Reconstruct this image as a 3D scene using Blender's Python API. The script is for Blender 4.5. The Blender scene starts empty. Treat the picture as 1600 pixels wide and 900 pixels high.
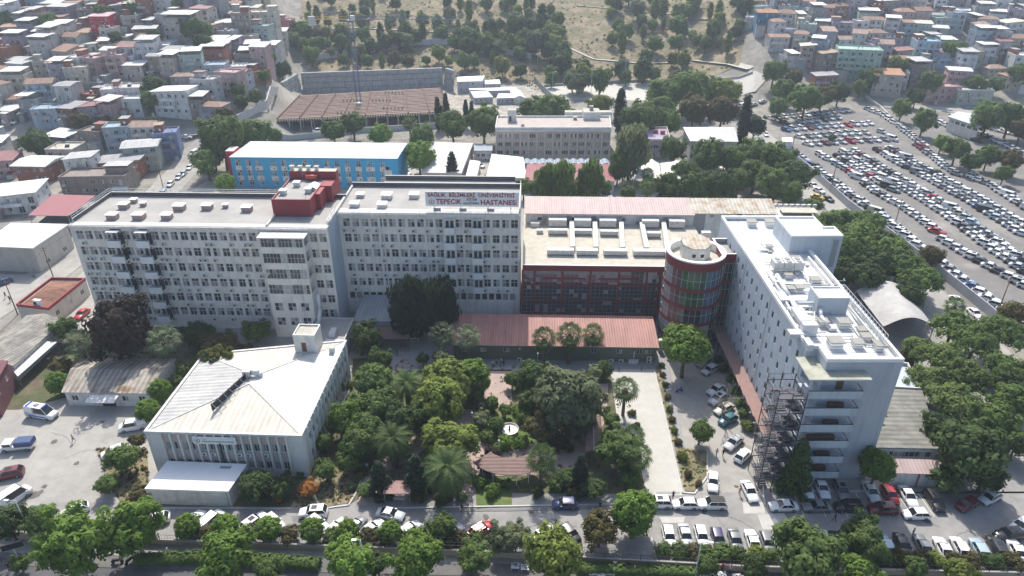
import bpy, math, random
from mathutils import Vector, Matrix, noise
from math import sin, cos, pi, radians, hypot, atan2, sqrt
R = random.Random(7)
S = bpy.context.scene
COL = S.collection
# ---------------------------------------------------------------- camera
CF, CT, CH = 1095.0, radians(29.0), 85.0          # focal length in photo pixels, pitch, height
cd = bpy.data.cameras.new('camera')
cd.sensor_width = 36.0; cd.lens = CF / 1600 * 36; cd.clip_end = 6000; cd.clip_start = 1
cam = bpy.data.objects.new('camera', cd); COL.objects.link(cam)
cam.location = (0, 0, CH); cam.rotation_euler = (pi / 2 - CT, 0, 0)
S.camera = cam
# ---------------------------------------------------------------- sky, sun, exposure
SUN_EL, SUN_AZ = radians(49.0), radians(-5.0)     # azimuth east of +Y
w = bpy.data.worlds.new('World'); S.world = w; w.use_nodes = True
nt = w.node_tree
sky = nt.nodes.new('ShaderNodeTexSky'); sky.sky_type = 'NISHITA'; sky.sun_disc = False
sky.sun_elevation = SUN_EL; sky.sun_rotation = SUN_AZ; sky.dust_density = 2.5; sky.air_density = 1.0
bg = nt.nodes['Background']; bg.inputs['Strength'].default_value = 0.148
nt.links.new(sky.outputs[0], bg.inputs[0])
sl = bpy.data.lights.new('sun', 'SUN'); sl.energy = 3.9; sl.angle = radians(0.55); sl.color = (1.0, 0.955, 0.88)
so = bpy.data.objects.new('sun', sl); COL.objects.link(so); so.location = (0, 200, 300)
so.rotation_euler = (radians(-41.0), 0, -SUN_AZ)
S.view_settings.view_transform = 'Standard'; S.view_settings.look = 'None'
S.view_settings.gamma = 1.0; S.view_settings.use_curve_mapping = False
S.view_settings.exposure = 0.54
S.cycles.max_bounces = 5; S.cycles.diffuse_bounces = 3; S.cycles.glossy_bounces = 2
S.cycles.transmission_bounces = 2; S.cycles.volume_bounces = 0; S.cycles.transparent_max_bounces = 4
S.cycles.caustics_reflective = False; S.cycles.caustics_refractive = False
S.cycles.use_denoising = True; S.cycles.use_adaptive_sampling = False
# ---------------------------------------------------------------- terrain and picking
def lerp(a, b, t): return a + (b - a) * t
def interp(x, xs, ys):
    if x <= xs[0]: return ys[0]
    for i in range(1, len(xs)):
        if x <= xs[i]: return lerp(ys[i-1], ys[i], (x - xs[i-1]) / (xs[i] - xs[i-1]))
    return ys[-1]
def T(x, y):
    """ground height"""
    u = x / max(y, 60.0)
    y0 = interp(u, (-.42, -.34, -.30, -.05, .05, .24, .34), (240, 258, 372, 366, 372, 372, 322))
    s = interp(u, (-.42, -.30, .2, .34), (.31, .27, .27, .34))
    d = y - y0
    if d <= 0: return 0.0
    z = s * d * d / 40.0 if d < 20 else s * (d - 10)
    return z if z < 60 else 60 + 25 * (1 - math.exp(-(z - 60) / 40))
cT, sT = cos(CT), sin(CT)
def ray(px, py):
    u = (px - 800) / CF; v = (450 - py) / CF
    return (u, cT + v * sT, -sT + v * cT)
def P(px, py, z=0.0):
    d = ray(px, py); t = (z - CH) / d[2]
    return (d[0] * t, d[1] * t)
def G(px, py, dz=0.0):
    """point of the ground (plus dz) seen at a place of the photo"""
    d = ray(px, py); t = 60.0; st = 4.0
    while t < 2000:
        x, y, z = d[0]*t, d[1]*t, CH + d[2]*t
        if z <= T(x, y) + dz:
            a, b = t - st, t
            for _ in range(14):
                m = (a + b) / 2
                if CH + d[2]*m <= T(d[0]*m, d[1]*m) + dz: b = m
                else: a = m
            x, y = d[0]*b, d[1]*b
            return (x, y, T(x, y))
        t += st
    return (d[0]*700, d[1]*700, T(d[0]*700, d[1]*700))
def proj(x, y, z):
    z -= CH; dep = y*cT - z*sT; up = y*sT + z*cT
    return (800 + CF*x/dep, 450 - CF*up/dep, dep)
# ---------------------------------------------------------------- materials
MATS = {}
def mat(name, col=None, rough=.85, var=.12, scale=.6, bump=0.0, bscale=8.0, spec=.3, metal=0.0,
        stripe=None, col2=None, mix2=0.5, s2=.08, leaf=0.0, coat=0.0, emis=0.0, detail=4, streak=0.0):
    """procedural material; col None = the object's own colour. stripe=(axis, period in m, strength) for ribbed sheets."""
    if name in MATS: return MATS[name]
    m = bpy.data.materials.new(name); m.use_nodes = True; n = m.node_tree.nodes; L = m.node_tree.links
    b = n['Principled BSDF']; b.inputs['Roughness'].default_value = rough
    b.inputs['Specular IOR Level'].default_value = spec; b.inputs['Metallic'].default_value = metal
    if coat: b.inputs['Coat Weight'].default_value = coat; b.inputs['Coat Roughness'].default_value = .08
    geo = n.new('ShaderNodeNewGeometry')
    if col is None:
        oi = n.new('ShaderNodeObjectInfo'); base = oi.outputs['Color']
    else:
        rgb = n.new('ShaderNodeRGB'); rgb.outputs[0].default_value = (*col, 1); base = rgb.outputs[0]
    if col2 is not None:
        n2 = n.new('ShaderNodeTexNoise'); n2.inputs['Scale'].default_value = s2; n2.inputs['Detail'].default_value = 5
        n2.inputs['Roughness'].default_value = .65
        L.new(geo.outputs['Position'], n2.inputs['Vector'])
        r2 = n.new('ShaderNodeValToRGB'); r2.color_ramp.elements[0].position = mix2 - .08; r2.color_ramp.elements[1].position = mix2 + .08
        L.new(n2.outputs[0], r2.inputs[0])
        mx = n.new('ShaderNodeMix'); mx.data_type = 'RGBA'; L.new(r2.outputs[0], mx.inputs[0])
        L.new(base, mx.inputs[6]); mx.inputs[7].default_value = (*col2, 1); base = mx.outputs[2]
    if var > 0:
        nn = n.new('ShaderNodeTexNoise'); nn.inputs['Scale'].default_value = scale; nn.inputs['Detail'].default_value = detail
        nn.inputs['Roughness'].default_value = .7
        L.new(geo.outputs['Position'], nn.inputs['Vector'])
        mr = n.new('ShaderNodeMapRange'); mr.inputs[1].default_value = .25; mr.inputs[2].default_value = .75
        mr.inputs[3].default_value = 1 - var; mr.inputs[4].default_value = 1 + var
        L.new(nn.outputs[0], mr.inputs[0])
        fac = mr.outputs[0]
        if leaf:
            oi = n.new('ShaderNodeObjectInfo')
            m2 = n.new('ShaderNodeMapRange'); m2.inputs[3].default_value = 1 - leaf; m2.inputs[4].default_value = 1 + leaf
            L.new(oi.outputs['Random'], m2.inputs[0])
            mm = n.new('ShaderNodeMath'); mm.operation = 'MULTIPLY'; L.new(fac, mm.inputs[0]); L.new(m2.outputs[0], mm.inputs[1]); fac = mm.outputs[0]
        vm = n.new('ShaderNodeVectorMath'); vm.operation = 'SCALE'
        L.new(base, vm.inputs[0]); L.new(fac, vm.inputs['Scale']); base = vm.outputs[0]
    if stripe:
        ax, per, st = stripe
        tc = n.new('ShaderNodeTexCoord'); sp = n.new('ShaderNodeSeparateXYZ'); L.new(tc.outputs['Object'], sp.inputs[0])
        mu = n.new('ShaderNodeMath'); mu.operation = 'MULTIPLY'; mu.inputs[1].default_value = 2*pi/per; L.new(sp.outputs[ax], mu.inputs[0])
        sn = n.new('ShaderNodeMath'); sn.operation = 'SINE'; L.new(mu.outputs[0], sn.inputs[0])
        mp = n.new('ShaderNodeMapRange'); mp.inputs[1].default_value = -1; mp.inputs[3].default_value = 1 - st; mp.inputs[4].default_value = 1.0
        L.new(sn.outputs[0], mp.inputs[0])
        # dirt streaks running down the sheet
        mpg = n.new('ShaderNodeMapping'); sc = [.12, .12, .12]; sc[ax] = 1.1
        mpg.inputs['Scale'].default_value = sc; L.new(tc.outputs['Object'], mpg.inputs[0])
        n3 = n.new('ShaderNodeTexNoise'); n3.inputs['Scale'].default_value = 1.0; n3.inputs['Detail'].default_value = 4; L.new(mpg.outputs[0], n3.inputs['Vector'])
        mp3 = n.new('ShaderNodeMapRange'); mp3.inputs[1].default_value = .35; mp3.inputs[2].default_value = .7; mp3.inputs[3].default_value = 1.0; mp3.inputs[4].default_value = 1 - st*1.2
        L.new(n3.outputs[0], mp3.inputs[0])
        mm = n.new('ShaderNodeMath'); mm.operation = 'MULTIPLY'; L.new(mp.outputs[0], mm.inputs[0]); L.new(mp3.outputs[0], mm.inputs[1])
        vm = n.new('ShaderNodeVectorMath'); vm.operation = 'SCALE'; L.new(base, vm.inputs[0]); L.new(mm.outputs[0], vm.inputs['Scale']); base = vm.outputs[0]
        bp = n.new('ShaderNodeBump'); bp.inputs['Strength'].default_value = .5; bp.inputs['Distance'].default_value = .06
        L.new(sn.outputs[0], bp.inputs['Height']); L.new(bp.outputs[0], b.inputs['Normal'])
    elif bump:
        nb = n.new('ShaderNodeTexNoise'); nb.inputs['Scale'].default_value = bscale; L.new(geo.outputs['Position'], nb.inputs['Vector'])
        bp = n.new('ShaderNodeBump'); bp.inputs['Strength'].default_value = bump; bp.inputs['Distance'].default_value = .1
        L.new(nb.outputs[0], bp.inputs['Height']); L.new(bp.outputs[0], b.inputs['Normal'])
    if streak:     # rain streaks running down walls
        mg = n.new('ShaderNodeMapping'); mg.inputs['Scale'].default_value = (1.3, 1.3, .09); L.new(geo.outputs['Position'], mg.inputs[0])
        ns = n.new('ShaderNodeTexNoise'); ns.inputs['Scale'].default_value = 1.0; ns.inputs['Detail'].default_value = 6; ns.inputs['Roughness'].default_value = .65; L.new(mg.outputs[0], ns.inputs['Vector'])
        ms_ = n.new('ShaderNodeMapRange'); ms_.inputs[1].default_value = .48; ms_.inputs[2].default_value = .75; ms_.inputs[3].default_value = 1.0; ms_.inputs[4].default_value = 1-streak; L.new(ns.outputs[0], ms_.inputs[0])
        vs = n.new('ShaderNodeVectorMath'); vs.operation = 'SCALE'; L.new(base, vs.inputs[0]); L.new(ms_.outputs[0], vs.inputs['Scale']); base = vs.outputs[0]
    L.new(base, b.inputs['Base Color'])
    if leaf:
        tr = n.new('ShaderNodeBsdfTranslucent'); L.new(base, tr.inputs[0])
        ms = n.new('ShaderNodeMixShader'); ms.inputs[0].default_value = .42
        L.new(b.outputs[0], ms.inputs[1]); L.new(tr.outputs[0], ms.inputs[2])
        L.new(ms.outputs[0], n['Material Output'].inputs[0])
    MATS[name] = m
    return m
PL = mat('plaster', None, .9, .10, .35, streak=.25)                         # wall paint in the object's own colour
PLO = mat('weathered_plaster', None, .92, .25, .5, streak=.4)
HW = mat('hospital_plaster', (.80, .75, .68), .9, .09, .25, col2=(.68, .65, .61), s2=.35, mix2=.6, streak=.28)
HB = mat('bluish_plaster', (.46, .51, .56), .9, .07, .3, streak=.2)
WHT = mat('white_paint', (.80, .80, .78), .6, .05, .5)
WHD = mat('dirty_white', (.62, .61, .58), .8, .2, .8, streak=.25)
ROOFG = mat('roof_screed', (.37, .36, .34), .95, .12, .25, col2=(.33, .32, .30), s2=.15)
ROOFB = mat('roof_tiles_beige', (.47, .44, .37), .95, .22, .5)
ROOFM = mat('roof_membrane_white', (.68, .68, .66), .7, .16, .3, col2=(.60, .60, .57), s2=.2, mix2=.62)
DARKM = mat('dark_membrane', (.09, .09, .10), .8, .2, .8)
CONC = mat('concrete', (.38, .37, .35), .9, .16, .5, bump=.2)
CONCL = mat('light_concrete', (.52, .51, .48), .9, .12, .5)
SHW = mat('white_sheet_roof', (.68, .67, .65), .55, .10, .3, stripe=(0, .5, .12))
SHWY = mat('white_sheet_roof_cross', (.66, .65, .62), .55, .10, .3, stripe=(1, .6, .16))
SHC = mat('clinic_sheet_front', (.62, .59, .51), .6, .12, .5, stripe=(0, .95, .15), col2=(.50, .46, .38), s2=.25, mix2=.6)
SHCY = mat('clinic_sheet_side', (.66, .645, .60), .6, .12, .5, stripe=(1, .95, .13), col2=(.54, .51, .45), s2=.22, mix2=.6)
SHG = mat('grey_fibre_sheet', (.27, .26, .24), .9, .2, .6, stripe=(0, .7, .25), col2=(.38, .35, .30), s2=.3)
SHR = mat('rusty_sheet', (.50, .45, .38), .8, .22, .6, stripe=(0, 1.0, .35), col2=(.33, .20, .12), s2=.5, mix2=.6)
SHRT = mat('rust_stained_sheet', (.62, .58, .50), .8, .15, .6, stripe=(0, .9, .2), col2=(.46, .33, .20), s2=.4, mix2=.55)
SHRED = mat('brick_red_sheet', (.42, .21, .175), .6, .12, .5, stripe=(0, .55, .2))
SHPINK = mat('faded_pink_sheet', (.56, .43, .40), .6, .12, .5, stripe=(0, .6, .15))
SHMAR = mat('maroon_sheet', (.30, .10, .11), .6, .12, .4, stripe=(0, .6, .15))
SHO = mat('sheet_roof', None, .65, .18, .4, stripe=(0, .6, .15))
TILE = mat('terracotta_tiles', (.40, .185, .11), .85, .25, .8, stripe=(0, .4, .25))
TILEB = mat('brown_tiles', (.33, .165, .11), .85, .25, .8, stripe=(1, .45, .35))
BRICK = mat('red_brick', (.30, .13, .09), .9, .25, 1.2)
DRED = mat('dark_red_paint', (.27, .045, .055), .6, .06, .4)
CRED = mat('curtain_wall_red', (.22, .04, .045), .5, .06, .4)
GLS = mat('window_glass', (.045, .05, .055), .12, .3, .9, spec=.6)
GLSB = mat('curtained_glass', (.30, .27, .27), .35, .35, 1.1, spec=.5)
GLSP = mat('pale_glass', (.42, .42, .40), .3, .3, 1.3, spec=.5)
GLSG = mat('green_glass', (.04, .095, .045), .15, .7, .9, spec=.6)
GLSBL = mat('blue_glass', (.10, .15, .21), .15, .4, .5, spec=.6)
GLSR = mat('mauve_glass', (.12, .07, .075), .2, .3, .5, spec=.6)
SKYL = mat('skylight_glass', (.33, .38, .43), .25, .15, .5, spec=.5)
FRM = mat('window_frame_white', (.62, .62, .62), .6, .05, .5)
FRG = mat('grey_metal', (.28, .29, .30), .5, .1, 1.0)
STEEL = mat('dark_steel', (.035, .035, .045), .55, .1, 1.0)
ALU = mat('pale_metal', (.60, .62, .64), .35, .06, 1.0, metal=.3)
GALV = mat('galvanised_duct', (.58, .59, .60), .45, .08, 1.0)
DRK = mat('dark_interior', (.025, .025, .028), .9, .2, .8)
BRN = mat('brown_canopy', (.19, .125, .11), .8, .15, .6, stripe=(1, .8, .05))
GRNW = mat('olive_wall', (.13, .145, .105), .9, .1, .4)
BLUEW = mat('bright_blue_wall', (.05, .33, .56), .8, .07, .3)
PNKW = mat('pale_pink_wall', (.44, .36, .34), .9, .08, .3)
MARW = mat('maroon_wall', (.17, .075, .09), .85, .1, .5)
WOOD = mat('wood', (.16, .10, .06), .85, .2, 1.5)
RUSTY = mat('rust_brown_formwork', (.25, .185, .15), .9, .3, 1.2, col2=(.19, .14, .115), s2=.5)
TEXTR = mat('sign_red', (.33, .012, .03), .6, 0)
TEXTG = mat('sign_grey', (.16, .13, .15), .6, 0)
SIGNB = mat('sign_board', (.86, .84, .84), .6, .06, .8)
YEL = mat('crane_yellow', (.50, .36, .08), .6, .1, 1.0)
SKIN = mat('skin', (.42, .25, .17), .6, 0)
HAIR = mat('hair', (.02, .015, .012), .7, 0)
CLOTH = mat('cloth', None, .9, .1, 3.0)
# ---------------------------------------------------------------- mesh builder
class MB:
    def __init__(s): s.v = []; s.f = []; s.m = []; s.sm = []
    def poly(s, pts, m=0, smooth=False):
        i = len(s.v); s.v += [tuple(p) for p in pts]; s.f.append(tuple(range(i, i + len(pts)))); s.m.append(m); s.sm.append(smooth)
    def grid(s, rows, m=0, smooth=True, close=False):
        i = len(s.v); nc = len(rows[0])
        for r in rows: s.v += [tuple(p) for p in r]
        for a in range(len(rows) - 1):
            for b in range(nc if close else nc - 1):
                c = (b + 1) % nc
                s.f.append((i + a*nc + b, i + a*nc + c, i + (a+1)*nc + c, i + (a+1)*nc + b)); s.m.append(m); s.sm.append(smooth)
    def box(s, x0, x1, y0, y1, z0, z1, m=0, mt=None, rot=0, c=None):
        p = [(x0,y0),(x1,y0),(x1,y1),(x0,y1)]
        if rot:
            cx, cy = c or ((x0+x1)/2, (y0+y1)/2); a, b = cos(rot), sin(rot)
            p = [(cx+(x-cx)*a-(y-cy)*b, cy+(x-cx)*b+(y-cy)*a) for x, y in p]
        s.prism(p, z0, z1, m, mt)
    def prism(s, p, z0, z1, m=0, mt=None, mb=True):
        i = len(s.v); n = len(p)
        z0s = z0 if isinstance(z0, (list, tuple)) else [z0]*n
        z1s = z1 if isinstance(z1, (list, tuple)) else [z1]*n
        s.v += [(p[k][0], p[k][1], z0s[k]) for k in range(n)] + [(p[k][0], p[k][1], z1s[k]) for k in range(n)]
        for k in range(n):
            j = (k+1) % n; s.f.append((i+k, i+j, i+n+j, i+n+k)); s.m.append(m); s.sm.append(False)
        s.f.append(tuple(i+n+k for k in range(n))); s.m.append(m if mt is None else mt); s.sm.append(False)
        if mb: s.f.append(tuple(i+k for k in reversed(range(n)))); s.m.append(m); s.sm.append(False)
    def ring(s, po, pi_, z0, z1, m=0, mt=None, mi=None):
        n = len(po)
        for k in range(n):
            j = (k+1) % n
            s.poly([(*po[k], z0), (*po[j], z0), (*po[j], z1), (*po[k], z1)], m)
            s.poly([(*po[k], z1), (*po[j], z1), (*pi_[j], z1), (*pi_[k], z1)], m if mt is None else mt)
            s.poly([(*pi_[j], z0), (*pi_[k], z0), (*pi_[k], z1), (*pi_[j], z1)], m if mi is None else mi)
    def bar(s, a, b, r=.03, n=4, m=0, r2=None, smooth=False):
        a = Vector(a); b = Vector(b); d = (b - a)
        if d.length < 1e-6: return
        q = d.normalized().to_track_quat('Z', 'Y'); r2 = r if r2 is None else r2
        i = len(s.v)
        for c, rr in ((a, r), (b, r2)):
            for k in range(n):
                t = 2*pi*k/n + pi/n; s.v.append(tuple(c + q @ Vector((rr*cos(t), rr*sin(t), 0))))
        for k in range(n):
            j = (k+1) % n; s.f.append((i+k, i+j, i+n+j, i+n+k)); s.m.append(m); s.sm.append(smooth)
        s.f.append(tuple(i+n+k for k in range(n))); s.m.append(m); s.sm.append(False)
        s.f.append(tuple(i+k for k in reversed(range(n)))); s.m.append(m); s.sm.append(False)
    def path(s, pts, r=.05, n=6, m=0):
        for a, b in zip(pts, pts[1:]): s.bar(a, b, r, n, m, smooth=n > 4)
    def mesh(s, name, mats):
        me = bpy.data.meshes.new(name); me.from_pydata(s.v, [], s.f)
        for x in mats: me.materials.append(x)
        me.polygons.foreach_set('material_index', s.m); me.polygons.foreach_set('use_smooth', s.sm)
        me.update(); return me
def link(name, me, parent=None, loc=(0,0,0), rot=0.0, scale=None, color=None):
    o = bpy.data.objects.new(name, me); COL.objects.link(o); o.parent = parent; o.location = loc
    o.rotation_euler = rot if isinstance(rot, (tuple, list)) else (0, 0, rot)
    if scale is not None: o.scale = scale if isinstance(scale, (tuple, list)) else (scale,)*3
    if color is not None: o.color = (*color, 1)
    return o
def tag(o, label, cat, group=None):
    o['label'] = label; o['category'] = cat
    if group: o['group'] = group
    return o
def root(name, label, cat, loc, rot=0, group=None):
    e = link(name, None, None, loc, rot); e.empty_display_size = .5
    return tag(e, label, cat, group)
def part(name, mb, mats, parent, color=None, loc=(0,0,0), rot=0):
    return link(name, mb.mesh(name, mats), parent, loc, rot, None, color)
def struct(name, mb, mats, kind='structure'):
    o = link(name, mb.mesh(name, mats)); o['kind'] = kind; return o
def area(p): return sum(p[i][0]*p[(i+1)%len(p)][1]-p[(i+1)%len(p)][0]*p[i][1] for i in range(len(p)))/2
def inset(p, d):
    n = len(p); out = []; sg = 1 if area(p) > 0 else -1
    for i in range(n):
        a, b, c = p[i-1], p[i], p[(i+1) % n]
        l1 = hypot(b[0]-a[0], b[1]-a[1]); l2 = hypot(c[0]-b[0], c[1]-b[1])
        n1 = (-(b[1]-a[1])/l1*sg, (b[0]-a[0])/l1*sg); n2 = (-(c[1]-b[1])/l2*sg, (c[0]-b[0])/l2*sg)
        k = 1 + n1[0]*n2[0] + n1[1]*n2[1]
        out.append((b[0] + (n1[0]+n2[0])*d/k, b[1] + (n1[1]+n2[1])*d/k))
    return out
# ---------------------------------------------------------------- windows
WIN = {}
def window_mesh(w, h, style, var):
    """front at y=0 looking -y, origin at the middle of the sill"""
    key = (round(w, 1), round(h, 1), style, var)
    if key in WIN: return WIN[key]
    w, h = key[0], key[1]; r = random.Random(hash(key) & 0xffff); b = MB(); t = .09 if style == 'h' else .07
    nx, split = {'h': (2, .62), 's': (2, None), 'o': (1, None), 'c': (2, .5), 'w': (3, None)}[style]
    if w < .8: nx = 1
    b.box(-w/2, w/2, 0, .08, 0, t, 0); b.box(-w/2, w/2, 0, .08, h-t, h, 0)
    for i in range(nx+1):
        x = -w/2 + (w-t)*i/nx; b.box(x, x+t, -.002, .078, t, h-t, 0)
    zs = [t, h-t] if split is None else [t, h*split, h-t]
    if split: b.box(-w/2+t, w/2-t, .003, .07, h*split-t/2, h*split+t/2, 0)
    for i in range(nx):
        x0 = -w/2 + (w-t)*i/nx + t; x1 = -w/2 + (w-t)*(i+1)/nx
        for j in range(len(zs)-1):
            q = r.random(); m = 1 if q < .52 else (2 if q < .82 else 3)
            b.poly([(x0, .05, zs[j]), (x1, .05, zs[j]), (x1, .05, zs[j+1]), (x0, .05, zs[j+1])], m)
    me = b.mesh('window', [FRM if style != 'o' else FRG, GLS, GLSB, GLSP]); WIN[key] = me
    return me
def wall_face(mb, a, b_, z0, z1, ops, dep=.18, m=0, mback=None):
    """wall from a to b_ (outside on the right hand of a->b) with recessed openings (u0,u1,za,zb)"""
    L_ = hypot(b_[0]-a[0], b_[1]-a[1]); ux = ((b_[0]-a[0])/L_, (b_[1]-a[1])/L_); nin = (-ux[1], ux[0])
    us = sorted({0.0, L_} | {round(o[0], 3) for o in ops} | {round(o[1], 3) for o in ops})
    zs = sorted({z0, z1} | {round(o[2], 3) for o in ops} | {round(o[3], 3) for o in ops})
    def pt(u, z, d=0): return (a[0]+ux[0]*u+nin[0]*d, a[1]+ux[1]*u+nin[1]*d, z)
    def isop(u, z): return any(o[0]-1e-3 < u < o[1]+1e-3 and o[2]-1e-3 < z < o[3]+1e-3 for o in ops)
    for j in range(len(zs)-1):
        run = None
        for i in range(len(us)-1):
            op = isop((us[i]+us[i+1])/2, (zs[j]+zs[j+1])/2)
            if not op:
                if run is None: run = us[i]
            if run is not None and (op or i == len(us)-2):
                e = us[i] if op else us[i+1]
                mb.poly([pt(run, zs[j]), pt(e, zs[j]), pt(e, zs[j+1]), pt(run, zs[j+1])], m); run = None
    mk = m if mback is None else mback
    for u0, u1, za, zb in ops:
        mb.poly([pt(u0, za, dep), pt(u1, za, dep), pt(u1, zb, dep), pt(u0, zb, dep)], mk)
        mb.poly([pt(u0, za), pt(u1, za), pt(u1, za, dep), pt(u0, za, dep)], m)
        mb.poly([pt(u0, zb, dep), pt(u1, zb, dep), pt(u1, zb), pt(u0, zb)], m)
        mb.poly([pt(u0, za), pt(u0, za, dep), pt(u0, zb, dep), pt(u0, zb)], m)
        mb.poly([pt(u1, za, dep), pt(u1, za), pt(u1, zb), pt(u1, zb, dep)], m)
class Many:
    """repeated parts of one thing: the first `lim` as children of their own, the rest one 'stuff' part"""
    def __init__(s, parent, name, lim=98): s.p = parent; s.name = name; s.lim = lim; s.it = []
    def add(s, me, loc, rot, scale=(1,1,1), rank=0.0): s.it.append((rank, me, loc, rot, scale))
    def done(s):
        s.it.sort(key=lambda t: t[0])
        for _, me, loc, rot, sc in s.it[:s.lim]: link(s.name, me, s.p, loc, rot, sc)
        rest = s.it[s.lim:]
        if rest:
            b = MB(); mats = []
            for _, me, loc, rot, sc in rest:
                mt = Matrix.Translation(loc) @ Matrix.Rotation(rot, 4, 'Z') @ Matrix.Diagonal((*sc, 1)); i = len(b.v)
                b.v += [tuple(mt @ v.co) for v in me.vertices]
                for pl in me.polygons:
                    k = me.materials[pl.material_index]
                    if k not in mats: mats.append(k)
                    b.f.append(tuple(i + q for q in pl.vertices)); b.m.append(mats.index(k)); b.sm.append(False)
            o = part(s.name, b, mats, s.p); o['kind'] = 'stuff'
def ac_mesh():
    b = MB(); b.box(-.42, .42, -.34, 0, 0, .6, 0)
    rows = [[(-.1+.22*cos(2*pi*k/10), -.345, .3+.22*sin(2*pi*k/10)) for k in range(10)]]
    b.poly(rows[0], 1); b.box(.2, .36, -.35, -.341, .1, .5, 0)
    b.bar((-.35, 0, -.05), (-.35, -.34, -.05), .02, 4, 1); b.bar((.35, 0, -.05), (.35, -.34, -.05), .02, 4, 1)
    return b.mesh('air_conditioner', [mat('ac_white', (.55, .55, .53), .6, .1, 2), DRK])
ACM = ac_mesh()
def text_mesh(s, size, m, ext=.02, bold=0.0, width=None):
    cu = bpy.data.curves.new('lettering', 'FONT'); cu.body = s; cu.size = size; cu.extrude = ext; cu.offset = bold; cu.resolution_u = 2
    o = bpy.data.objects.new('lettering', cu); COL.objects.link(o)
    bpy.context.view_layer.update()
    me = bpy.data.meshes.new_from_object(o.evaluated_get(bpy.context.evaluated_depsgraph_get()))
    bpy.data.objects.remove(o)
    xs = [v.co.x for v in me.vertices]; x0, x1 = min(xs), max(xs); k = (width/(x1-x0)) if width else 1
    for v in me.vertices: v.co.x = (v.co.x - (x0 if width else 0))*k
    me.materials.clear(); me.materials.append(m); me.name = 'lettering'
    return me
# ================================================================ ground
GR = mat('dusty_ground', (.29, .27, .235), .95, .25, .25, col2=(.20, .19, .165), s2=.08, bump=.2, bscale=2)
def terrain():
    b = MB(); xs = [-900, -600, -450] + [x for x in range(-340, 341, 10)] + [450, 600, 900]
    ys = [-200, -60, 0, 40] + [y for y in range(60, 241, 20)] + [y for y in range(250, 621, 8)] + [680, 760, 900, 1200]
    b.grid([[(x, y, T(x, y)) for x in xs] for y in ys], 0, True)
    return struct('ground', b, [GR])
terrain()
ASPL = mat('light_asphalt', (.35, .335, .305), .92, .16, .5, col2=(.29, .28, .26), s2=.09, mix2=.55, bump=.1, detail=8)
ASPR = mat('road_asphalt', (.29, .28, .265), .92, .18, .5, col2=(.24, .235, .225), s2=.12, mix2=.55, detail=8)
ASPD = mat('dark_asphalt', (.10, .10, .105), .92, .12, .4)
ASPP = mat('car_park_asphalt', (.185, .175, .165), .95, .18, .3, col2=(.27, .255, .235), s2=.05, mix2=.6)
PAV = mat('pink_pavers', (.42, .315, .275), .9, .12, 1.2, col2=(.36, .28, .25), s2=.3)
PAVG = mat('grey_pavers', (.30, .29, .29), .9, .12, 1.2)
PALE = mat('pale_concrete_path', (.47, .455, .41), .9, .1, .5)
SOIL = mat('garden_soil', (.14, .115, .08), .95, .3, .4, col2=(.085, .10, .045), s2=.18, mix2=.5)
GRASS = mat('lawn', (.10, .15, .045), .95, .3, .8, col2=(.17, .17, .07), s2=.3, mix2=.6)
DRYG = mat('dry_grass', (.29, .23, .15), .95, .3, .4, col2=(.165, .15, .085), s2=.12, mix2=.48, bump=.3, bscale=2)
RUB = mat('rubble', (.40, .38, .34), .95, .3, .8, col2=(.27, .24, .19), s2=.3, bump=.6, bscale=1.5)
LINE = mat('line_paint', (.70, .70, .66), .8, .2, 2)
def sheet(name, pts, m, lvl, kind='structure', px=True, step=None):
    """flat sheet on the ground; drapes over the hill when step is given"""
    w_ = [G(*p)[:2] for p in pts] if px else pts
    b = MB(); z = .02 + .02*lvl
    if step is None: b.poly([(x, y, z) for x, y in w_])
    else:
        x0 = min(p[0] for p in w_); x1 = max(p[0] for p in w_); y0 = min(p[1] for p in w_); y1 = max(p[1] for p in w_)
        def inside(x, y):
            c = False
            for i in range(len(w_)):
                (ax, ay), (bx, by) = w_[i-1], w_[i]
                if (ay > y) != (by > y) and x < (bx-ax)*(y-ay)/(by-ay)+ax: c = not c
            return c
        nx, ny = int((x1-x0)/step)+1, int((y1-y0)/step)+1
        for i in range(nx):
            for j in range(ny):
                x, y = x0+i*step, y0+j*step
                if inside(x+step/2, y+step/2):
                    b.poly([(u, v, T(u, v)+z+.12) for u, v in ((x,y),(x+step,y),(x+step,y+step),(x,y+step))])
    return struct(name, b, [m], kind)
def ribbon(name, pts, wd, m, lvl, px=True, kind='structure', zt=None, dens=4.0):
    w_ = [G(*p)[:2] for p in pts] if px else pts; L_ = []
    for a, c in zip(w_, w_[1:]):
        n = max(1, int(hypot(c[0]-a[0], c[1]-a[1])/dens))
        L_ += [(lerp(a[0], c[0], i/n), lerp(a[1], c[1], i/n)) for i in range(n)]
    L_.append(w_[-1]); b = MB(); rows = []
    for i, p in enumerate(L_):
        a = L_[max(0, i-1)]; c = L_[min(len(L_)-1, i+1)]; l = hypot(c[0]-a[0], c[1]-a[1]) or 1
        nx, ny = -(c[1]-a[1])/l, (c[0]-a[0])/l; r_ = []
        for k in (-1, 0, 1):
            x, y = p[0]+nx*wd/2*k, p[1]+ny*wd/2*k; r_.append((x, y, max(T(x, y), T(*p)) + .02+.02*lvl + (.1 if T(x,y) > 0 else 0)))
        rows.append(r_)
    b.grid(rows, 0, False)
    if zt is not None: return b
    return struct(name, b, [m], kind)
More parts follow.
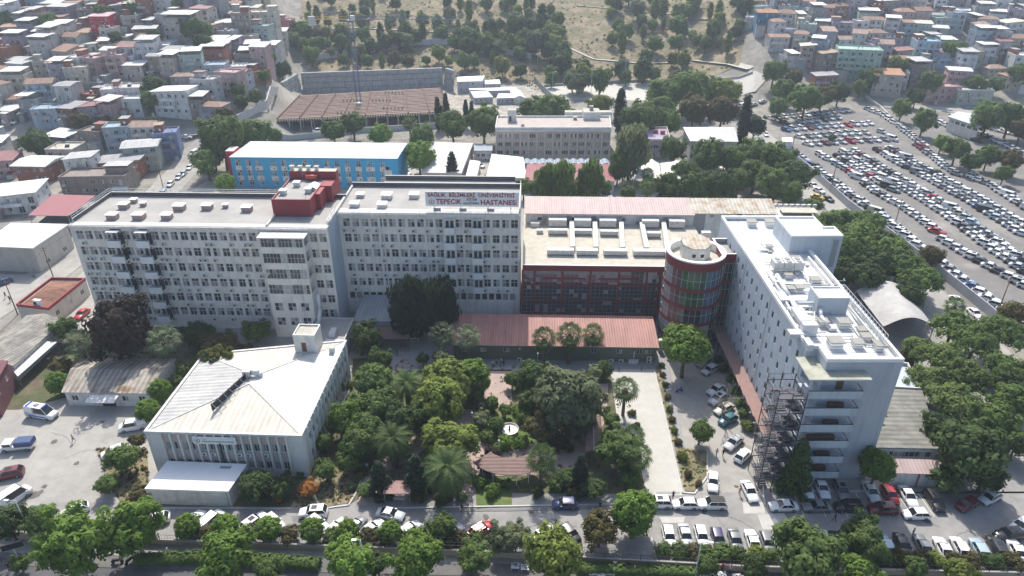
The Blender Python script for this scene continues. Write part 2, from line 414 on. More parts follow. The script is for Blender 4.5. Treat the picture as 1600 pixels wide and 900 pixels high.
# town ground of concrete lanes under the houses
YARD = sheet('hospital_yard', [(-112, 73), (80, 68.5), (104, 73), (104, 250), (60, 252), (-100, 252), (-112, 200)], ASPL, 0, px=False)
sheet('road', [(-75, 70.5), (105, 66.5), (105, 84.5), (44, 84.2), (-4, 84.0), (-36, 82), (-75, 82)], ASPR, 1, px=False)
sheet('street', [(-130, 40), (150, 30), (150, 66.2), (-130, 73.6)], ASPD, 0, px=False)
ribbon('pavement', [(-130, 72.4), (150, 64.9)], 2.2, mat('shade_toned_kerb_pavers', (.14, .135, .13), .9, .2, 1), 3, px=False)  # shade of wall and trees is put into the dark paver colour
sheet('car_park', [(107.3, 128), (230, 128), (230, 305), (205, 318), (150, 318), (110, 290)], ASPP, 1, px=False)
sheet('car_park_road', [(95.5, 100), (107, 100), (107, 300), (96, 300)], ASPL, 2, px=False)
def band(name, top, bot, m, lvl, px=True, nx=10, nv=6, kind='structure'):
    A = [G(*p)[:2] for p in bot] if px else bot; B = [G(*p)[:2] for p in top] if px else top; b = MB(); rows = []
    def at(L_, t):
        f = t*(len(L_)-1); i = min(int(f), len(L_)-2); return (lerp(L_[i][0], L_[i+1][0], f-i), lerp(L_[i][1], L_[i+1][1], f-i))
    n = nx*(len(A)-1)
    for j in range(nv+1):
        r_ = []
        for i in range(n+1):
            p, q = at(A, i/n), at(B, i/n); x, y = lerp(p[0], q[0], j/nv), lerp(p[1], q[1], j/nv); z = T(x, y); r_.append((x, y, z+.02+.02*lvl+min(.25, z*.1)))
        rows.append(r_)
    b.grid(rows, 0, False); return struct(name, b, [m], kind)
band('upper_road', [(845, 134), (880, 133), (935, 131), (1000, 130), (1100, 128), (1165, 119), (1172, 112)], [(862, 155), (890, 156), (935, 156), (1000, 157), (1090, 152), (1180, 144), (1200, 122)], PALE, 2)
sheet('site_ground', [(420, 212), (700, 200), (860, 170), (870, 140), (830, 122), (700, 118), (470, 120), (400, 175)], RUB, 1)
# garden
GZ = [(552, 560), (548, 605), (505, 700), (478, 745), (545, 790), (575, 770), (1010, 772), (1018, 740), (985, 640), (965, 590), (940, 578), (640, 560)]
sheet('garden_ground', GZ, SOIL, 2)
sheet('garden_paving', [(755, 578), (800, 578), (800, 640), (815, 655), (815, 690), (880, 700), (918, 640), (918, 600), (950, 600), (948, 655), (905, 730), (860, 742), (745, 745), (745, 770), (722, 770), (728, 740), (715, 700), (680, 690), (640, 720), (590, 745), (598, 715), (650, 680), (662, 660), (640, 640), (700, 640), (745, 640), (758, 610)], PAV, 3)
sheet('entrance_path', [(560, 790), (598, 790), (590, 745), (565, 745)], PAV, 3)
sheet('court_paving', [(600, 545), (1050, 555), (1035, 580), (600, 580)], PAVG, 3)
sheet('lawn', [(742, 688), (800, 705), (842, 690), (842, 668), (812, 640), (770, 640), (742, 660)], GRASS, 4, kind='stuff')
sheet('lawn', [(742, 752), (800, 745), (800, 790), (745, 795)], GRASS, 4, kind='stuff')
sheet('dry_lawn', [(478, 745), (545, 728), (562, 755), (548, 785), (500, 795), (455, 792)], DRYG, 4, kind='stuff')
sheet('driveway', [(950, 578), (1022, 578), (1066, 775), (1010, 775), (986, 650)], PALE, 4)
sheet('terrace', [(955, 592), (980, 592), (1003, 690), (982, 700), (965, 660)], PALE, 5)
sheet('footpath', [(1029, 548), (1042, 548), (1070, 700), (1062, 740), (1052, 700)], PAVG, 4)
sheet('planted_strip', [(1024, 575), (1033, 575), (1062, 700), (1105, 705), (1105, 740), (1085, 768), (1070, 768)], DRYG, 5)
sheet('planted_ground', [(150, 700), (230, 700), (235, 790), (200, 800), (170, 760)], DRYG, 3)
sheet('planted_ground', [(230, 790), (455, 793), (480, 745), (370, 745)], SOIL, 3)
sheet('planted_ground', [(60, 560), (110, 520), (150, 520), (340, 500), (330, 560), (270, 600), (110, 620), (30, 640), (0, 640), (0, 600)], SOIL, 3)
sheet('planted_ground', [(44.5, 55), (44.5, 55.01), (44.51, 55)], SOIL, 3, px=False) if False else None
band('hill_grass', [(-175, 640), (-60, 640), (60, 640), (200, 640)], [(-108, 373), (-40, 373), (30, 374), (118, 374)], DRYG, 0, px=False, nx=12, nv=50)

sheet('side_yard', [(62.5, 84), (104, 84), (104, 175), (62.5, 175)], ASPR, 1, px=False)
# streets of the old town
ribbon('side_street', [(330, 218), (300, 245), (268, 285), (225, 330), (120, 400), (-40, 500)], 11, ASPL, 3)
ribbon('lane', [(-60, 440), (60, 445), (150, 380)], 9, ASPL, 4)
ribbon('lane', [(0, 215), (120, 210), (250, 214), (360, 205)], 7, ASPR, 3)
ribbon('lane', [(1380, 165), (1480, 172), (1600, 185)], 8, ASPL, 3)
ribbon('park_path', [(500, 45), (560, 43), (690, 50), (760, 63), (810, 70)], 4, PALE, 3)
ribbon('park_path', [(860, 60), (930, 92), (1000, 98), (1080, 93), (1140, 100), (1172, 108)], 4.5, PALE, 3)
ribbon('park_path', [(900, 8), (980, 15), (1060, 22), (1110, 30)], 4, PALE, 3)
for pts in ([(112, 330), (114, 132)],): pass
# kerbs
def kerb(pts, name='kerb', px=True):
    w_ = [G(*p)[:2] for p in pts] if px else pts; b = MB()
    for a, c in zip(w_, w_[1:]):
        l = hypot(c[0]-a[0], c[1]-a[1]); n = (-(c[1]-a[1])/l*.12, (c[0]-a[0])/l*.12)
        b.prism([(a[0]-n[0], a[1]-n[1]), (c[0]-n[0], c[1]-n[1]), (c[0]+n[0], c[1]+n[1]), (a[0]+n[0], a[1]+n[1])], 0, .2)
    return struct(name, b, [CONCL])
kerb([(548, 606), (480, 745), (500, 796), (545, 790), (560, 765), (565, 745)]); kerb([(1022, 578), (1066, 770), (1085, 772), (1105, 745), (1105, 705)])
kerb([(986, 650), (1008, 740), (1010, 775)]); kerb([(600, 795), (1000, 788)]); kerb([(230, 795), (455, 795)])
kerb([(44, 84.4), (61, 84.4)], px=False); kerb([(1190, 745), (1195, 790)])
# car park bay lines
b = MB()
for i in range(26):
    x0, y0 = -10 + i*2.6, 71.0 - i*.085
    if x0 > 20: b.box(x0, x0+.1, y0+.4, y0+5, .05, .064)
for i in range(7): b.box(46+i*3.4, 46.1+i*3.4, 79, 84, .05, .064)
struct('bay_lines', b, [LINE])

b = MB(); rr = random.Random(12)
def crack(x, y, a, n, st):
    for _ in range(n):
        a += rr.uniform(-.5, .5); x2, y2 = x+cos(a)*st, y+sin(a)*st; nx, ny = -sin(a)*.022, cos(a)*.022
        b.poly([(x-nx, y-ny, .066), (x2-nx, y2-ny, .066), (x2+nx, y2+ny, .066), (x+nx, y+ny, .066)]); x, y = x2, y2
for x, y, a, n in [(-78, 92, .6, 9), (-84, 99, -.5, 8), (-20, 78, 0, 26), (10, 77, 3, 20), (30, 80, 0, 22), (52, 78, .1, 18), (70, 76, 3, 20), (35, 95, 1.5, 14), (-40, 80, .1, 20), (33, 74, 1.4, 6), (-60, 80, .2, 8)]: crack(x, y, a, n, .9)
o = struct('cracks', b, [ASPD]); o['kind'] = 'structure'
PT = mat('tarmac_patch', (.21, .205, .2), .95, .15, .6); PT2 = mat('pale_patch', (.46, .445, .41), .95, .15, .6); STN = mat('oil_stain', (.12, .115, .11), .8, .3, 1)
def patch(pts, m, z=.062): b = MB(); b.poly([(*P(x, y), z) for x, y in pts]); struct('tarmac_patch', b, [m])
patch([(1160, 785), (1192, 785), (1196, 803), (1162, 803)], PT2); patch([(1183, 804), (1225, 802), (1240, 826), (1192, 828)], PT2); patch([(1030, 808), (1070, 808), (1068, 817), (1035, 818)], PT2); patch([(455, 807), (470, 806), (474, 815), (458, 816)], PT)
def stain(px, py, r, m):
    x, y = P(px, py); b = MB(); b.poly([(x+r*cos(2*pi*k/11)*rr.uniform(.6, 1.2), y+r*sin(2*pi*k/11)*rr.uniform(.6, 1.2), .064) for k in range(11)]); struct('oil_stain', b, [m])
for px, py, r in [(56, 773, 1.1), (129, 653, .35), (70, 760, .5), (120, 724, .5), (1150, 760, .4), (1100, 800, .5), (760, 808, .6), (830, 800, .5), (950, 820, .6), (1240, 815, .5), (1330, 815, .6), (1450, 815, .5), (540, 810, .5), (85, 690, .6), (160, 660, .5)]: stain(px, py, r, STN)
ribbon('gutter', [(600, 799), (800, 797), (1000, 792)], .5, PT, 4)
# ================================================================ the hospital
def setter(px0, ppm): return lambda px: (px - px0) / ppm
def put_windows(many, cols, sills, w, h, y, style='h', rank=0.0):
    for zi, z in enumerate(sills):
        for xi, x in enumerate(cols):
            many.add(window_mesh(w, h, style, R.randrange(7)), (x, y, z), 0, rank=rank + zi*.1 + R.random()*.01)
def vent_mb(x, y, z, w=1.9, d=1.6, h=1.0, b=None):
    b = b or MB(); b.box(x-w/2, x+w/2, y-d/2, y+d/2, z, z+h, 0); b.box(x-w/2-.18, x+w/2+.18, y-d/2-.18, y+d/2+.18, z+h, z+h+.16, 1); return b
PINKB = mat('pink_brick', (.40, .29, .26), .9, .15, 1.5)
def railing(pts, z, h=.9, step=2.0):
    b = MB()
    for a, c in zip(pts, pts[1:]):
        l = hypot(c[0]-a[0], c[1]-a[1]); n = max(1, int(l/step))
        for i in range(n+1): 
            x, y = lerp(a[0], c[0], i/n), lerp(a[1], c[1], i/n); b.bar((x, y, z), (x, y, z+h), .05)
        for q in (.5, 1.0): b.bar((*a, z+h*q), (*c, z+h*q), .05)
    return b
FL = 3.7; SILL = [21.8 - FL*k for k in range(6)]
# ---- left block --------------------------------------------------
A = P(107, 352, 25); B = P(512, 357, 25); rotL = atan2(B[1]-A[1], B[0]-A[0]); WL = hypot(B[0]-A[0], B[1]-A[1]); DL = 17.0
hl = root('hospital_block', 'long grey white six storey block with a glazed loggia bay and red roof box', 'hospital building', (*A, 0), rotL)
mb = MB(); cols = [1.8, 3.7, 5.7, 7.6, 11.7, 13.7] + [17.9+2.08*k for k in range(12)]
bal = [9.65, 15.75]; bay0, bay1 = 41.3, 50.6; cols2 = [51.7, 53.7]
ops = [(x-.8, x+.8, z, z+2.0) for x in cols+cols2 for z in SILL] + [(x-.95, x+.95, z-.9, z+2.0) for x in bal for z in SILL]
wall_face(mb, (0, 0), (WL, 0), 0, 25.0, ops)
pts = [(0, 0), (WL, 0), (WL, DL), (0, DL)]
side = [(u-.7, u+.7, z, z+1.6) for u in (3, 8, 13) for z in SILL]
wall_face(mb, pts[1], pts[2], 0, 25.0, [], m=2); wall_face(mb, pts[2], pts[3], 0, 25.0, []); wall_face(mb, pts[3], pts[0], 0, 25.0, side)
# string courses and piers a little proud of the wall
for z in SILL:
    mb.box(.02, bay0, -.06, -.003, z-.16, z-.06, 0)
for x in (16.85, 22.95, 29.2, 35.4): mb.box(x-.13, x+.13, -.10, -.002, 0, 24.6, 0)
mb.box(0.02, WL-.02, -.30, -.002, 24.55, 25.0, 0)
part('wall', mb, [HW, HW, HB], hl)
mw = Many(hl, 'window'); put_windows(mw, cols+cols2, SILL, 1.6, 2.0, .1)
for z in SILL:
    for u in (3, 8, 13): mw.add(window_mesh(1.4, 1.6, 's', R.randrange(7)), (.1, DL-u, z), -pi/2, rank=9)
mw.done()
# balconies
def balcony(x, z, wd=2.5, dp=1.5, par=1.25):
    b = MB(); b.box(x-wd/2, x+wd/2, -dp, -.002, z-.18, z, 0)
    b.box(x-wd/2, x+wd/2, -dp, -dp+.1, z, z+par, 0)
    b.box(x-wd/2, x-wd/2+.1, -dp+.1, -.002, z, z+par, 0); b.box(x+wd/2-.1, x+wd/2, -dp+.1, -.002, z, z+par, 0); return b
def doorpair():
    b = MB()
    for s in (-1, 1):
        b.box(s*.5-.42, s*.5+.42, -.05, 0, 0, 2.7, 1); b.box(s*.5-.32, s*.5+.32, -.07, -.051, .9, 2.55, 2)
    return b.mesh('balcony_door', [FRM, ALU, GLS])
DP = doorpair()
for x in bal:
    for z in SILL:
        part('balcony', balcony(x, z-.9, 2.7, 1.8, 1.4), [WHT], hl)
        b = MB(); b.box(x+1.38, x+1.43, -1.3, -.02, z-.6, z+1.9); b.box(x-1.0, x+1.2, -.06, -.008, z+1.9, z+2.5); part('side_screen', b, [STEEL], hl)
        link('balcony_door', DP, hl, (x, .16, z-.88))
    b = MB(); b.box(x-1.3, x+1.3, -1.6, -.31, 24.0, 24.2); part('canopy', b, [WHD], hl)
# loggia bay
b = MB(); bd = 3.2; zt = 24.3
b.box(bay0-.3, bay1+.3, -bd-.3, -.32, zt-.25, zt, 1)
for i, z in enumerate(SILL):
    f = z - .9
    if i < 4:
        b.box(bay0, bay1, -bd, -bd+.15, f-.35, f+1.15, 0); b.box(bay0, bay1, -bd+.15, -.002, f-.35, f-.1, 0)
        for x in (bay0, bay1-.15): b.box(x, x+.15, -bd+.15, -.002, f-.1, f+1.15, 0)
        for x in (bay0+.02, bay1-.27): b.box(x, x+.25, -bd+.16, -bd+.42, f+1.15, f+3.35, 0)
    else: pass
part('loggia', b, [HW, WHD], hl)
b = MB()
for i in range(4):
    f = SILL[i] - .9; n = 12
    for k in range(n+1):
        x = bay0+.28 + (bay1-bay0-.56)*k/n; b.box(x-.03, x+.03, -bd+.05, -bd+.13, f+1.16, f+3.3, 0)
    b.box(bay0+.3, bay1-.3, -bd+.04, -bd+.12, f+2.3, f+2.36, 0)
    for k in range(n):
        x0 = bay0+.31+(bay1-bay0-.56)*k/n
        if R.random() < .75: b.poly([(x0, -bd+.1, f+1.16), (x0+.62, -bd+.1, f+1.16), (x0+.62, -bd+.1, f+3.3), (x0, -bd+.1, f+3.3)], 1 + (R.random() < .2))
part('loggia_glazing', b, [ALU, GLS, GLSP], hl)
b = MB(); o2 = [(x-.9, x+.9, z-.3, z+1.7) for x in (bay0+1.7, bay0+4.6, bay0+7.4) for z in (7.0-.0, 3.3)]
f0 = SILL[3]-1.25
wall_face(b, (bay0, -bd), (bay1, -bd), 0, f0, [(x-bay0, y-bay0, p, q) for x, y, p, q in o2]); wall_face(b, (bay1, -bd), (bay1, 0), 0, f0, []); wall_face(b, (bay0, 0), (bay0, -bd), 0, f0, [])
part('bay_wall', b, [HW], hl)
for x in (bay0+1.7, bay0+4.6, bay0+7.4):
    for z in (6.7, 3.0): link('bay_window', window_mesh(1.8, 2.0, 'c', R.randrange(7)), hl, (x, -bd+.1, z))
# roof
b = MB(); pi2 = inset(pts, .35)
b.prism(inset(pts, .01), 24.7, 25.02, 0); b.ring(inset(pts, -.02), pi2, 25.0, 25.12, 1)
b.box(.4, WL-.4, .4, 1.8, 25.02, 25.08, 1)
po = [(0, 0), (.35, 0), (.35, DL-.4), (WL, DL-.4), (WL, DL), (0, DL)]
b.prism([(0, 1.5), (.3, 1.5), (.3, DL), (0, DL)], 25.13, 25.9, 1); b.prism([(.3, DL-.35), (WL, DL-.35), (WL, DL), (.3, DL)], 25.13, 26.0, 1)
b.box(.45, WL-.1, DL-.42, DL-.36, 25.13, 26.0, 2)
b.box(.31, .37, 1.6, DL-.45, 25.13, 25.88, 2)
xs = WL - 13.2
b.box(xs, xs+.4, .5, DL-1, 25.08, 25.5, 1); b.box(WL-.5, WL, 1.9, DL-1, 25.13, 25.75, 1)
part('roof', b, [ROOFG, CONCL, DARKM], hl)
part('railing', railing([(.15, 1.4), (.15, DL-.15), (WL-4, DL-.15)], 25.95), [ALU], hl)
part('railing', railing([(WL-.2, 0.2), (WL-.2, 7)], 25.75), [ALU], hl)
Mi = Matrix.Rotation(-rotL, 4, 'Z') @ Matrix.Translation((-A[0], -A[1], 0))
def loc_of(px, py, z, M_): 
    x, y = P(px, py, z); v = M_ @ Vector((x, y, 0)); return v.x, v.y
for px, py, s in [(176, 338, 1), (217.5, 338, 1.1), (261, 338, .95), (194, 321.5, .95), (280.5, 324, 1.1), (223.5, 318.5, .55), (324, 323, 1), (386, 326, 1), (209, 313, .6), (352, 321, .5)]:
    x, y = loc_of(px, py, 25.5, Mi); part('roof_vent', vent_mb(x, y, 25.03, 2.0*s, 1.7*s, 1.0*s**.5), [PINKB, WHT], hl)
# penthouse
x0, y0 = loc_of(428, 338, 25.02, Mi); x1, _ = loc_of(487, 340, 25.02, Mi); dp = 13.2; zp = 28.6
b = MB(); p4 = [(x0, y0), (x1, y0), (x1, y0+dp), (x0, y0+dp)]
b.prism(p4, 25.05, zp, 0, 1); b.ring(p4, inset(p4, .3), zp, zp+.35, 0, 0, 2)
b.box(x1+.01, x1+1.0, y0+4, y0+8.5, 25.05, zp+.1, 0); b.box(x0, x1+2.4, y0+dp+.02, y0+dp+2.0, 25.05, zp+2.0, 0, 3)
b.box(x1+.02, x1+2.4, y0+8.5, y0+dp+.01, 25.05, zp+.3, 0)
pt = part('penthouse', b, [DRED, ROOFG, DARKM, ROOFB], hl)
for dx, dy in ((1.4, 4), (2.9, 9), (6.6, 5.2)): part('roof_vent', vent_mb(x0+dx, y0+dy, zp+.02, 1.2, 1.2, .9), [WHD, WHT], pt)
b = MB(); b.bar((x0+4, y0+dp-.8, zp+.9), (x0+6.6, y0+dp-.8, zp+.9), .55, 10, 0, smooth=True); part('water_tank', b, [mat('orange_red_tank', (.50, .09, .05), .5, .1)], pt)
b = MB(); b.bar((x1-1.5, y0+2.2, zp), (x1-1.5, y0+2.2, zp+7), .04, 5, 0, r2=.02)
for q in (5.5, 6.2, 6.8): b.bar((x1-2.0, y0+2.2, zp+q), (x1-1.0, y0+2.2, zp+q), .02)
part('antenna', b, [FRG], pt)
b = MB(); b.grid([[(x1-2.6+2.4*k/8, y0+6+q*3.2, zp+.4+.6*sin(pi*k/8)) for k in range(9)] for q in (0, 1)], 0); b.box(x1-2.5, x1-.3, y0+6.1, y0+9.1, zp+.02, zp+.42, 0); part('skylight', b, [WHT], pt)
for i in range(4):
    part('chimney', vent_mb(x0+.5+1.9*i, y0+dp+1.0, zp+2.0, .7, .7, .8), [WHD, ROOFB], pt)
# air conditioners on the facade
ma = Many(hl, 'air_conditioner')
for z in SILL[:6]:
    for x in cols:
        if R.random() < .55 or x < 2: ma.add(ACM, (x+R.choice((-.5, .5)), -.07, z-1.1), 0)
ma.done()
# ---- right block -------------------------------------------------
C0 = P(524, 333, 25); E0 = P(813, 336, 25); rotR = atan2(E0[1]-C0[1], E0[0]-C0[0]); WR = hypot(E0[0]-C0[0], E0[1]-C0[1]); DR = 16.5
hr = root('hospital_block', 'grey white hospital block with stacked balconies, carrying the big lettered sign on its roof', 'hospital building', (*C0, 0), rotR)
MiR = Matrix.Rotation(-rotR, 4, 'Z') @ Matrix.Translation((-C0[0], -C0[1], 0))
k = WR / 289.0
cols = [(539.5+14.6*i-524)*k for i in range(11)] + [(p-524)*k for p in (717, 731, 760, 775, 790, 804)]; bal = [(702-524)*k, (745.5-524)*k]
mb = MB(); ops = [(x-.8, x+.8, z, z+2.0) for x in cols for z in SILL[:5]] + [(x-.95, x+.95, z-.9, z+2.0) for x in bal for z in SILL[:5]]
cg = [(.9 + 1.62*i, ) for i in range(24)]
ops += [(c[0], c[0]+1.25, 3.6, 5.3) for c in cg]
wall_face(mb, (0, 0), (WR, 0), 0, 25.0, ops); pts = [(0, 0), (WR, 0), (WR, DR), (0, DR)]
e_ops = [(u-.6, u+.6, z, z+1.5) for u in (4, 12) for z in SILL]
wall_face(mb, pts[1], pts[2], 0, 25.0, e_ops); wall_face(mb, pts[2], pts[3], 0, 25.0, []); wall_face(mb, pts[3], pts[0], 0, 25.0, [])
for z in SILL[:5]: mb.box(.02, WR-.02, -.05, -.003, z-.16, z-.08, 0)
for x in (10.2, 20.3, 30.0): mb.box(x-.12, x+.12, -.09, -.002, 5.6, 24.6, 0)
mb.box(0.02, WR-.02, -.30, -.002, 24.55, 25.0, 0)
part('wall', mb, [HW], hr)
mw = Many(hr, 'window'); put_windows(mw, cols, SILL[:5], 1.6, 2.0, .1); put_windows(mw, [c[0]+.62 for c in cg], [3.6], 1.2, 1.7, .1, 'o', 5)
for u in (4, 12):
    for z in SILL: mw.add(window_mesh(1.2, 1.5, 's', 1), (WR-.1, u, z), pi/2, rank=9)
mw.done()
for x in bal:
    for z in SILL[:5]:
        part('balcony', balcony(x, z-.9, 2.4, 1.3, 1.35), [WHT], hr); link('balcony_door', DP, hr, (x, .16, z-.88))
    b = MB(); b.box(x-1.15, x+1.15, -1.1, -.31, 23.95, 24.1); part('canopy', b, [WHD], hr)
b = MB(); b.prism(inset(pts, .01), 24.7, 25.02, 0); b.ring(inset(pts, -.02), inset(pts, .35), 25.0, 25.12, 1)
b.box(.4, WR-.4, .4, 2.6, 25.02, 25.08, 3)
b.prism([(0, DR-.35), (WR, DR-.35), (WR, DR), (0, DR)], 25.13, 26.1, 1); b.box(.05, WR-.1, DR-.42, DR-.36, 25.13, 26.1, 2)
b.box(WR-.3, WR, 1, DR-.36, 25.13, 25.95, 1); b.box(0.02, .42, 1, DR-.5, 25.13, 25.6, 1)
# lower wing behind, with its own parapet
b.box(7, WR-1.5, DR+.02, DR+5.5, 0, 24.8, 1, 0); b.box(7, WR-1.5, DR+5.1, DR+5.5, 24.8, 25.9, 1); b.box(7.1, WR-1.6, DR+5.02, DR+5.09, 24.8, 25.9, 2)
part('roof', b, [ROOFG, CONCL, DARKM, WHD], hr)
for px, py, s in [(554, 319, .9), (597, 320, .9), (563, 304, .75), (604.5, 306, 1.05), (647, 305, .95)]:
    x, y = loc_of(px, py, 25.5, MiR); part('roof_vent', vent_mb(x, y, 25.03, 2.0*s, 2.1*s, .9*s), [WHD, WHT], hr)
part('railing', railing([(.3, .3), (WR-.3, .3)], 25.1, .5, 3.4), [ALU], hr)
part('railing', railing([(WR-.15, .3), (WR-.15, DR)], 25.95, .8), [ALU], hr)
ma = Many(hr, 'air_conditioner')
for z in SILL[:5]:
    for x in cols:
        if R.random() < .5: ma.add(ACM, (x+R.choice((-.5, .5)), -.06, z-1.1), 0)
ma.done()
b = MB(); b.box(.01, 1.8, 0.1, 4, 26, 26.1) if False else None
# ground floor slab roof and entrance canopy in front of the block
# ---- roof sign ---------------------------------------------------
sg = root('rooftop_sign', 'long pale board with dark red hospital lettering standing on the roof edge', 'sign', (-18.9, 143.0, 25.1), rotR)
b = MB(); SW = 20.4; b.box(0, SW, 0, .12, 1.15, 4.55); part('board', b, [SIGNB], sg)
for x in (1.8, 7.6, 13.6, 18.6):
    b = MB(); b.bar((x, .16, 0), (x, .16, 4.3), .07); b.bar((x, .16, 4.2), (x, 2.4, 0), .06); part('support', b, [FRG], sg)
for i, x in enumerate((1.6, 7.3, 13.4)):
    b = MB(); b.box(x, x+1.6, .3, .7, .0, .6); part('floodlight_box', b, [FRG], sg)
for s, x, z, size, wd, m in [('SAĞLIK  BİLİMLERİ  ÜNİVERSİTESİ', .55, 3.42, 1.18, 18.9, TEXTR), ('TEPECiK', 2.3, 1.72, 1.62, 5.6, TEXTR), ('HASTANESi', 12.1, 1.62, 1.62, 7.8, TEXTR), ('EĞİTİM', 9.0, 2.55, .75, 2.2, TEXTG), ('ARAŞTIRMA', 8.2, 1.65, .8, 3.6, TEXTG)]:
    me = text_mesh(s, size, m, .03, .018 if m is TEXTR else .004, wd); link('lettering', me, sg, (x, -.04, z), (pi/2, 0, 0))
def emblem(parent, x, y, z, r, m):
    b = MB(); a0, a1 = radians(-235), radians(55)
    rows = [[(x+rr*cos(lerp(a0, a1, k/20)), y, z+rr*sin(lerp(a0, a1, k/20))) for k in range(21)] for rr in (r*.82, r)]
    b.grid(rows, 0, False); rows = [[(p[0], p[1]-.03, p[2]) for p in q] for q in rows]; b.grid(rows, 0, False)
    b.bar((x-.1*r, y-.02, z-.45*r), (x+.1*r, y-.02, z+.5*r), .11*r); b.bar((x-.3*r, y-.02, z+.1*r), (x+.3*r, y-.02, z+.2*r), .08*r)
    b.box(x-.12*r, x+.12*r, y-.03, y, z+1.05*r, z+1.35*r)
    part('emblem', b, [m], parent)
emblem(sg, 1.35, -.03, 2.2, .6, TEXTG)
# ---- glass fronted block ------------------------------------------
HG = 14.0; g0 = P(816, 414, HG); gx1 = 33.2; gy = g0[1]; gb = root('glass_fronted_block', 'low hospital block with a red framed glass curtain wall and white ducts on its roof', 'hospital building', (g0[0]+.1, gy, 0), rotR)
WG = gx1 - g0[0]; DG = 29.0
pts = [(0, 0), (WG+11.5, 0), (WG+11.5, DG), (0, DG)]
b = MB(); b.prism([(.3, .35), (WG+11.2, .35), (WG+11.2, DG), (.3, DG)], 0, HG-.3, 3, 3)
b.prism(inset(pts, .0), HG-.29, HG, 0, 1); b.box(-.02, WG+2, -.16, -.003, HG-1.35, HG+.05, 2); b.box(-.02, WG+2, -.3, 0, HG+.055, HG+.2, 4)
part('roof_slab', b, [CONCL, ROOFB, CRED, CONC, WHT], gb)
# curtain wall
b = MB(); piers = [0, 2.7, 8.9, 15.2, 21.5, 27.7, WG-.3]
for x in piers: b.box(x-.22, x+.22, -.12, .34, 0, HG-1.36, 0)
for z in (10.55, ): 
    b.box(0, 1.4, -.10, .3, z, z+.35, 0)
    b.box(4.4, 14.0, -.10, .3, z, z+.35, 0); b.box(17, 26, -.10, .3, z, z+.35, 0)
for z in (8.9, 5.0, 1.4): b.box(0, WG, -.09, .3, z, z+.4, 0)
part('red_frame', b, [CRED], gb)
b = MB()
nx = int(WG/.95)
for i in range(nx+1): b.box(i*WG/nx-.03, i*WG/nx+.03, .02, .12, .3, HG-1.36, 0)
for z in [1.0+.98*i for i in range(12)]: b.box(0, WG, .03, .11, z-.03, z+.03, 0)
part('mullions', b, [mat('grey_mullion', (.33, .33, .34), .5, .05)], gb)
b = MB(); gz = [0.3, 1.0] + [1.0+.98*i for i in range(1, 13)]
for i in range(nx):
    for j in range(len(gz)-1):
        z0, z1 = gz[j], min(gz[j+1], HG-1.36); q = R.random()
        if z0 >= z1: continue
        top = z0 > 8.9
        m = (3 if q < .75 and z0 < 11.6 else 4) if (top and i < nx*.78) else (0 if q < .86 else 1)
        if top and i > nx*.85 and q < .4: m = 2
        x0, x1 = i*WG/nx, (i+1)*WG/nx; b.poly([(x0, .07, z0), (x1, .07, z0), (x1, .07, z1), (x0, .07, z1)], m)
part('glazing', b, [GLS, GLSB, GLSP, mat('reflecting_mauve_glass', (.23, .13, .135), .2, .2, .6), GLSB], gb)
# ducts on that roof
def lb(px, py, z=HG): 
    x, y = P(px, py, z); return x - g0[0], y - gy
DUCT = mat('duct_insulation', (.58, .57, .54), .8, .2, 1.2, col2=(.40, .38, .33), s2=1.0, mix2=.64)
def duct(x0, x1, y0, y1, z0, z1, name='duct'): 
    b = MB(); b.box(x0, x1, y0, y1, z0, z1); part(name, b, [DUCT], gb)
for (xa, ya), (xb, yb) in (((853, 399), (895, 399)), ((899, 399), (932, 399)), ((941, 399), (978, 399)), ((987, 399), (1038, 399))):
    p, q = lb(xa, ya), lb(xb, yb); duct(p[0], q[0], p[1], p[1]+1.5, HG+.35, HG+1.35)
for (xa, ya), (xb, yb) in (((853, 367), (883, 367)), ((893, 367), (921, 367)), ((934, 368), (962, 368)), ((1007, 370), (1028, 370))):
    p, q = lb(xa, ya), lb(xb, yb); duct(p[0], q[0], p[1], p[1]+1.3, HG+.4, HG+1.3)
for (xa, xb) in ((853, 881), (893, 919), (932, 958), (998, 1024), (1040, 1064)):
    p, q = lb(xa, 355), lb(xb, 355); duct(p[0], q[0], p[1], p[1]+2.2, HG+.3, HG+2.0, 'air_handling_unit')
for xa, xb, ytop, ybot in ((889, 896, 352, 392), (925, 932, 352, 392), (966, 973, 352, 392), (1003, 1011, 352, 392), (1036, 1045, 350, 402)):
    p = lb((xa+xb)/2 - (4 if xa < 1000 else 10), ytop); q = lb((xa+xb)/2, ybot); b = MB()
    b.prism([(q[0]-.55, q[1]), (q[0]+.55, q[1]), (p[0]+.55, p[1]), (p[0]-.55, p[1])], HG+.4, HG+1.38); part('duct', b, [DUCT], gb)
for xa, ya, w_, h_ in ((832, 347, 2.2, 1.1), (846, 341, 1.2, 2.4), (840, 357, 1.6, .9), (884, 341, 1.3, 2.2), (923, 341, 1.3, 2.2), (963, 341, 1.3, 2.2), (992, 341, 1.3, 2.2), (1033, 341, 1.4, 2.2), (1098, 362, 2.2, 1.6)):
    p = lb(xa, ya+8); duct(p[0]-w_/2, p[0]+w_/2, p[1], p[1]+1.2, HG+.05, HG+h_, 'air_handling_unit')
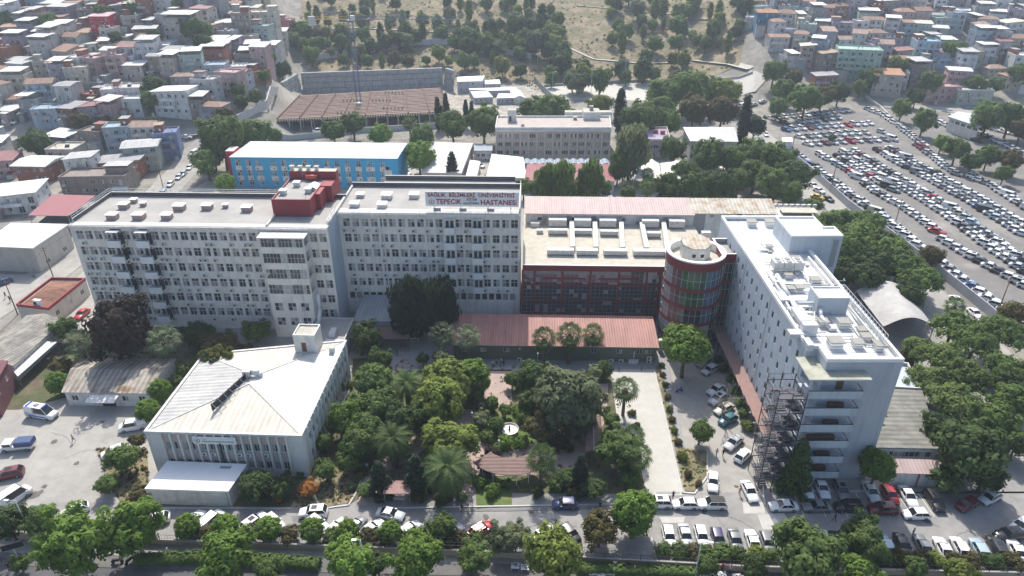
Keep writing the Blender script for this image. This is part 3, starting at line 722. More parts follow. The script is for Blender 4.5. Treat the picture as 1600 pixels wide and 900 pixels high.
# roof houses at the back of it
yb0 = lb(820, 349)[1]; xe = lb(1078, 352)[0]
b = MB(); o_ = [(3+i*4.1, 4.3+i*4.1, HG+.9, HG+1.7) for i in range(9)]
p4 = [(0.4, yb0), (xe, yb0), (xe, yb0+7), (.4, yb0+7)]
for i in range(4): wall_face(b, p4[i], p4[(i+1) % 4], HG+.01, HG+2.7, o_ if i == 0 else [], m=0, mback=1)
rh = part('roof_house', b, [WHD, GLS], gb)
b = MB(); b.prism([(.1, yb0-.4), (xe+.2, yb0-.4), (xe+.2, yb0+7.3), (.1, yb0+7.3)], [HG+2.72, HG+2.72, HG+4.3, HG+4.3], [HG+2.85, HG+2.85, HG+4.42, HG+4.42]); part('roof', b, [SHPINK], rh)
rt = root('rust_roofed_house', 'white walled annex under a rust stained sheet roof behind the round glass tower', 'building', (*P(1101, 350, HG), 0), rotR)
b = MB(); W_ = 17.2; b.prism([(0, 0), (W_, 0), (W_, 6), (0, 6)], 0, HG+2.9, 0); b.box(-3.2, -.01, 0, 6, 0, HG+2.9, 1); part('wall', b, [WHD, FRG], rt)
b = MB(); b.prism([(-3.6, -.5), (W_+.4, -.5), (W_+.4, 6.4), (-3.6, 6.4)], [HG+2.92, HG+2.92, HG+4.3, HG+4.3], [HG+3.05, HG+3.05, HG+4.42, HG+4.42]); part('roof', b, [SHRT], rt)
for x in (1.6, 5.0, 11.0, 14.6): link('window', window_mesh(1.1, .6, 'o', 2), rt, (x, -.09, HG+1.9))
b = MB(); b.box(7.6, 8.8, -.05, -.002, HG+.3, HG+2.7); part('door', b, [DRK], rt)
# ---- round glass tower --------------------------------------------
dr = root('round_glass_tower', 'round stair tower of green and blue glass with dark red bands', 'tower', (38.1, 130.6, 0), 0)
RD = 5.9; HD = 21.3; NS = 30
def ringpt(r, k, n=NS): return (r*cos(2*pi*k/n - pi/2), r*sin(2*pi*k/n - pi/2))
fl = 4.05; b = MB(); bd_ = []
zb = [(HD-1.9, HD)] + [(HD-1.9-fl*i-.75, HD-1.9-fl*i) for i in range(1, 5)]
for z0, z1 in zb:
    z0 = max(z0, 0); b.grid([[(*ringpt(RD+.14, k), z) for k in range(NS)] for z in (z0, z1)], 0, True, True)
    for z in (z0, z1): b.grid([[(*ringpt(r, k), z) for k in range(NS)] for r in (RD+.14, RD-.2)], 0, False, True)
part('red_band', b, [CRED], dr)
b = MB()
for i in range(5):
    zt_ = HD-1.9-fl*i - (0 if i == 0 else .75); z_b = max(HD-1.9-fl*(i+1), 0.2)
    zm = lerp(z_b, zt_, .52)
    for k in range(NS):
        a = k; kk = k if k < NS/2 else k-NS; q = R.random()
        m = {0: 0, 1: 0}.get(0)
        if kk in (-7, -6): m = 4
        elif -5 <= kk <= -4: m = 3 if i != 3 else 4
        elif -3 <= kk <= 0: m = 2 if i < 2 else (5 if i == 3 and kk < -1 else 0)
        elif 1 <= kk <= 2: m = 1 if i < 3 else (5 if i == 3 else 0)
        elif 3 <= kk <= 5: m = 1 if q < .5 and i < 2 else 0
        else: m = 0 if q < .8 else 4
        for za, zb_ in ((z_b, zm), (zm, zt_)):
            b.poly([(*ringpt(RD, k), za), (*ringpt(RD, k+1), za), (*ringpt(RD, k+1), zb_), (*ringpt(RD, k), zb_)], m)
part('glazing', b, [GLS, GLSBL, GLSG, GLSR, GLSB, GLSP], dr)
b = MB()
for k in range(NS): b.bar((*ringpt(RD+.03, k), .2), (*ringpt(RD+.03, k), HD-1.9), .05)
for i in range(5):
    zt_ = HD-1.9-fl*i; z = lerp(max(zt_-fl, .2), zt_-.4, .52)
    for k in range(NS): b.bar((*ringpt(RD+.03, k), z), (*ringpt(RD+.03, k+1), z), .045)
part('mullions', b, [ALU], dr)
b = MB(); b.grid([[(*ringpt(r, k), z) for k in range(NS)] for r, z in ((RD+.2, HD), (RD+.2, HD+.3), (RD-.6, HD+.3), (RD-.6, HD-1.3))], 0, False, True); b.poly([(*ringpt(RD-.6, k), HD-1.3) for k in range(NS)], 1); part('parapet', b, [WHT, ROOFB], dr)
b = MB(); oc = [(3.1*cos(pi/8+pi/4*k), .7+3.1*sin(pi/8+pi/4*k)) for k in range(8)]
b.prism(oc, HD-1.29, HD+1.3, 0, 1); b.prism([(x*1.03, .7+(y-.7)*1.03) for x, y in oc], HD+1.31, [HD+1.45+.12*(y+3) for x, y in oc], 1)
for x in (-.9, .8): b.box(x-.35, x+.35, .7-3.1*cos(pi/8)-.03, .7-3.1*cos(pi/8)-.002, HD-.4, HD+.3, 2)
part('lift_house', b, [WHD, SHRT, DRK], dr)
# link between round tower and the long wing
b = MB(); b.box(5.0, 8.6, -1.5, 6, 0, HD-1.5, 0, 1)
b.box(4.9, 8.6, -1.62, 6.0, HD-1.9, HD-.85, 2, 1); b.ring([(4.8, -1.7), (8.7, -1.7), (8.7, 6.1), (4.8, 6.1)], [(5.2, -1.3), (8.3, -1.3), (8.3, 5.7), (5.2, 5.7)], HD-.9, HD+.2, 2, 3, 1)
for i in range(1, 5): b.box(4.9, 8.55, -1.6, -1.5, HD-1.9-fl*i-.6, HD-1.9-fl*i, 2)
for i in range(10): b.box(5.0, 8.55, -1.56, -1.52, 1+fl*.5*i-.03, 1+fl*.5*i+.03, 4)
for i in range(5): b.box(5.2+.8*i-.03, 5.2+.8*i+.03, -1.57, -1.53, 0, HD-1.9, 4)
part('glass_link', b, [GLS, ROOFG, CRED, WHT, ALU], dr)
# ---- long wing ----------------------------------------------------
HT = 24.0; X0, X1, Y0, Y1 = 46.0, 59.3, 87.4, 142.3
tw = root('hospital_wing', 'long pale blue grey hospital wing with a white plant covered roof and end balconies', 'hospital building', (X0, Y0, 0), 0)
WT, DT = X1-X0, Y1-Y0; yb = 3.6
mb = MB(); ops = []
wy = [6.4+3.05*i for i in range(15)]; zs = [20.2-3.3*i for i in range(6)]; ops = []
for i, y in enumerate(wy):
    for j, z in enumerate(zs): ops.append((DT-yb-(y-yb)-.45 - 0, DT-yb-(y-yb)+.45, z, z+1.35))
# west wall runs from back (y=DT) to the balcony recess (y=yb)
wall_face(mb, (0, DT), (0, yb), 0, HT, [(DT-y-.45, DT-y+.45, z, z+1.35) for y in wy for z in zs], m=0)
wall_face(mb, (0, yb), (1.7, yb), 0, HT, [], m=0); wall_face(mb, (1.7, yb), (1.7, 0), 0, HT-1.7, [], m=0)
mb.poly([(1.7, yb, HT-1.7), (1.7, 0, HT-1.7), (1.7, 0, HT), (1.7, yb, HT)], 0)
wall_face(mb, (1.7, 0), (WT, 0), 0, HT, [], m=1); wall_face(mb, (WT, 0), (WT, DT), 0, HT, [(u, u+.9, z, z+1.35) for u in [4+4*i for i in range(12)] for z in zs], m=0)
wall_face(mb, (WT, DT), (0, DT), 0, HT, [], m=0)
for y in (yb+1.2, yb+17.0, yb+32): mb.box(-.06, -.002, y, y+.12, 0, HT-.6, 2)
part('wall', mb, [HB, mat('grey_blue_plaster', (.44, .47, .51), .9, .07, .2, streak=.2), CONCL], tw)
mw = Many(tw, 'window')
for y in wy:
    for z in zs: mw.add(window_mesh(.9, 1.3, 'o', R.randrange(7)), (.1, y, z), -pi/2, rank=y*.01)
mw.done()
# balconies at the south west corner
zf = [18.6-3.25*i for i in range(6)]
for i, z in enumerate(zf):
    if z < 1.5: continue
    b = MB(); xw = -1.1; xe_ = 7.3
    b.box(xw, xe_, -2.1, -.002, z-.22, z, 0); b.box(xw, 1.69, 0, yb-.2, z-.22, z, 0)
    b.box(xw, xe_, -2.1, -1.98, z, z+1.15, 0); b.box(xw, xw+.12, -1.97, .3, z, z+1.15, 0)
    ba = part('balcony', b, [HB], tw)
    b = MB(); b.bar((xe_-.05, -2.04, z+1.2), (xe_-.05, -.05, z+1.2), .05); b.bar((xw, -2.04, z+1.22), (xe_, -2.04, z+1.22), .05); b.bar((xe_-.05, -2.04, z), (xe_-.05, -2.04, z+1.2), .05); b.bar((xe_-.05, -.06, z+.1), (xe_-.05, -2.04, z+1.2), .04)
    part('railing', b, [STEEL], ba)
    b = MB()
    if i == 0: b.box(4.0, 5.1, -.06, -.003, z+.01, z+2.3, 0)
    else: b.box(1.9, 3.2, -.06, -.003, z+1.6, z+2.1, 0); b.box(3.3 if i != 3 else 1.2, 5.6, -1.0, -.3, z+.01, z+.8+.3*(i % 2), 1)
    part('balcony_door' if i == 0 else 'vent_grille', b, [WOOD, mat('stored_boards', (.13, .07, .06), .9, .2)], tw)
b = MB(); b.box(-1.5, 7.9, -2.4, -.03, 22.0, 22.22, 1, 0); b.box(-1.5, 1.66, -.02, yb-.03, 22.0, 22.22, 1, 0); part('balcony_roof', b, [mat('mossy_screed', (.42, .42, .34), .95, .2, .6, col2=(.31, .31, .25), s2=.4), WHD], tw)
b = MB(); b.box(-.9, -.6, -1.9, -1.6, 0, 21.9); b.box(3.4, 3.7, -1.9, -1.6, 0, 1.9); b.box(1.0, 2.6, -2.4, -.01, 0, 2.1); part('column', b, [HB], tw)
# roof
p4 = [(0, 0), (WT, 0), (WT, DT), (0, DT)]; pw = [(1.7, 0), (WT, 0), (WT, DT), (0, DT), (0, yb), (1.7, yb)]
b = MB(); b.prism(inset(pw, .02), HT-.9, HT-.6, 0); b.ring(inset(pw, -.03), inset(pw, .4), HT-.3, HT+.3, 1, 1, 1)
b.ring(inset(pw, .02), inset(pw, .38), HT-.6, HT-.28, 1, 1, 2)
b.box(WT-1.75, WT-1.45, .5, DT-20, HT-.59, HT+.28, 1); b.box(WT-1.44, WT-.42, .5, DT-20, HT-.59, HT-.5, 3)
part('roof', b, [ROOFM, WHT, HB, CONCL], tw)
zr = HT-.58
# plant house at the north east
q0 = P(1231, 396, zr); pb = MB(); qx, qy = q0[0]-X0, q0[1]-Y0
pr4 = [(qx, qy), (qx+10.2, qy), (qx+10.2, qy+4.4), (qx+8, qy+4.4), (qx+8, qy+9.5), (qx, qy+9.5)]
pb.prism(pr4, HT-4, zr+3.6, 0, 1); pb.ring(pr4, inset(pr4, .3), zr+3.6, zr+3.95, 2); pb.box(qx+8.5, qx+9.6, qy-.04, qy-.003, zr-3.0, zr+3.0, 3)
pb.box(WT+.05, qx+10.1, qy+.1, qy+4.3, 0, HT-4.01, 0)
part('plant_house', pb, [HB, ROOFM, WHT, FRG], tw)
# second plant house
b = MB(); c0 = P(1279, 492, zr); cx, cy = c0[0]-X0, c0[1]-Y0
b.box(cx-.6, cx+4.6, cy, cy+4.0, zr+.05, zr+3.1, 0, 1); b.ring([(cx-.6, cy), (cx+4.6, cy), (cx+4.6, cy+4), (cx-.6, cy+4)], [(cx-.4, cy+.2), (cx+4.4, cy+.2), (cx+4.4, cy+3.8), (cx-.4, cy+3.8)], zr+3.1, zr+3.35, 1); part('plant_house', b, [HB, ROOFM], tw)
# chiller with six fans
c0 = P(1208, 428, zr); cx, cy = c0[0]-X0, c0[1]-Y0
b = MB(); 
for k in (0, 1.9, 3.8): b.box(cx+k, cx+k+1.75, cy, cy+2.4, zr+.8, zr+2.3, 0)
for k in range(6): b.bar((cx+.9+1.9*(k % 3), cy+.65+1.15*(k//3), zr+2.3), (cx+.9+1.9*(k % 3), cy+.65+1.15*(k//3), zr+2.42), .5, 12, 1)
for x in (0, 1.8, 3.7, 5.5): b.bar((cx+x, cy, zr), (cx+x, cy, zr+.8), .07); b.bar((cx+x, cy+2.3, zr), (cx+x, cy+2.3, zr+.8), .07)
part('chiller', b, [WHD, FRG], tw)
def tl(px, py): 
    c = P(px, py, zr+.4); return c[0]-X0, c[1]-Y0
WVB = mat('vent_slats', (.30, .29, .26), .7, .15, 2)
for px, py, s in [(1174, 350, 1.3), (1202, 350, 1.3), (1202, 386, .8), (1243, 408, 1.3), (1231, 431, .9), (1236, 452, .8), (1249, 451, .9), (1285, 505, 1.1), (1317, 507, 1.3), (1304, 538, 1.5), (1339, 538, 1.1), (1346, 517, .9), (1352, 528, 1.0), (1374, 542, 1.2), (1273, 440, 1.2)]:
    x, y = tl(px, py)
    if x < 1: x = 1.2
    b = vent_mb(x, y, zr+.02, 1.3*s, 1.2*s, .8*s); b.box(x-.66*s, x+.66*s, y-.61*s, y+.61*s, zr+.3*s, zr+.4*s, 2); part('roof_vent', b, [WHT, WVB, WVB], tw)
# ducts and pipes
def tp(px, py, h): 
    c = P(px, py, zr+h); return (c[0]-X0, c[1]-Y0, zr+h)
for pl, r_ in [([(1205, 430, .5), (1222, 462, .5), (1245, 500, .6), (1263, 528, .6)], .22), ([(1214, 430, .4), (1234, 465, .5), (1252, 495, .5)], .45), ([(1246, 474, 1.4), (1283, 474, 1.4), (1283, 494, 1.4), (1296, 512, .5)], .3),
              ([(1221, 444, .3), (1320, 446, .3)], .18), ([(1218, 455, .3), (1300, 457, .3)], .18), ([(1230, 470, .3), (1265, 471, .3)], .22), ([(1236, 480, .3), (1268, 481, .3)], .2), ([(1315, 500, .3), (1332, 510, .3), (1352, 538, .3), (1368, 540, .3)], .13), ([(1325, 480, .3), (1345, 510, .3), (1378, 548, .3)], .15),
              ([(1196, 420, .3), (1215, 452, .3), (1230, 485, .3), (1242, 515, .3)], .1), ([(1206, 424, .3), (1250, 424, .3), (1262, 440, .3), (1290, 445, .3)], .1), ([(1272, 480, .4), (1274, 520, .4), (1290, 520, .4)], .12), ([(1325, 470, .8), (1335, 480, .4), (1350, 500, .4)], .1)]:
    b = MB(); b.path([tp(*q) for q in pl], r_, 8); part('pipe', b, [GALV], tw)
for px, py, w_, d_, h_ in [(1250, 500, 1.9, 4.2, 1.6), (1262, 520, 2.4, 1.2, 2.2), (1244, 523, 2.6, 1.6, 1.0), (1222, 466, 1.6, 3.0, .9), (1262, 540, 1.0, 2.2, 1.2)]:
    x, y = tl(px, py); b = MB(); b.box(x-w_/2, x+w_/2, y-d_/2, y+d_/2, zr+.1, zr+h_); b.box(x-w_/2-.02, x+w_/2+.02, y-d_/2+.1, y+d_/2-.1, zr+h_*.4, zr+h_*.5, 1); part('air_handling_unit', b, [GALV, WVB], tw)
for i in range(9):   # rows of small plant bits along the roof edges
    x, y = tl(1205+i*7.4, 428+i*13.5); b = MB(); b.box(x-.5, x+.3, y-.4, y+.4, zr+.02, zr+.5+.3*(i % 2)); b.bar((x-.8, y-.6, zr+.1), (x+.9, y+.5, zr+.3), .09, 5); part('pump', b, [GALV], tw)
# lattice screen on the east parapet
b = MB(); ya, yb2 = 3.0, 19.0
for i in range(17): 
    y = lerp(ya, yb2, i/16); b.bar((WT-1.6, y, HT+.2), (WT-1.6, y, HT+2.6), .05)
for q in (.3, 1.0, 1.8, 2.6): b.bar((WT-1.6, ya, HT+q), (WT-1.6, yb2, HT+q), .045)
for i in range(0, 16): b.bar((WT-1.6, lerp(ya, yb2, i/16), HT+.3), (WT-1.6, lerp(ya, yb2, (i+1)/16), HT+2.6), .03)
part('lattice_screen', b, [ALU], tw)
b = MB(); rr2 = random.Random(5)
for i in range(18):
    y = 3+3.0*i; b.box(.6, WT-.6, y, y+.05, zr+.022, zr+.03)
for x in (3.5, 7.0, 10.4): b.box(x, x+.05, 1, DT-1, zr+.032, zr+.04)
part('membrane_seams', b, [WVB], tw)
for i in range(16):
    x, y = rr2.uniform(1.2, WT-1.2), rr2.uniform(2, DT-14); b = MB(); b.box(x, x+rr2.uniform(.4, 1.4), y, y+rr2.uniform(.4, 1.2), zr+.05, zr+rr2.uniform(.15, .7)); part('plant_box', b, [rr2.choice((WHD, FRG, WVB, GALV))], tw)
for i in range(12):
    x, y = rr2.uniform(1.2, WT-2), rr2.uniform(4, DT-16); b = MB(); a_ = rr2.choice((0, 1)); l_ = rr2.uniform(2, 6); b.path([(x, y, zr+.3), (x+(l_ if a_ else 0), y+(0 if a_ else l_), zr+.3), (x+(l_ if a_ else .8), y+(.8 if a_ else l_), zr+.3)], rr2.uniform(.05, .12), 6); part('pipe', b, [GALV], tw)
# ---- steel escape stair -------------------------------------------
fe = root('fire_escape', 'black steel escape stair lattice tower against the corner of the hospital wing', 'stairs', (40.2, 84.4, 0), 0)
b = MB(); fw, fd, fh = 4.3, 5.0, 19.0; lv = [3.25*i for i in range(1, 6)]; STG = mat('dark_grating', (.10, .10, .12), .7, .2, 2)
for x in (0, fw/2, fw):
    for y in (0, fd): b.bar((x, y, 0), (x, y, fh+1.1), .075)
for z in lv + [fh]:
    for y in (0, fd): b.bar((0, y, z), (fw, y, z), .08); b.bar((0, y, z+1.1), (fw, y, z+1.1), .04)
    for x in (0, fw): b.bar((x, 0, z), (x, fd, z), .08); b.bar((x, 0, z+1.1), (x, fd, z+1.1), .04)
zz = [0]+lv+[fh]
for a, c in zip(zz, zz[1:]):
    for y in (0,): b.bar((0, y, a), (fw/2, y, c), .03); b.bar((fw/2, y, c), (fw, y, a), .03)
    for x in (0, fw): b.bar((x, 0, a), (x, fd, c), .03)
part('frame', b, [STEEL], fe)
for i, (a, c) in enumerate(zip(zz, zz[1:])):
    b = MB(); m_ = (a+c)/2
    for k, (ya_, yb_, x0_, za, zb_) in enumerate(((.7, fd-.9, .5, a, m_), (fd-.9, .7, 2.7, m_, c))):
        n = 9
        for s in range(n):
            y = lerp(ya_, yb_, s/n); z = lerp(za, zb_, (s+1)/n); b.box(x0_, x0_+1.3, min(y, y+(yb_-ya_)/n), max(y, y+(yb_-ya_)/n), z-.05, z)
        for x in (x0_, x0_+1.3): b.bar((x, ya_, za+1), (x, yb_, zb_+1), .035); b.bar((x, ya_, za), (x, yb_, zb_), .05)
    b.box(.2, fw-.2, fd-1.2, fd-.1, m_-.06, m_); part('stair_flight', b, [STG], fe)
    b = MB(); b.box(.15, fw-.15, .1, 1.0, c-.05, c); b.box(2.9, fw+1.0, 1.0, fd-.1, c-.05, c) if i < 5 else None; part('landing', b, [STG], fe)
# ---- awnings along the wing ----------------------------------------
aw = root('stepped_awning', 'row of stepped brown awning panels along the foot of the blue grey wing', 'awning', (43.4, 88.0, 0), 0)
PK = mat('brown_awning', (.33, .21, .18), .8, .15, 1)
for i in range(16):
    y0 = 2.2+i*3.0; zz_ = 3.6
    b = MB(); b.prism([(0, y0), (2.5, y0), (2.5, y0+2.9), (0, y0+2.9)], [zz_, zz_, zz_+.5, zz_+.5], [zz_+.08, zz_+.08, zz_+.58, zz_+.58], 0); b.box(0, 2.5, y0-.08, y0-.01, zz_-.18, zz_+.1, 1); part('awning_panel', b, [PK, DRED], aw)
b = MB()
for i in range(17): b.bar((.1, 2.2+i*3, 0), (.1, 2.2+i*3, 3.6), .06)
b.bar((.1, 2.2, 3.55), (.1, 50.2, 3.55), .06); part('posts', b, [STEEL], aw)
# entrance wing between the two blocks, with plant on its roof
el = root('entrance_link', 'low flat roofed link with pipes and glass roof at the foot of the loggia bay', 'building', (-43.5, 118.6, 0), rotL)
b = MB(); b.box(0, 8.6, 0, 12.6, 0, 4.6, 0, 1); b.ring([(0, 0), (8.6, 0), (8.6, 12.6), (0, 12.6)], [(.25, .25), (8.35, .25), (8.35, 12.35), (.25, 12.35)], 4.6, 5.0, 2)
part('wall', b, [HB, ROOFG, CONCL], el)
b = MB(); b.box(4.6, 8.1, .4, 4.0, 4.62, 5.0, 0); part('skylight', b, [mat('frosted_roof', (.5, .55, .6), .4, .1)], el)
b = MB(); b.box(.8, 2.4, 4.4, 6.6, 4.62, 6.6); b.path([(1.6, 6.6, 5.5), (1.6, 10, 5.5), (1.6, 12.0, 7.5), (1.6, 12.0, 11)], .4, 8); b.box(5.0, 6.2, 5, 7.4, 4.62, 5.7); part('duct', b, [GALV], el)
ec = root('entrance_hall', 'grey sheet roofed entrance hall with a brown canopy in front of the right block', 'building', (-34.4, 130.6, 0), rotR)
b = MB(); b.box(0, 12.5, 0, 10.0, 0, 4.4, 0); part('wall', b, [HB], ec)
b = MB(); b.prism([(-.3, -.4), (12.8, -.4), (12.8, 10.2), (-.3, 10.2)], [4.42]*4, [4.6, 4.6, 5.2, 5.2]); part('roof', b, [mat('grey_sheet', (.36, .38, .40), .6, .1, .4, stripe=(0, .8, .15))], ec)
b = MB(); b.prism([(0, -5.0), (12.5, -5.0), (12.5, -.42), (0, -.42)], [3.0, 3.0, 3.5, 3.5], [3.1, 3.1, 3.6, 3.6]); b.bar((.2, -4.9, 0), (.2, -4.9, 3), .08); b.bar((12.3, -4.9, 0), (12.3, -4.9, 3), .08); part('canopy', b, [BRN], ec)
b = MB(); b.box(12.9, 14.6, -4.9, -4.8, 2.3, 3.3, 0); b.box(13.1, 14.4, -4.93, -4.902, 2.5, 3.1, 1); part('entrance_sign', b, [FRG, DRK], ec)
# long low building with the red sheet roof
lw = root('red_roofed_outbuilding', 'long low olive building with a brick red sheet roof in front of the glass block', 'building', (-12.2, 122.4, 0), rotR)
Wp = 42.3; b = MB(); p4 = [(0, 0), (Wp, 0), (Wp, 9.6), (0, 9.6)]; wx = [2.3, 6.2, 11, 19, 29.3, 34.6, 38.8, 40.6]
wall_face(b, p4[0], p4[1], 0, 4.0, [(x-.6, x+.6, 1.9, 3.0) for x in wx]); 
for i in (1, 2, 3): wall_face(b, p4[i], p4[(i+1) % 4], 0, 4.0, [])
part('wall', b, [GRNW], lw)
for x in wx: link('window', window_mesh(1.2, 1.1, 's', R.randrange(7)), lw, (x, .1, 1.9))
b = MB(); n = 8; prof = [(y, 4.02+1.3*sin(pi/2*(y+.6)/10.4)) for y in [-.6+10.4*i/n for i in range(n+1)]]
b.grid([[(x, y, z) for x in (-.4, Wp+.4)] for y, z in prof], 0, False); b.grid([[(x, y, z-.12) for x in (-.4, Wp+.4)] for y, z in prof], 1, False)
b.poly([(-.4, -.6, 3.9), (Wp+.4, -.6, 3.9), (Wp+.4, -.6, 4.02), (-.4, -.6, 4.02)], 1)
for x in (-.4, Wp+.4): b.poly([(x, y, z) for y, z in prof] + [(x, 9.8, 3.9), (x, -.6, 3.9)], 1)
part('roof', b, [SHRED, WHD], lw)
for x, z in ((33, .1), (35.1, .1), (38.2, .1), (40.9, .1), (40.9, .9), (13.8, .1)): link('air_conditioner', ACM, lw, (x, -.25, z), 0, 1.2)
b = MB(); b.path([(37.7, -.1, .6), (37.7, -.1, 2.6)], .12, 6); b.box(36.6, 38.4, -1.0, -.2, .05, .8); part('condenser_duct', b, [GALV], lw)
# ================================================================ other buildings, each set out from its own roof corners
def cen(p): return (sum(q[0] for q in p)/len(p), sum(q[1] for q in p)/len(p))
def roof_mb(p, z, kind, h=1.4, over=.35):
    """returns mesh builder of a roof over polygon p (ccw, first edge = front) with eaves at z"""
    b = MB(); o = inset(p, -over)
    if kind == 'flat': b.prism(o, z+.003, z+.25)
    elif kind == 'parapet':
        b.prism(inset(p, .26), z-.3, z-.1, 1); b.ring(inset(p, -.04), inset(p, .25), z-.15, z+.55, 0)
    elif kind in ('shed', 'shedx'):
        zz = [z+.003, z+.003, z+h, z+h] if kind == 'shed' else [z+.003, z+h, z+h, z+.003]
        b.prism(o, zz, [q+.12 for q in zz])
        i = p; 
        zc = [z, z, z+h*.94, z+h*.94] if kind == 'shed' else [z, z+h*.94, z+h*.94, z]
        b.prism(inset(p, .05), z-.02, zc, 1)
    elif kind in ('gable', 'hip', 'gablex'):
        q = o if kind != 'gablex' else o[1:]+o[:1]
        k = .5 if kind != 'hip' else .5
        e = 0.0 if kind != 'hip' else min(.32, .5*hypot(q[2][0]-q[1][0], q[2][1]-q[1][1])/hypot(q[1][0]-q[0][0], q[1][1]-q[0][1]))
        ml = (lerp(q[0][0], q[3][0], .5), lerp(q[0][1], q[3][1], .5)); mr_ = (lerp(q[1][0], q[2][0], .5), lerp(q[1][1], q[2][1], .5))
        a = (lerp(ml[0], mr_[0], e), lerp(ml[1], mr_[1], e)); c = (lerp(ml[0], mr_[0], 1-e), lerp(ml[1], mr_[1], 1-e))
        z0 = z+.003; A3 = (*a, z+h); C3 = (*c, z+h); v = [(*t, z0) for t in q]; 
        b.poly([v[0], v[1], C3, A3], 0); b.poly([v[2], v[3], A3, C3], 0)
        b.poly([v[1], v[2], C3], 0 if kind == 'hip' else 1); b.poly([v[3], v[0], A3], 0 if kind == 'hip' else 1); b.poly(v[::-1], 1)
        b.prism(q, z0-.14, z0-.002, 1)
    return b
GRP = {}
def bld(name, label, cat, px4, h, wall=WHD, roof='flat', rm=None, rh=1.4, over=.35, wins=(), wcol=None, rcol=None, z0=0.0, group=None, wmat2=None, ws='s', edge=None, lift=0.0):
    """px4: photo places of the roof corners (front left, front right, back right, back left); wins: (edge, n, floors, w, h, sill list)"""
    w4 = [P(x, y, z0+h) for x, y in px4]
    if area(w4) < 0: w4 = w4[::-1]
    c = cen(w4); a = atan2(w4[1][1]-w4[0][1], w4[1][0]-w4[0][0]); ca, sa = cos(-a), sin(-a)
    lp = [((x-c[0])*ca-(y-c[1])*sa, (x-c[0])*sa+(y-c[1])*ca) for x, y in w4]
    e = root(name, label, cat, (c[0], c[1], z0), a, group); b = MB(); wl = []; n = len(lp)
    for k in range(n):
        p, q = lp[k], lp[(k+1) % n]; L_ = hypot(q[0]-p[0], q[1]-p[1]); ops = []
        for ed, nw, sills, ww, wh in wins:
            if ed != k: continue
            for i in range(nw):
                u = L_*(i+.5)/nw
                for s_ in sills:
                    ops.append((u-ww/2, u+ww/2, s_, s_+wh)); wl.append((p[0]+(q[0]-p[0])*u/L_, p[1]+(q[1]-p[1])*u/L_, s_, ww, wh, atan2(q[1]-p[1], q[0]-p[0])))
        wall_face(b, p, q, -3 if z0 > 0 else 0, h, ops, .12, 0)
    part('wall', b, [wall, wmat2 or wall], e, wcol)
    part('roof', roof_mb(lp, h, roof, rh, over), [rm or CONC, wall if wcol is None else PL], e, rcol if rcol else wcol)
    for x, y, s_, ww, wh, an in wl:
        link('window', window_mesh(ww, wh, ws, R.randrange(7)), e, (x-sin(an)*.06, y+cos(an)*.06, s_), an)
    e['_h'] = h; return e, lp
def clean(e): 
    if '_h' in e: del e['_h']
# clinic -----------------------------------------------------------
H9 = 9.0
cl, cp = bld('clinic', 'white two storey clinic with a pale ribbed hip roof, pink panels and slim fins', 'clinic', [(226, 674), (471, 681), (541, 532), (318, 553)], H9, WHD, 'flat', over=-.4, wcol=(.62, .63, .60), rm=CONCL)
bpy.data.objects.remove([o for o in cl.children if o.name.startswith('roof')][0])
L0 = hypot(cp[1][0]-cp[0][0], cp[1][1]-cp[0][1]); L1 = hypot(cp[2][0]-cp[1][0], cp[2][1]-cp[1][1])
bpy.data.objects.remove([o for o in cl.children if o.name.startswith('wall')][0])
b = MB(); npan = 14; u0 = 2.6; pw_ = (L0-5.2)/npan
ops = []
for i in range(npan):
    u = u0+pw_*i
    for za, zb_ in ((1.6, 3.2), (5.3, 6.9)): ops.append((u+.17, u+pw_-.17, za, zb_))
wall_face(b, cp[0], cp[1], 0, H9-.25, ops, .2, 0); ns = 13; ops1 = []
for i in range(ns):
    u = 2.2+(L1-4)*i/ns
    for za, zb_ in ((1.6, 3.3), (5.3, 6.9)): ops1.append((u+.45, u+1.75, za, zb_))
wall_face(b, cp[1], cp[2], 0, H9-.25, ops1, .3, 0); wall_face(b, cp[2], cp[3], 0, H9-.25, []); wall_face(b, cp[3], cp[0], 0, H9-.25, [])
ax = (cp[1][0]-cp[0][0])/L0, (cp[1][1]-cp[0][1])/L0
for i in range(npan):
    x = cp[0][0]+u0+pw_*i; y = cp[0][1]
    for za, zb_ in ((3.25, 5.25), (6.95, H9-.3)): b.box(x+.2, x+pw_-.2, y-.05, y-.003, za, zb_, 1)
for i in range(npan+1):
    x = cp[0][0]+u0+pw_*i; b.box(x-.16, x+.16, cp[0][1]-.35, cp[0][1]-.002, .9, H9-.25, 0)
part('wall', b, [PL, PNKW], cl, (.60, .61, .59))
# side fins
b = MB(); d1 = ((cp[2][0]-cp[1][0])/L1, (cp[2][1]-cp[1][1])/L1)
for i in range(ns+1):
    u = 2.2+(L1-4)*i/ns; x, y = cp[1][0]+d1[0]*u, cp[1][1]+d1[1]*u
    b.prism([(x, y-.12), (x+.26, y-.12), (x+.26, y+.12), (x, y+.12)], .9, H9-.05)
part('side_fins', b, [PL], cl, (.60, .61, .59))
for u0_, u1_, za, zb_ in ops: link('window', window_mesh(u1_-u0_, zb_-za, 's', R.randrange(7)), cl, ((u0_+u1_)/2+cp[0][0], cp[0][1]+.1, za))
an = atan2(d1[1], d1[0])
for u0_, u1_, za, zb_ in ops1:
    u = (u0_+u1_)/2; link('window', window_mesh(1.3, 1.6, 's', R.randrange(7)), cl, (cp[1][0]+d1[0]*u-.12, cp[1][1]+d1[1]*u, za), an)
b = MB(); o = inset(cp, -.12); ii = inset(cp, .35)
b.ring(o, ii, H9-.24, H9+.12, 0, 0, 1)
part('parapet', b, [WHD, CONC], cl)
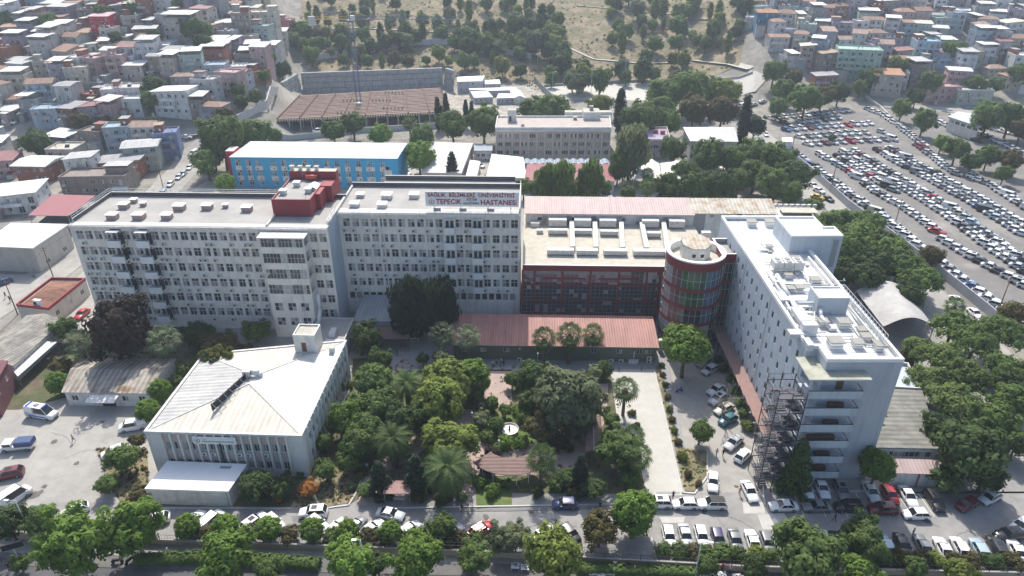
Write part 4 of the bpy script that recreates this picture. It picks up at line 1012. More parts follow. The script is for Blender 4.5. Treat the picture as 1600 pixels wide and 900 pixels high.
rp = inset(cp, .4); apx = cen(rp); m0 = (apx[0]+.2, apx[1]-1.0); m1 = (apx[0]+.5, apx[1]+1.5); zt = H9+1.35
b = MB(); V = [(*q, H9-.05) for q in rp]
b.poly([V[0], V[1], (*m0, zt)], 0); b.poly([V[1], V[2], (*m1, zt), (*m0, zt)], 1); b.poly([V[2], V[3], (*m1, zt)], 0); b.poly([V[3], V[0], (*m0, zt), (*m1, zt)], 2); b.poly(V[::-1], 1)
part('roof', b, [SHC, SHCY, mat('clinic_sheet_grazing_tone', (.44, .44, .43), .75, .15, .5, stripe=(1, .95, .12), col2=(.52, .51, .48), s2=.3)], cl)  # left slope: dullness of grazing sun is put into its greyer sheet colour
for a_, c_ in ((V[0], (*m0, zt)), (V[1], (*m0, zt)), (V[2], (*m1, zt)), (V[3], (*m1, zt)), ((*m0, zt), (*m1, zt))):
    pass
b = MB(); b.bar(V[0], (*m0, zt+.05), .12); b.bar(V[1], (*m0, zt+.05), .12); b.bar(V[2], (*m1, zt+.05), .1); b.bar(V[3], (*m1, zt+.05), .1); part('ridge_cap', b, [WHD], cl)
bx, by = cp[2][0]-6.5, cp[2][1]-3.2; b = MB(); q4 = [(bx-2.0, by-1.8), (bx+2.2, by-1.8), (bx+2.2, by+2.2), (bx-2.0, by+2.2)]; b.prism(q4, H9-.2, H9+4.0, 0, 1); b.ring(q4, inset(q4, .25), H9+4.0, H9+4.3, 0); b.box(bx-.6, bx+.3, by-1.84, by-1.803, H9+.6, H9+2.6, 2); part('stair_head', b, [WHD, ROOFB, mat('rusty_door', (.18, .08, .06), .8, .2)], cl)
b = MB(); b.box(bx+4.4, bx+5.3, by-1.4, by-.6, H9+.1, H9+1.2); part('chimney', b, [WHD], cl)
b = MB(); sx, sy = m0[0]-2.3, m0[1]-2.5
b.prism([(sx-1.5, sy-4.5), (sx-1.3, sy-4.5), (sx+1.1, sy+4.2), (sx+.9, sy+4.2)], zt-.5, zt+.85)
part('roof_sign_frame', b, [STEEL], cl)
b = MB()
for i in range(7):
    x, y = lerp(sx-1.4, sx+1.0, i/6), lerp(sy-4.4, sy+4.1, i/6); b.bar((x, y, zt-1.4), (x, y, zt+1.1), .06); b.bar((x+.05, y, zt+.9), (x+1.8, y-.3, zt-1.2), .05)
part('sign_props', b, [FRG], cl)
b = MB(); b.path([(m0[0]+1.0, m0[1]+2.6, zt-.4), (m0[0]+1.0, m0[1]+2.6, zt+.7), (m0[0]-.3, m0[1]+2.2, zt+.9)], .5, 8); b.box(m0[0]-1.8, m0[0]-.4, m0[1]+1.7, m0[1]+2.7, zt+.3, zt+1.3); part('exhaust_duct', b, [GALV], cl)
for i in (4, 5, 8, 9, 11): link('air_conditioner', ACM, cl, (cp[0][0]+u0+pw_*(i+.5), cp[0][1]-.12, 4.5))
b = MB(); b.box(cp[0][0]+12.15, cp[0][0]+12.4, cp[0][1]-.6, cp[0][1]-.36, 1.0, 7.2); part('downpipe', b, [STEEL], cl)
cs = root('clinic_sign', 'long white board with a round emblem and small lettering above the clinic windows', 'sign', tuple(cl.location), cl.rotation_euler[2])
cs.location = cl.matrix_basis @ Vector((cp[0][0]+7.9, cp[0][1]-.42, 7.05)); b = MB(); b.box(0, 7.2, 0, .06, 0, 1.5); part('board', b, [mat('sign_white', (.66, .70, .70), .5, .04)], cs)
emblem(cs, .75, -.012, .72, .45, TEXTG)
for s_, z_, sz, wd_ in (('T.C.', .86, .3, .75), ('SAĞLIK BİLİMLERİ ÜNİVERSİTESİ POLİKLİNİK', .42, .34, 5.3)): link('lettering', text_mesh(s_, sz, TEXTG, .012, 0, wd_), cs, (1.55, -.015, z_), (pi/2, 0, 0))
# white annex in front of the clinic
an_, ap = bld('annex', 'plain white box annex with a flat white roof in front of the clinic', 'annex', [(227, 765), (357, 769), (386, 727), (262, 722)], 3.2, WHD, 'flat', rm=WHT, over=.05)
x_, y_ = ap[1]; b = MB(); b.box(x_-.5, x_-.4, y_-.06, y_-.003, 0, 3.1); b.box(x_-3.4, x_-1.6, (ap[2][1])-1.2, ap[2][1]-.6, 3.26, 3.5); part('seam_post', b, [FRG], an_)
# rusty shed
sh, sp_ = bld('rusty_shed', 'low shed with a rust streaked ribbed gable roof beside the ambulance yard', 'shed', [(100, 611), (232, 613), (271, 562), (131, 561)], 3.4, WHD, 'gable', rm=SHR, rh=1.3, over=.4, wcol=(.45, .43, .42), wins=((0, 5, (1.2,), 1.3, 1.2),))
y_ = min(p[1] for p in sp_); b = MB(); b.prism([(-2.3, y_-2.6), (3.2, y_-2.6), (3.2, y_-.45), (-2.3, y_-.45)], [2.7, 2.7, 3.0, 3.0], [2.8, 2.8, 3.1, 3.1]); part('awning', b, [WHD], sh)
b = MB(); b.box(-.9, 1.6, y_-.12, y_-.003, 0, 2.4); part('doorway', b, [DRK], sh)
# left edge buildings
t1, tp1 = bld('tiled_roof_building', 'cream single storey building with brown tiled roof and dark red fascia beside the street', 'building', [(26, 478), (76, 484), (134, 437), (81, 436)], 4.2, PL, 'parapet', rm=DRED, over=0, wcol=(.50, .47, .42), wins=((1, 3, (1.5,), 1.3, 1.2),))
b = roof_mb(inset(tp1, .3), 4.0, 'hip', 1.3, 0); part('tiles', b, [TILEB, DRK], t1)
b = MB(); x_, y_ = tp1[1]; b.box(x_-4.2, x_-2.4, y_+.6, y_+1.3, 4.2, 5.9); b.bar((x_-3.8, y_+.58, 5.1), (x_-3.8, y_+.5, 5.1), .4, 10, 1) ; part('condenser', b, [WHT, DRK], t1)
sd, _ = bld('grey_warehouse', 'long low shed under weathered grey fibre sheets on the left edge', 'shed', [(-38, 556), (20, 570), (97, 500), (42, 494)], 4.0, WHD, 'gablex', rm=SHG, rh=1.0, wcol=(.38, .35, .32))
cn = root('yard_canopy', 'narrow cream sheet canopy between the grey shed and the palms', 'canopy', (*P(50, 560, 2.8), 0), 0)
q4 = [tuple(Vector(P(x, y, 2.8)) - Vector(P(50, 560, 2.8))) for x, y in ((14, 572), (28, 589), (89, 535), (63, 533))]
b = MB(); b.prism(q4, 2.8, 2.92); part('roof', b, [SHW], cn)
for q in q4: b = MB(); b.bar((q[0], q[1], 0), (q[0], q[1], 2.8), .06); part('post', b, [FRG], cn)
mb_, mp = bld('maroon_building', 'dark maroon two storey building cut by the left edge', 'building', [(-70, 608), (-14, 612), (11, 566), (-38, 562)], 6.0, MARW, 'flat', rm=MARW, over=.2, wins=((1, 2, (3.4,), 1.3, 1.2),))
b = MB(); x_, y_ = mp[2]; b.box(x_+.01, x_+2.4, y_-9.0, y_-6.0, 2.3, 2.4); part('awning', b, [PNKW], mb_)
bld('white_roofed_warehouse', 'big cream warehouse with a stained white roof at the left edge', 'warehouse', [(-30, 385), (51, 388), (105, 352), (18, 350)], 7.0, PL, 'flat', rm=ROOFM, over=.3, wcol=(.42, .40, .37), wins=((1, 2, (1.0,), 1.6, 1.2),))
cr = root('crimson_canopy', 'large crimson sheet canopy on posts among the houses left of the hospital', 'canopy', (*P(95, 320, 6), 0), 0)
q4 = [tuple(Vector(P(x, y, 6.0)) - Vector(P(95, 320, 6))) for x, y in ((43, 335), (106, 336), (150, 307), (83, 305))]
b = MB(); b.prism(q4, [5.6, 5.6, 6.2, 6.2], [5.72, 5.72, 6.32, 6.32]); part('roof', b, [mat('crimson_sheet', (.30, .12, .13), .7, .08, .3)], cr)
for q in q4: b = MB(); b.bar((q[0]*.96, q[1]*.96, 0), (q[0]*.96, q[1]*.96, 5.7), .09); part('post', b, [FRG], cr)
b = MB(); b.prism(inset(q4, 1.5), 0, 3.0); part('stored_goods', b, [mat('stored_goods', (.11, .12, .12), .9, .5, 1.0)], cr)
# blue ward building
H11 = 10.5
bw, bp_ = bld('blue_ward', 'bright blue three storey ward with a wide white roof behind the hospital', 'building', [(359, 245), (620, 247.5), (635, 224), (392, 221)], H11, BLUEW, 'hip', rm=SHW, rh=1.6, over=.25)
bpy.data.objects.remove([o for o in bw.children if o.name.startswith('wall')][0])
Lb = hypot(bp_[1][0]-bp_[0][0], bp_[1][1]-bp_[0][1]); kx = Lb/261.0
wc = [(370, 8), (386.5, 7), (402, 10), (425, 9), (442, 8), (458, 7), (475, 7), (492, 8), (510, 8), (525.5, 7), (542, 7), (559, 8), (577.5, 11), (597, 8)]
b = MB(); ops = [((p-359)*kx-.8, (p-359)*kx+.8, z, z+2.0) for p, _ in wc for z in (7.4, 3.9, .6)]
wall_face(b, bp_[0], bp_[1], 0, H11, ops, .15, 0)
for i in (1, 2, 3): wall_face(b, bp_[i], bp_[(i+1) % 4], 0, H11, [(u, u+.9, z, z+1.6) for u in (3, 7, 11) for z in (7.4, 3.9)] if i == 1 else [], .15)
for p, w_ in wc:
    x = bp_[0][0]+(p-359)*kx
    for z in ((5.95, 7.35), (2.4, 3.85)): b.box(x-w_*.13, x+w_*.13, bp_[0][1]-.04, bp_[0][1]-.003, z[0], z[1], 1)
part('wall', b, [BLUEW, WHD], bw)
for p, _ in wc:
    for z in (7.4, 3.9, .6): link('window', window_mesh(1.6, 2.0, 'h', R.randrange(7)), bw, (bp_[0][0]+(p-359)*kx, bp_[0][1]+.1, z))
    if R.random() < .8: link('air_conditioner', ACM, bw, (bp_[0][0]+(p-359)*kx+R.choice((-.3, .4)), bp_[0][1]-.06, 6.3))
    if R.random() < .8: link('air_conditioner', ACM, bw, (bp_[0][0]+(p-359)*kx+R.choice((-.3, .4)), bp_[0][1]-.06, 2.8))
b = MB(); x_, y_ = bp_[0]; b.box(x_-2.8, x_-.02, y_+3.5, y_+8.5, 0, 11.3, 0, 1); part('stair_tower', b, [mat('bright_red_wall', (.42, .035, .05), .7, .06), WHD], bw)
x_, y_ = bp_[1]; b = MB(); b.box(x_-4.6, x_-2.0, y_-.08, y_-.003, 4.2, 6.4, 0); b.box(x_-4.0, x_-2.9, y_-.08, y_-.003, 6.6, 7.5, 1); part('notice_board', b, [WHD, DRK], bw)
# colonnaded office building
H12 = 12.0
ob, op_ = bld('office_block', 'beige four storey office block with slim concrete columns and a white roof', 'building', [(774, 201), (955, 201), (953, 183), (777, 183)], H12, PL, 'parapet', rm=ROOFM, over=0, wcol=(.43, .38, .34))
bpy.data.objects.remove([o for o in ob.children if o.name.startswith('wall')][0])
Lo = op_[1][0]-op_[0][0]; b = MB(); nb = 14; bw_ = Lo/nb; ops = []
for i in range(nb):
    for z in (9.3, 6.2, 3.1): ops.append((bw_*i+.35, bw_*(i+1)-.35, z-.9, z+.9))
wall_face(b, op_[0], op_[1], 0, H12, ops, .35, 0, 1)
for i in (1, 2, 3): wall_face(b, op_[i], op_[(i+1) % 4], 0, H12, [])
part('wall', b, [PL, WHD], ob, (.43, .38, .34))
for i in range(nb+1):
    x = op_[0][0]+.05+(Lo-.4)*i/nb; b = MB(); b.box(x, x+.3, op_[0][1]-.55, op_[0][1]-.003, 0, H12-1.0); part('column', b, [CONCL], ob)
b = MB(); b.box(op_[0][0], op_[1][0], op_[0][1]-.6, op_[0][1]-.003, H12-.99, H12-.17); part('fascia', b, [CONCL], ob)
for i in range(nb):
    for z in (9.3, 6.2, 3.1): link('window', window_mesh(bw_-.7, 1.6, 'w', R.randrange(7)), ob, (op_[0][0]+bw_*(i+.5), op_[0][1]+.2, z-.85))
    for z in (7.6, 4.5, 1.5):
        if R.random() < .7: link('air_conditioner', ACM, ob, (op_[0][0]+bw_*(i+.5)+R.uniform(-.6, .6), op_[0][1]-.05, z-.3))
x_, y_ = op_[3]
b = MB(); b.box(x_+4, x_+7.3, y_-6, y_-3, H12-.2, H12+4.2, 0, 1); b.box(x_+4.6, x_+5.4, y_-6.04, y_-6.003, H12, H12+2, 2); part('tank_tower', b, [WHD, CONC, DRK], ob)
x_, y_ = op_[2]; b = MB(); b.box(x_-10.5, x_-4.2, y_-3.5, y_+2.5, H12-.2, H12+2.8, 0, 1); b.box(x_-17, x_+1, y_+2.6, y_+5.5, 0, H12+1.2, 0, 1); b.box(x_-8, x_-6.6, y_-1, y_+.5, H12+2.8, H12+4.4, 3); part('lift_house', b, [WHD, ROOFB, DRK, FRG], ob)
for dx, dy in ((10, 3.0), (30, 12.5)): part('roof_vent', vent_mb(op_[0][0]+dx, op_[0][1]+dy, H12-.1, 1.2, 1.2, .9), [PINKB, CONC], ob)
# barrel skylights, maroon roof, cafe
bs = root('skylight_row', 'row of ten glass barrel skylights between the office block and the maroon roof', 'skylights', (*P(818, 256, 4.6), 0), 0)
xL, yL = P(818, 256, 4.6); xR, _ = P(953, 256, 4.6); ww = (xR-xL)/11
b = MB(); b.box(0, xR-xL, 0, 5.2, 0, 4.3); part('wall', b, [WHD], bs)
for i in range(11):
    b = MB(); n = 8; x0 = i*ww+.06; x1 = (i+1)*ww-.06
    pr_ = [(lerp(x0, x1, k/n), 4.31+.6*sin(pi*k/n)) for k in range(n+1)]
    b.grid([[(x, y, z) for x, z in pr_] for y in (0, 5.2)], 0)
    for y in (0, 5.2): b.poly([(x, y, z) for x, z in pr_], 0)
    part('barrel_skylight', b, [SKYL], bs)
bld('maroon_roofed_ward', 'low ward under a wide faded maroon hip roof behind a row of trees', 'building', [(820, 281), (960, 283), (951, 257), (825, 256)], 4.6, WHD, 'hip', rm=SHMAR, rh=1.3, over=.3, wins=((0, 12, (1.3,), 1.2, 1.3),))
cf, cfp = bld('cafe', 'white flat roofed cafe with lettering on its front edge', 'cafe', [(762, 277), (821, 278.5), (816, 247), (770, 242)], 4.2, WHD, 'flat', rm=WHT, over=.4, wins=((0, 5, (.9,), 1.8, 1.8),))
x_, y_ = cfp[0]; link('lettering', text_mesh('MINI CAFE', 1.1, TEXTG, .03, .01, 5.6), cf, (x_+4.0, y_-.46, 2.9), (pi/2, 0, 0))
b = MB(); b.box(x_+3.4, x_+10.2, y_-.42, y_-.37, 2.6, 4.0); part('sign_board', b, [WHT], cf)
hw, _ = bld('hip_roofed_hall', 'beige hall with a pale grey hip roof beside the cafe lane', 'building', [(659, 269), (720, 270), (738, 224), (677, 222)], 4.8, PL, 'hip', rm=SHWY, rh=1.6, over=.3, wcol=(.45, .43, .40), wins=((1, 5, (1.4,), 1.3, 1.3),))
bld('lean_to', 'slim white roofed lean to along the beige hall', 'building', [(726, 285), (742, 287), (750, 253), (735, 251)], 3.0, WHD, 'flat', rm=WHT, over=.1)
bld('gatehouse', 'small grey flat roofed gatehouse at the end of the cafe lane', 'building', [(742, 236), (768, 236), (768, 226), (742, 226)], 3.4, WHD, 'flat', rm=mat('dull_blue_roof', (.28, .32, .35), .7, .2), wins=((0, 3, (1.2,), 1.5, 1.2),))
lb_, lp_ = bld('lilac_building', 'lilac two storey building with a flat beige roof and gridded windows', 'building', [(981, 219), (1048, 220), (1042, 200), (973, 200)], 7.0, PL, 'parapet', rm=ROOFB, over=0, wcol=(.37, .30, .39), wins=((0, 5, (3.9, .8), 2.9, 1.5),), ws='w')
for x, y in ((-3, 3), (3.5, 2), (6, 1)): part('roof_vent', vent_mb(x, y, 6.9, 1.6, 1.2, 1.1), [BRICK, BRICK], lb_)
bld('hip_roofed_office', 'grey two storey office with a white hip roof in front of two tall cypresses', 'building', [(1080, 220), (1152, 221), (1147, 199), (1069, 199)], 8.0, PL, 'hip', rm=SHWY, rh=1.8, over=.4, wcol=(.40, .38, .36), wins=((0, 5, (4.6, 1.4), 2.6, 1.7), (3, 2, (4.6,), 1.0, 1.2)), ws='w')
# tensile canopies
for lab, pts in (('cream tensile canopy beside the palm, left of the canopy group', [(990, 279), (1034, 282), (1030, 253), (1006, 252)]), ('cream tensile canopy in the middle of the canopy group under the trees', [(1036, 283), (1084, 286), (1082, 256), (1032, 253)]), ('cream tensile canopy right of the group, half hidden by trees', [(1086, 286), (1150, 286), (1140, 262), (1084, 256)])):
    c = P(*pts[0], 4.0); e = root('tensile_canopy', lab, 'canopy', (*c, 0), 0, 'tensile canopies in the rear garden'); q = [tuple(Vector(P(x, y, 4.0))-Vector(c)) for x, y in pts]
    b = MB(); n = 8; rows = []
    for j in range(n+1):
        r_ = []
        for i in range(n+1):
            u, v = i/n, j/n; x = lerp(lerp(q[0][0], q[1][0], u), lerp(q[3][0], q[2][0], u), v); y = lerp(lerp(q[0][1], q[1][1], u), lerp(q[3][1], q[2][1], u), v)
            r_.append((x, y, 3.6+1.5*(1-abs(2*u-1))**1.4-.5*sin(pi*v)*0))
        rows.append(r_)
    b.grid(rows, 0); b.grid([[(x, y, z-.05) for x, y, z in r_] for r_ in rows], 0); part('membrane', b, [mat('cream_membrane', (.72, .70, .62), .7, .08, .4)], e)
    for k in q: b = MB(); b.bar((k[0], k[1], 0), (k[0], k[1], 3.6), .08); part('post', b, [WHT], e)
# white vault over the car way
va = root('vaulted_canopy', 'big pale vaulted membrane canopy open at its dark front, right of the long wing', 'canopy', (*P(1419, 560, 0), 0), 0)
vx, vy = P(1419, 560, 0); fl_ = [P(1381, 508, 4.2), P(1460, 508, 4.2)]; bk = [P(1338, 452, 4.2), P(1415, 448, 4.2)]; b = MB(); rows = []
for j in range(9):
    t = j/8; a_ = (lerp(fl_[0][0], bk[0][0], t)-vx, lerp(fl_[0][1], bk[0][1], t)-vy); c_ = (lerp(fl_[1][0], bk[1][0], t)-vx, lerp(fl_[1][1], bk[1][1], t)-vy)
    rows.append([(lerp(a_[0], c_[0], i/16), lerp(a_[1], c_[1], i/16), 3.8+2.6*sin(pi*i/16)*(.9 if j in (0, 8) else 1)) for i in range(17)])
b.grid(rows, 0); b.grid([[(x, y, z-.06) for x, y, z in r_] for r_ in rows], 0)
part('membrane', b, [mat('vault_membrane', (.42, .41, .39), .8, .2, .3)], va)
for r_ in rows[::2]:
    for p in (r_[0], r_[-1]): b = MB(); b.bar((p[0], p[1], 0), p, .1); part('post', b, [FRG], va)
b = MB(); b.path([(x, y, z-.12) for x, y, z in rows[0]], .09, 5); part('front_arch', b, [BRN], va)
b = MB(); b.poly([(rows[0][0][0], rows[0][0][1]+.1, 2.2), (rows[0][0][0]+.8, rows[0][0][1]+.1, 2.2), (rows[0][0][0]+.8, rows[0][0][1]+.1, 4), (rows[0][0][0], rows[0][0][1]+.1, 4)]); part('side_panel', b, [mat('red_edge', (.3, .09, .06), .7, .1)], va)
# grey roofed building right of the wing
gr_, gp = bld('grey_roofed_annex', 'low annex with a flat weathered grey roof against the right side of the long wing', 'annex', [(1366, 699), (1466, 701), (1438, 612), (1385, 608)], 4.6, HB, 'flat', rm=mat('grey_green_tiles', (.27, .265, .23), .95, .2, .8, stripe=(1, 1.2, .2), col2=(.21, .21, .19), s2=.3), over=.3, wins=((0, 4, (2.6,), 3.0, 1.2),), ws='w')
x_, y_ = gp[0]
b = MB(); b.box(x_+1.5, x_+5.5, y_+9.5, y_+9.8, 4.9, 5.5); b.box(x_+1.5, x_+1.8, y_+9.8, y_+13, 4.9, 5.5); b.box(x_+5.2, x_+5.5, y_+8.2, y_+9.5, 4.9, 5.5); part('duct', b, [FRG], gr_)
b = MB(); b.box(x_+.3, x_+4.0, y_+6.2, y_+6.5, 4.87, 5.9); b.box(x_+.3, x_+.6, y_+6.5, y_+10.5, 4.87, 5.9); part('roof_upstand', b, [CONC], gr_)
ur, _ = bld('grey_roofed_annex', 'upper strip of grey flat roof with a pale kerb, beyond the larger grey roof', 'annex', [(1384, 607), (1438, 610), (1418, 570), (1384, 566)], 4.6, HB, 'parapet', rm=CONCL, over=0)
pk, pkp = bld('pink_roofed_porch', 'low white porch with a pink sheet roof and red posts behind the parked cars', 'porch', [(1390, 738), (1472, 740), (1470, 727), (1398, 725)], 2.9, WHD, 'shed', rm=SHPINK, rh=.8, over=.3, wcol=(.48, .50, .53))
for x in (pkp[0][0]+.2, 0, pkp[1][0]-.2): b = MB(); b.bar((x, pkp[0][1]-.2, 0), (x, pkp[0][1]-.2, 2.9), .09); part('post', b, [mat('red_post', (.35, .02, .03), .5, 0)], pk)
# terrace behind the wing with its row of air conditioners
te, tep = bld('roof_terrace', 'flat roof terrace with a row of condensers behind the long wing', 'building', [(1199, 345), (1274, 346), (1262, 322), (1190, 321)], 12.0, WHD, 'parapet', rm=ROOFG, over=0)
x_, y_ = tep[3]
for i in range(9): b = MB(); b.box(x_+1+i*1.55, x_+1.9+i*1.55, y_-1.4, y_-.8, 11.95, 12.9); part('condenser', b, [WHD], te)
b = MB(); b.box(x_+3.6, x_+13, y_-6.5, y_-3, 12.6, 12.75); part('canopy', b, [ROOFB], te); b = MB(); b.box(x_+4, x_+12, y_-6.2, y_-3.2, 11.95, 12.58); part('store', b, [BRN], te)
# ---- construction site ---------------------------------------------
HS = 5.5
s4 = [P(x, y, HS) for x, y in ((433, 186), (704, 174), (687, 137), (469, 149))]
for i in range(2): pass
cs4 = cen(s4); st_ = root('unfinished_slab', 'wide brown formwork deck of an unfinished building on a dark frame of columns', 'construction', (*cs4, 0), 0)
q = [(x-cs4[0], y-cs4[1]) for x, y in s4]
b = MB(); b.prism(q, HS-.5, HS); part('deck', b, [RUSTY], st_)
def bil(u, v): return (lerp(lerp(q[0][0], q[1][0], u), lerp(q[3][0], q[2][0], u), v), lerp(lerp(q[0][1], q[1][1], u), lerp(q[3][1], q[2][1], u), v))
bt = mat('rusty_beam', (.10, .045, .035), .8, .3, 1.0); bt2 = mat('formwork_line', (.19, .12, .10), .85, .3, 1.0)
for i in range(9): b = MB(); b.bar((*bil(i/8, 0), HS+.2), (*bil(i/8, 1), HS+.2), .32); part('beam', b, [bt], st_)
for i in range(1, 18): b = MB(); b.bar((*bil(0, i/18), HS+.06), (*bil(1, i/18), HS+.06), .13 if i % 2 else .2); part('joist', b, [bt2], st_)
for i in range(17):
    p = bil(i/16, 0); b = MB(); b.box(p[0]-.25, p[0]+.25, p[1]+.1, p[1]+.6, 0, HS-.5); part('column', b, [CONC], st_)
    p = bil(i/16, .12); b = MB(); b.box(p[0]-.25, p[0]+.25, p[1], p[1]+.5, 0, HS-.5); part('column', b, [CONC], st_)
b = MB()
for i in range(70): p = bil(i/69, 0); b.box(p[0]-.15, p[0]+.35, p[1]-.9, p[1]-.02, HS-1.0, HS-.3)
part('formwork_props', b, [mat('pale_timber', (.42, .36, .28), .9, .3, 2)], st_)
for u, v in ((.33, .1), (.33, .6), (.52, .55), (.6, .2), (.6, .85)):
    p = bil(u, v); b = MB()
    for k in range(6): b.box(p[0]+k*1.6, p[0]+k*1.6+.5, p[1], p[1]+.5, HS+.05, HS+1.2)
    part('starter_columns', b, [mat('pale_timber', (.42, .36, .28))], st_)
# stepped retaining wall behind the pit
def rwall(name, label, pts, h, t=.6, m=CONC, posts=0, zb=None, cat='wall'):
    """wall along ground places of the photo"""
    w_ = [G(*p) for p in pts]; c = w_[0]; e = root(name, label, cat, c, 0)
    b = MB()
    for a, d in zip(w_, w_[1:]):
        l = hypot(d[0]-a[0], d[1]-a[1]); n = max(1, int(l/6)); nx, ny = -(d[1]-a[1])/l*t/2, (d[0]-a[0])/l*t/2
        for i in range(n):
            p0 = [lerp(a[k], d[k], i/n) for k in (0, 1)]; p1 = [lerp(a[k], d[k], (i+1)/n) for k in (0, 1)]
            z0_, z1_ = T(*p0)-c[2], T(*p1)-c[2]; Q = [(p0[0]-nx-c[0], p0[1]-ny-c[1]), (p1[0]-nx-c[0], p1[1]-ny-c[1]), (p1[0]+nx-c[0], p1[1]+ny-c[1]), (p0[0]+nx-c[0], p0[1]+ny-c[1])]
            b.prism(Q, [z0_-.5, z1_-.5, z1_-.5, z0_-.5], [z0_+h, z1_+h, z1_+h, z0_+h])
    part('wall' if not posts else 'panel', b, [m], e)
    if posts:
        for a, d in zip(w_, w_[1:]):
            l = hypot(d[0]-a[0], d[1]-a[1]); n = max(1, int(l/posts))
            for i in range(n):
                p = [lerp(a[k], d[k], i/n) for k in (0, 1)]; z = T(*p)-c[2]; bb = MB(); bb.box(p[0]-c[0]-.12, p[0]-c[0]+.12, p[1]-c[1]-t/2-.2, p[1]-c[1]-t/2-.02, z-.3, z+h+.15); part('post', bb, [FRG], e)
    return e
rw = [P(452, 163, 0), P(474, 148, 0), P(693, 139, 0), P(705, 143, 0)]
e = root('retaining_wall', 'tall grey anchored retaining wall behind the brown formwork deck', 'wall', (*rw[1], 0), 0); b = MB(); zs_ = [(0, 2.7), (2.8, 5.3), (5.4, 7.9), (8.0, 10.2)]
for (a, d) in zip(rw, rw[1:]):
    l = hypot(d[0]-a[0], d[1]-a[1]); nx, ny = -(d[1]-a[1])/l, (d[0]-a[0])/l; o_ = rw[1]
    for k, (za, zb_) in enumerate(zs_):
        s0 = .45*k; b.prism([(a[0]+nx*s0-o_[0], a[1]+ny*s0-o_[1]), (d[0]+nx*s0-o_[0], d[1]+ny*s0-o_[1]), (d[0]+nx*(s0+1.6)-o_[0], d[1]+ny*(s0+1.6)-o_[1]), (a[0]+nx*(s0+1.6)-o_[0], a[1]+ny*(s0+1.6)-o_[1])], za, zb_+(.0 if k < 3 else 0), 0)
        if k: n = int(l/1.5)
        if k:
            for i in range(n):
                x, y = lerp(a[0], d[0], (i+.5)/n)+nx*(s0-.15)-o_[0], lerp(a[1], d[1], (i+.5)/n)+ny*(s0-.15)-o_[1]; b.box(x-.12, x+.12, y-.06, y+.06, za-.12, za+.16, 1)
part('wall', b, [mat('shotcrete', (.33, .34, .34), .9, .3, .5, streak=.4), DRK], e)
rwall('site_wall', 'plain white boundary wall along the front of the building site', [(424, 214), (560, 208), (684, 200)], 2.3, .3, CONCL)
rwall('site_wall', 'pale wall climbing the left side of the building site', [(372, 192), (418, 168), (453, 142)], 3.2, .5, CONCL)
rwall('hoarding', 'long pale hoarding curving over the slope above the building site', [(448, 104), (480, 98), (520, 91), (560, 86), (600, 80), (645, 72), (690, 70), (740, 74), (790, 86), (830, 93)], 3.4, .15, mat('pale_hoarding', (.46, .48, .50), .7, .1, .5), 4.5, cat='fence')
rwall('wire_fence', 'grey mesh fence between the rubble and the white upper road', [(835, 127), (845, 140), (862, 156)], 3.0, .1, FRG, 3, cat='fence')
rwall('low_wall', 'low stone wall following the white upper road', [(850, 136), (900, 132), (1000, 128), (1100, 127), (1155, 123), (1176, 115)], 1.2, .5, CONC)
rwall('car_park_wall', 'long grey wall along the near side of the big car park', [(1234, 246), (1262, 268), (1325, 325), (1400, 380), (1466, 430), (1540, 490), (1620, 560)], 2.6, .3, mat('grey_render', (.36, .37, .40), .9, .08, .5))
rwall('low_wall', 'low wall with a pale cap between the car park and the upper houses', [(1352, 152), (1375, 170), (1410, 205)], 1.5, .4, CONCL)
# site offices
for i, (lab, p4_, h_) in enumerate([('stack of grey site cabins, two high, with white roofs', [(715, 128), (753, 127), (757, 119), (714, 121)], 5.4), ('single white site cabin right of the stacked cabins', [(758, 132), (782, 131), (780, 125), (758, 126)], 2.8),
                                    ('long cabin with a white roof at the back of the cabin yard', [(735, 143), (807, 141), (806, 137), (733, 139)], 2.8), ('white roofed cabin on the left of the cabin yard', [(741, 153), (770, 152), (760, 141), (734, 141)], 2.8),
                                    ('white roofed cabin in the middle of the cabin yard', [(776, 154), (803, 153), (797, 147), (779, 147)], 2.8)]):
    bld('site_cabin', lab, 'cabin', p4_, h_, PL, 'flat', rm=WHT, over=.1, wcol=(.42, .43, .48), wins=((0, 4, (1.0,) if h_ < 4 else (1.0, 3.7), 1.0, 1.1),), group='site cabins beside the building site')
bld('gabled_store', 'small white gabled store with a dark arched door among the site cabins', 'shed', [(803, 153), (821, 153), (812, 141), (797, 142)], 3.0, WHD, 'gablex', rm=WHT, rh=1.2, over=.1)
# tower crane
cx_, cy_ = P(563, 182, 0); ck = root('tower_crane', 'tall blue grey lattice tower crane standing in the brown formwork deck', 'crane', (cx_, cy_, 0), 0)
ztop = 40.0; mw_ = .9; blue = mat('crane_blue_grey', (.13, .16, .23), .6, .1, 1)
b = MB()
for x in (-mw_, mw_):
    for y in (-mw_, mw_): b.bar((x, y, 0), (x, y, ztop), .13)
n = 20
for i in range(n):
    z0_, z1_ = ztop*i/n, ztop*(i+1)/n
    for x in (-mw_, mw_): b.bar((x, -mw_, z0_), (x, mw_, z1_), .06); b.bar((x, -mw_, z1_), (x, mw_, z1_), .06)
    for y in (-mw_, mw_): b.bar((-mw_, y, z0_), (mw_, y, z1_), .06); b.bar((-mw_, y, z1_), (mw_, y, z1_), .06)
part('mast', b, [blue], ck)
b = MB(); b.box(-1.6, 1.6, -1.6, 1.6, ztop, ztop+.8); b.box(.6, 2.2, -2.6, -1.0, ztop+.8, ztop+2.8, 1); part('slewing_cab', b, [blue, WHD], ck)
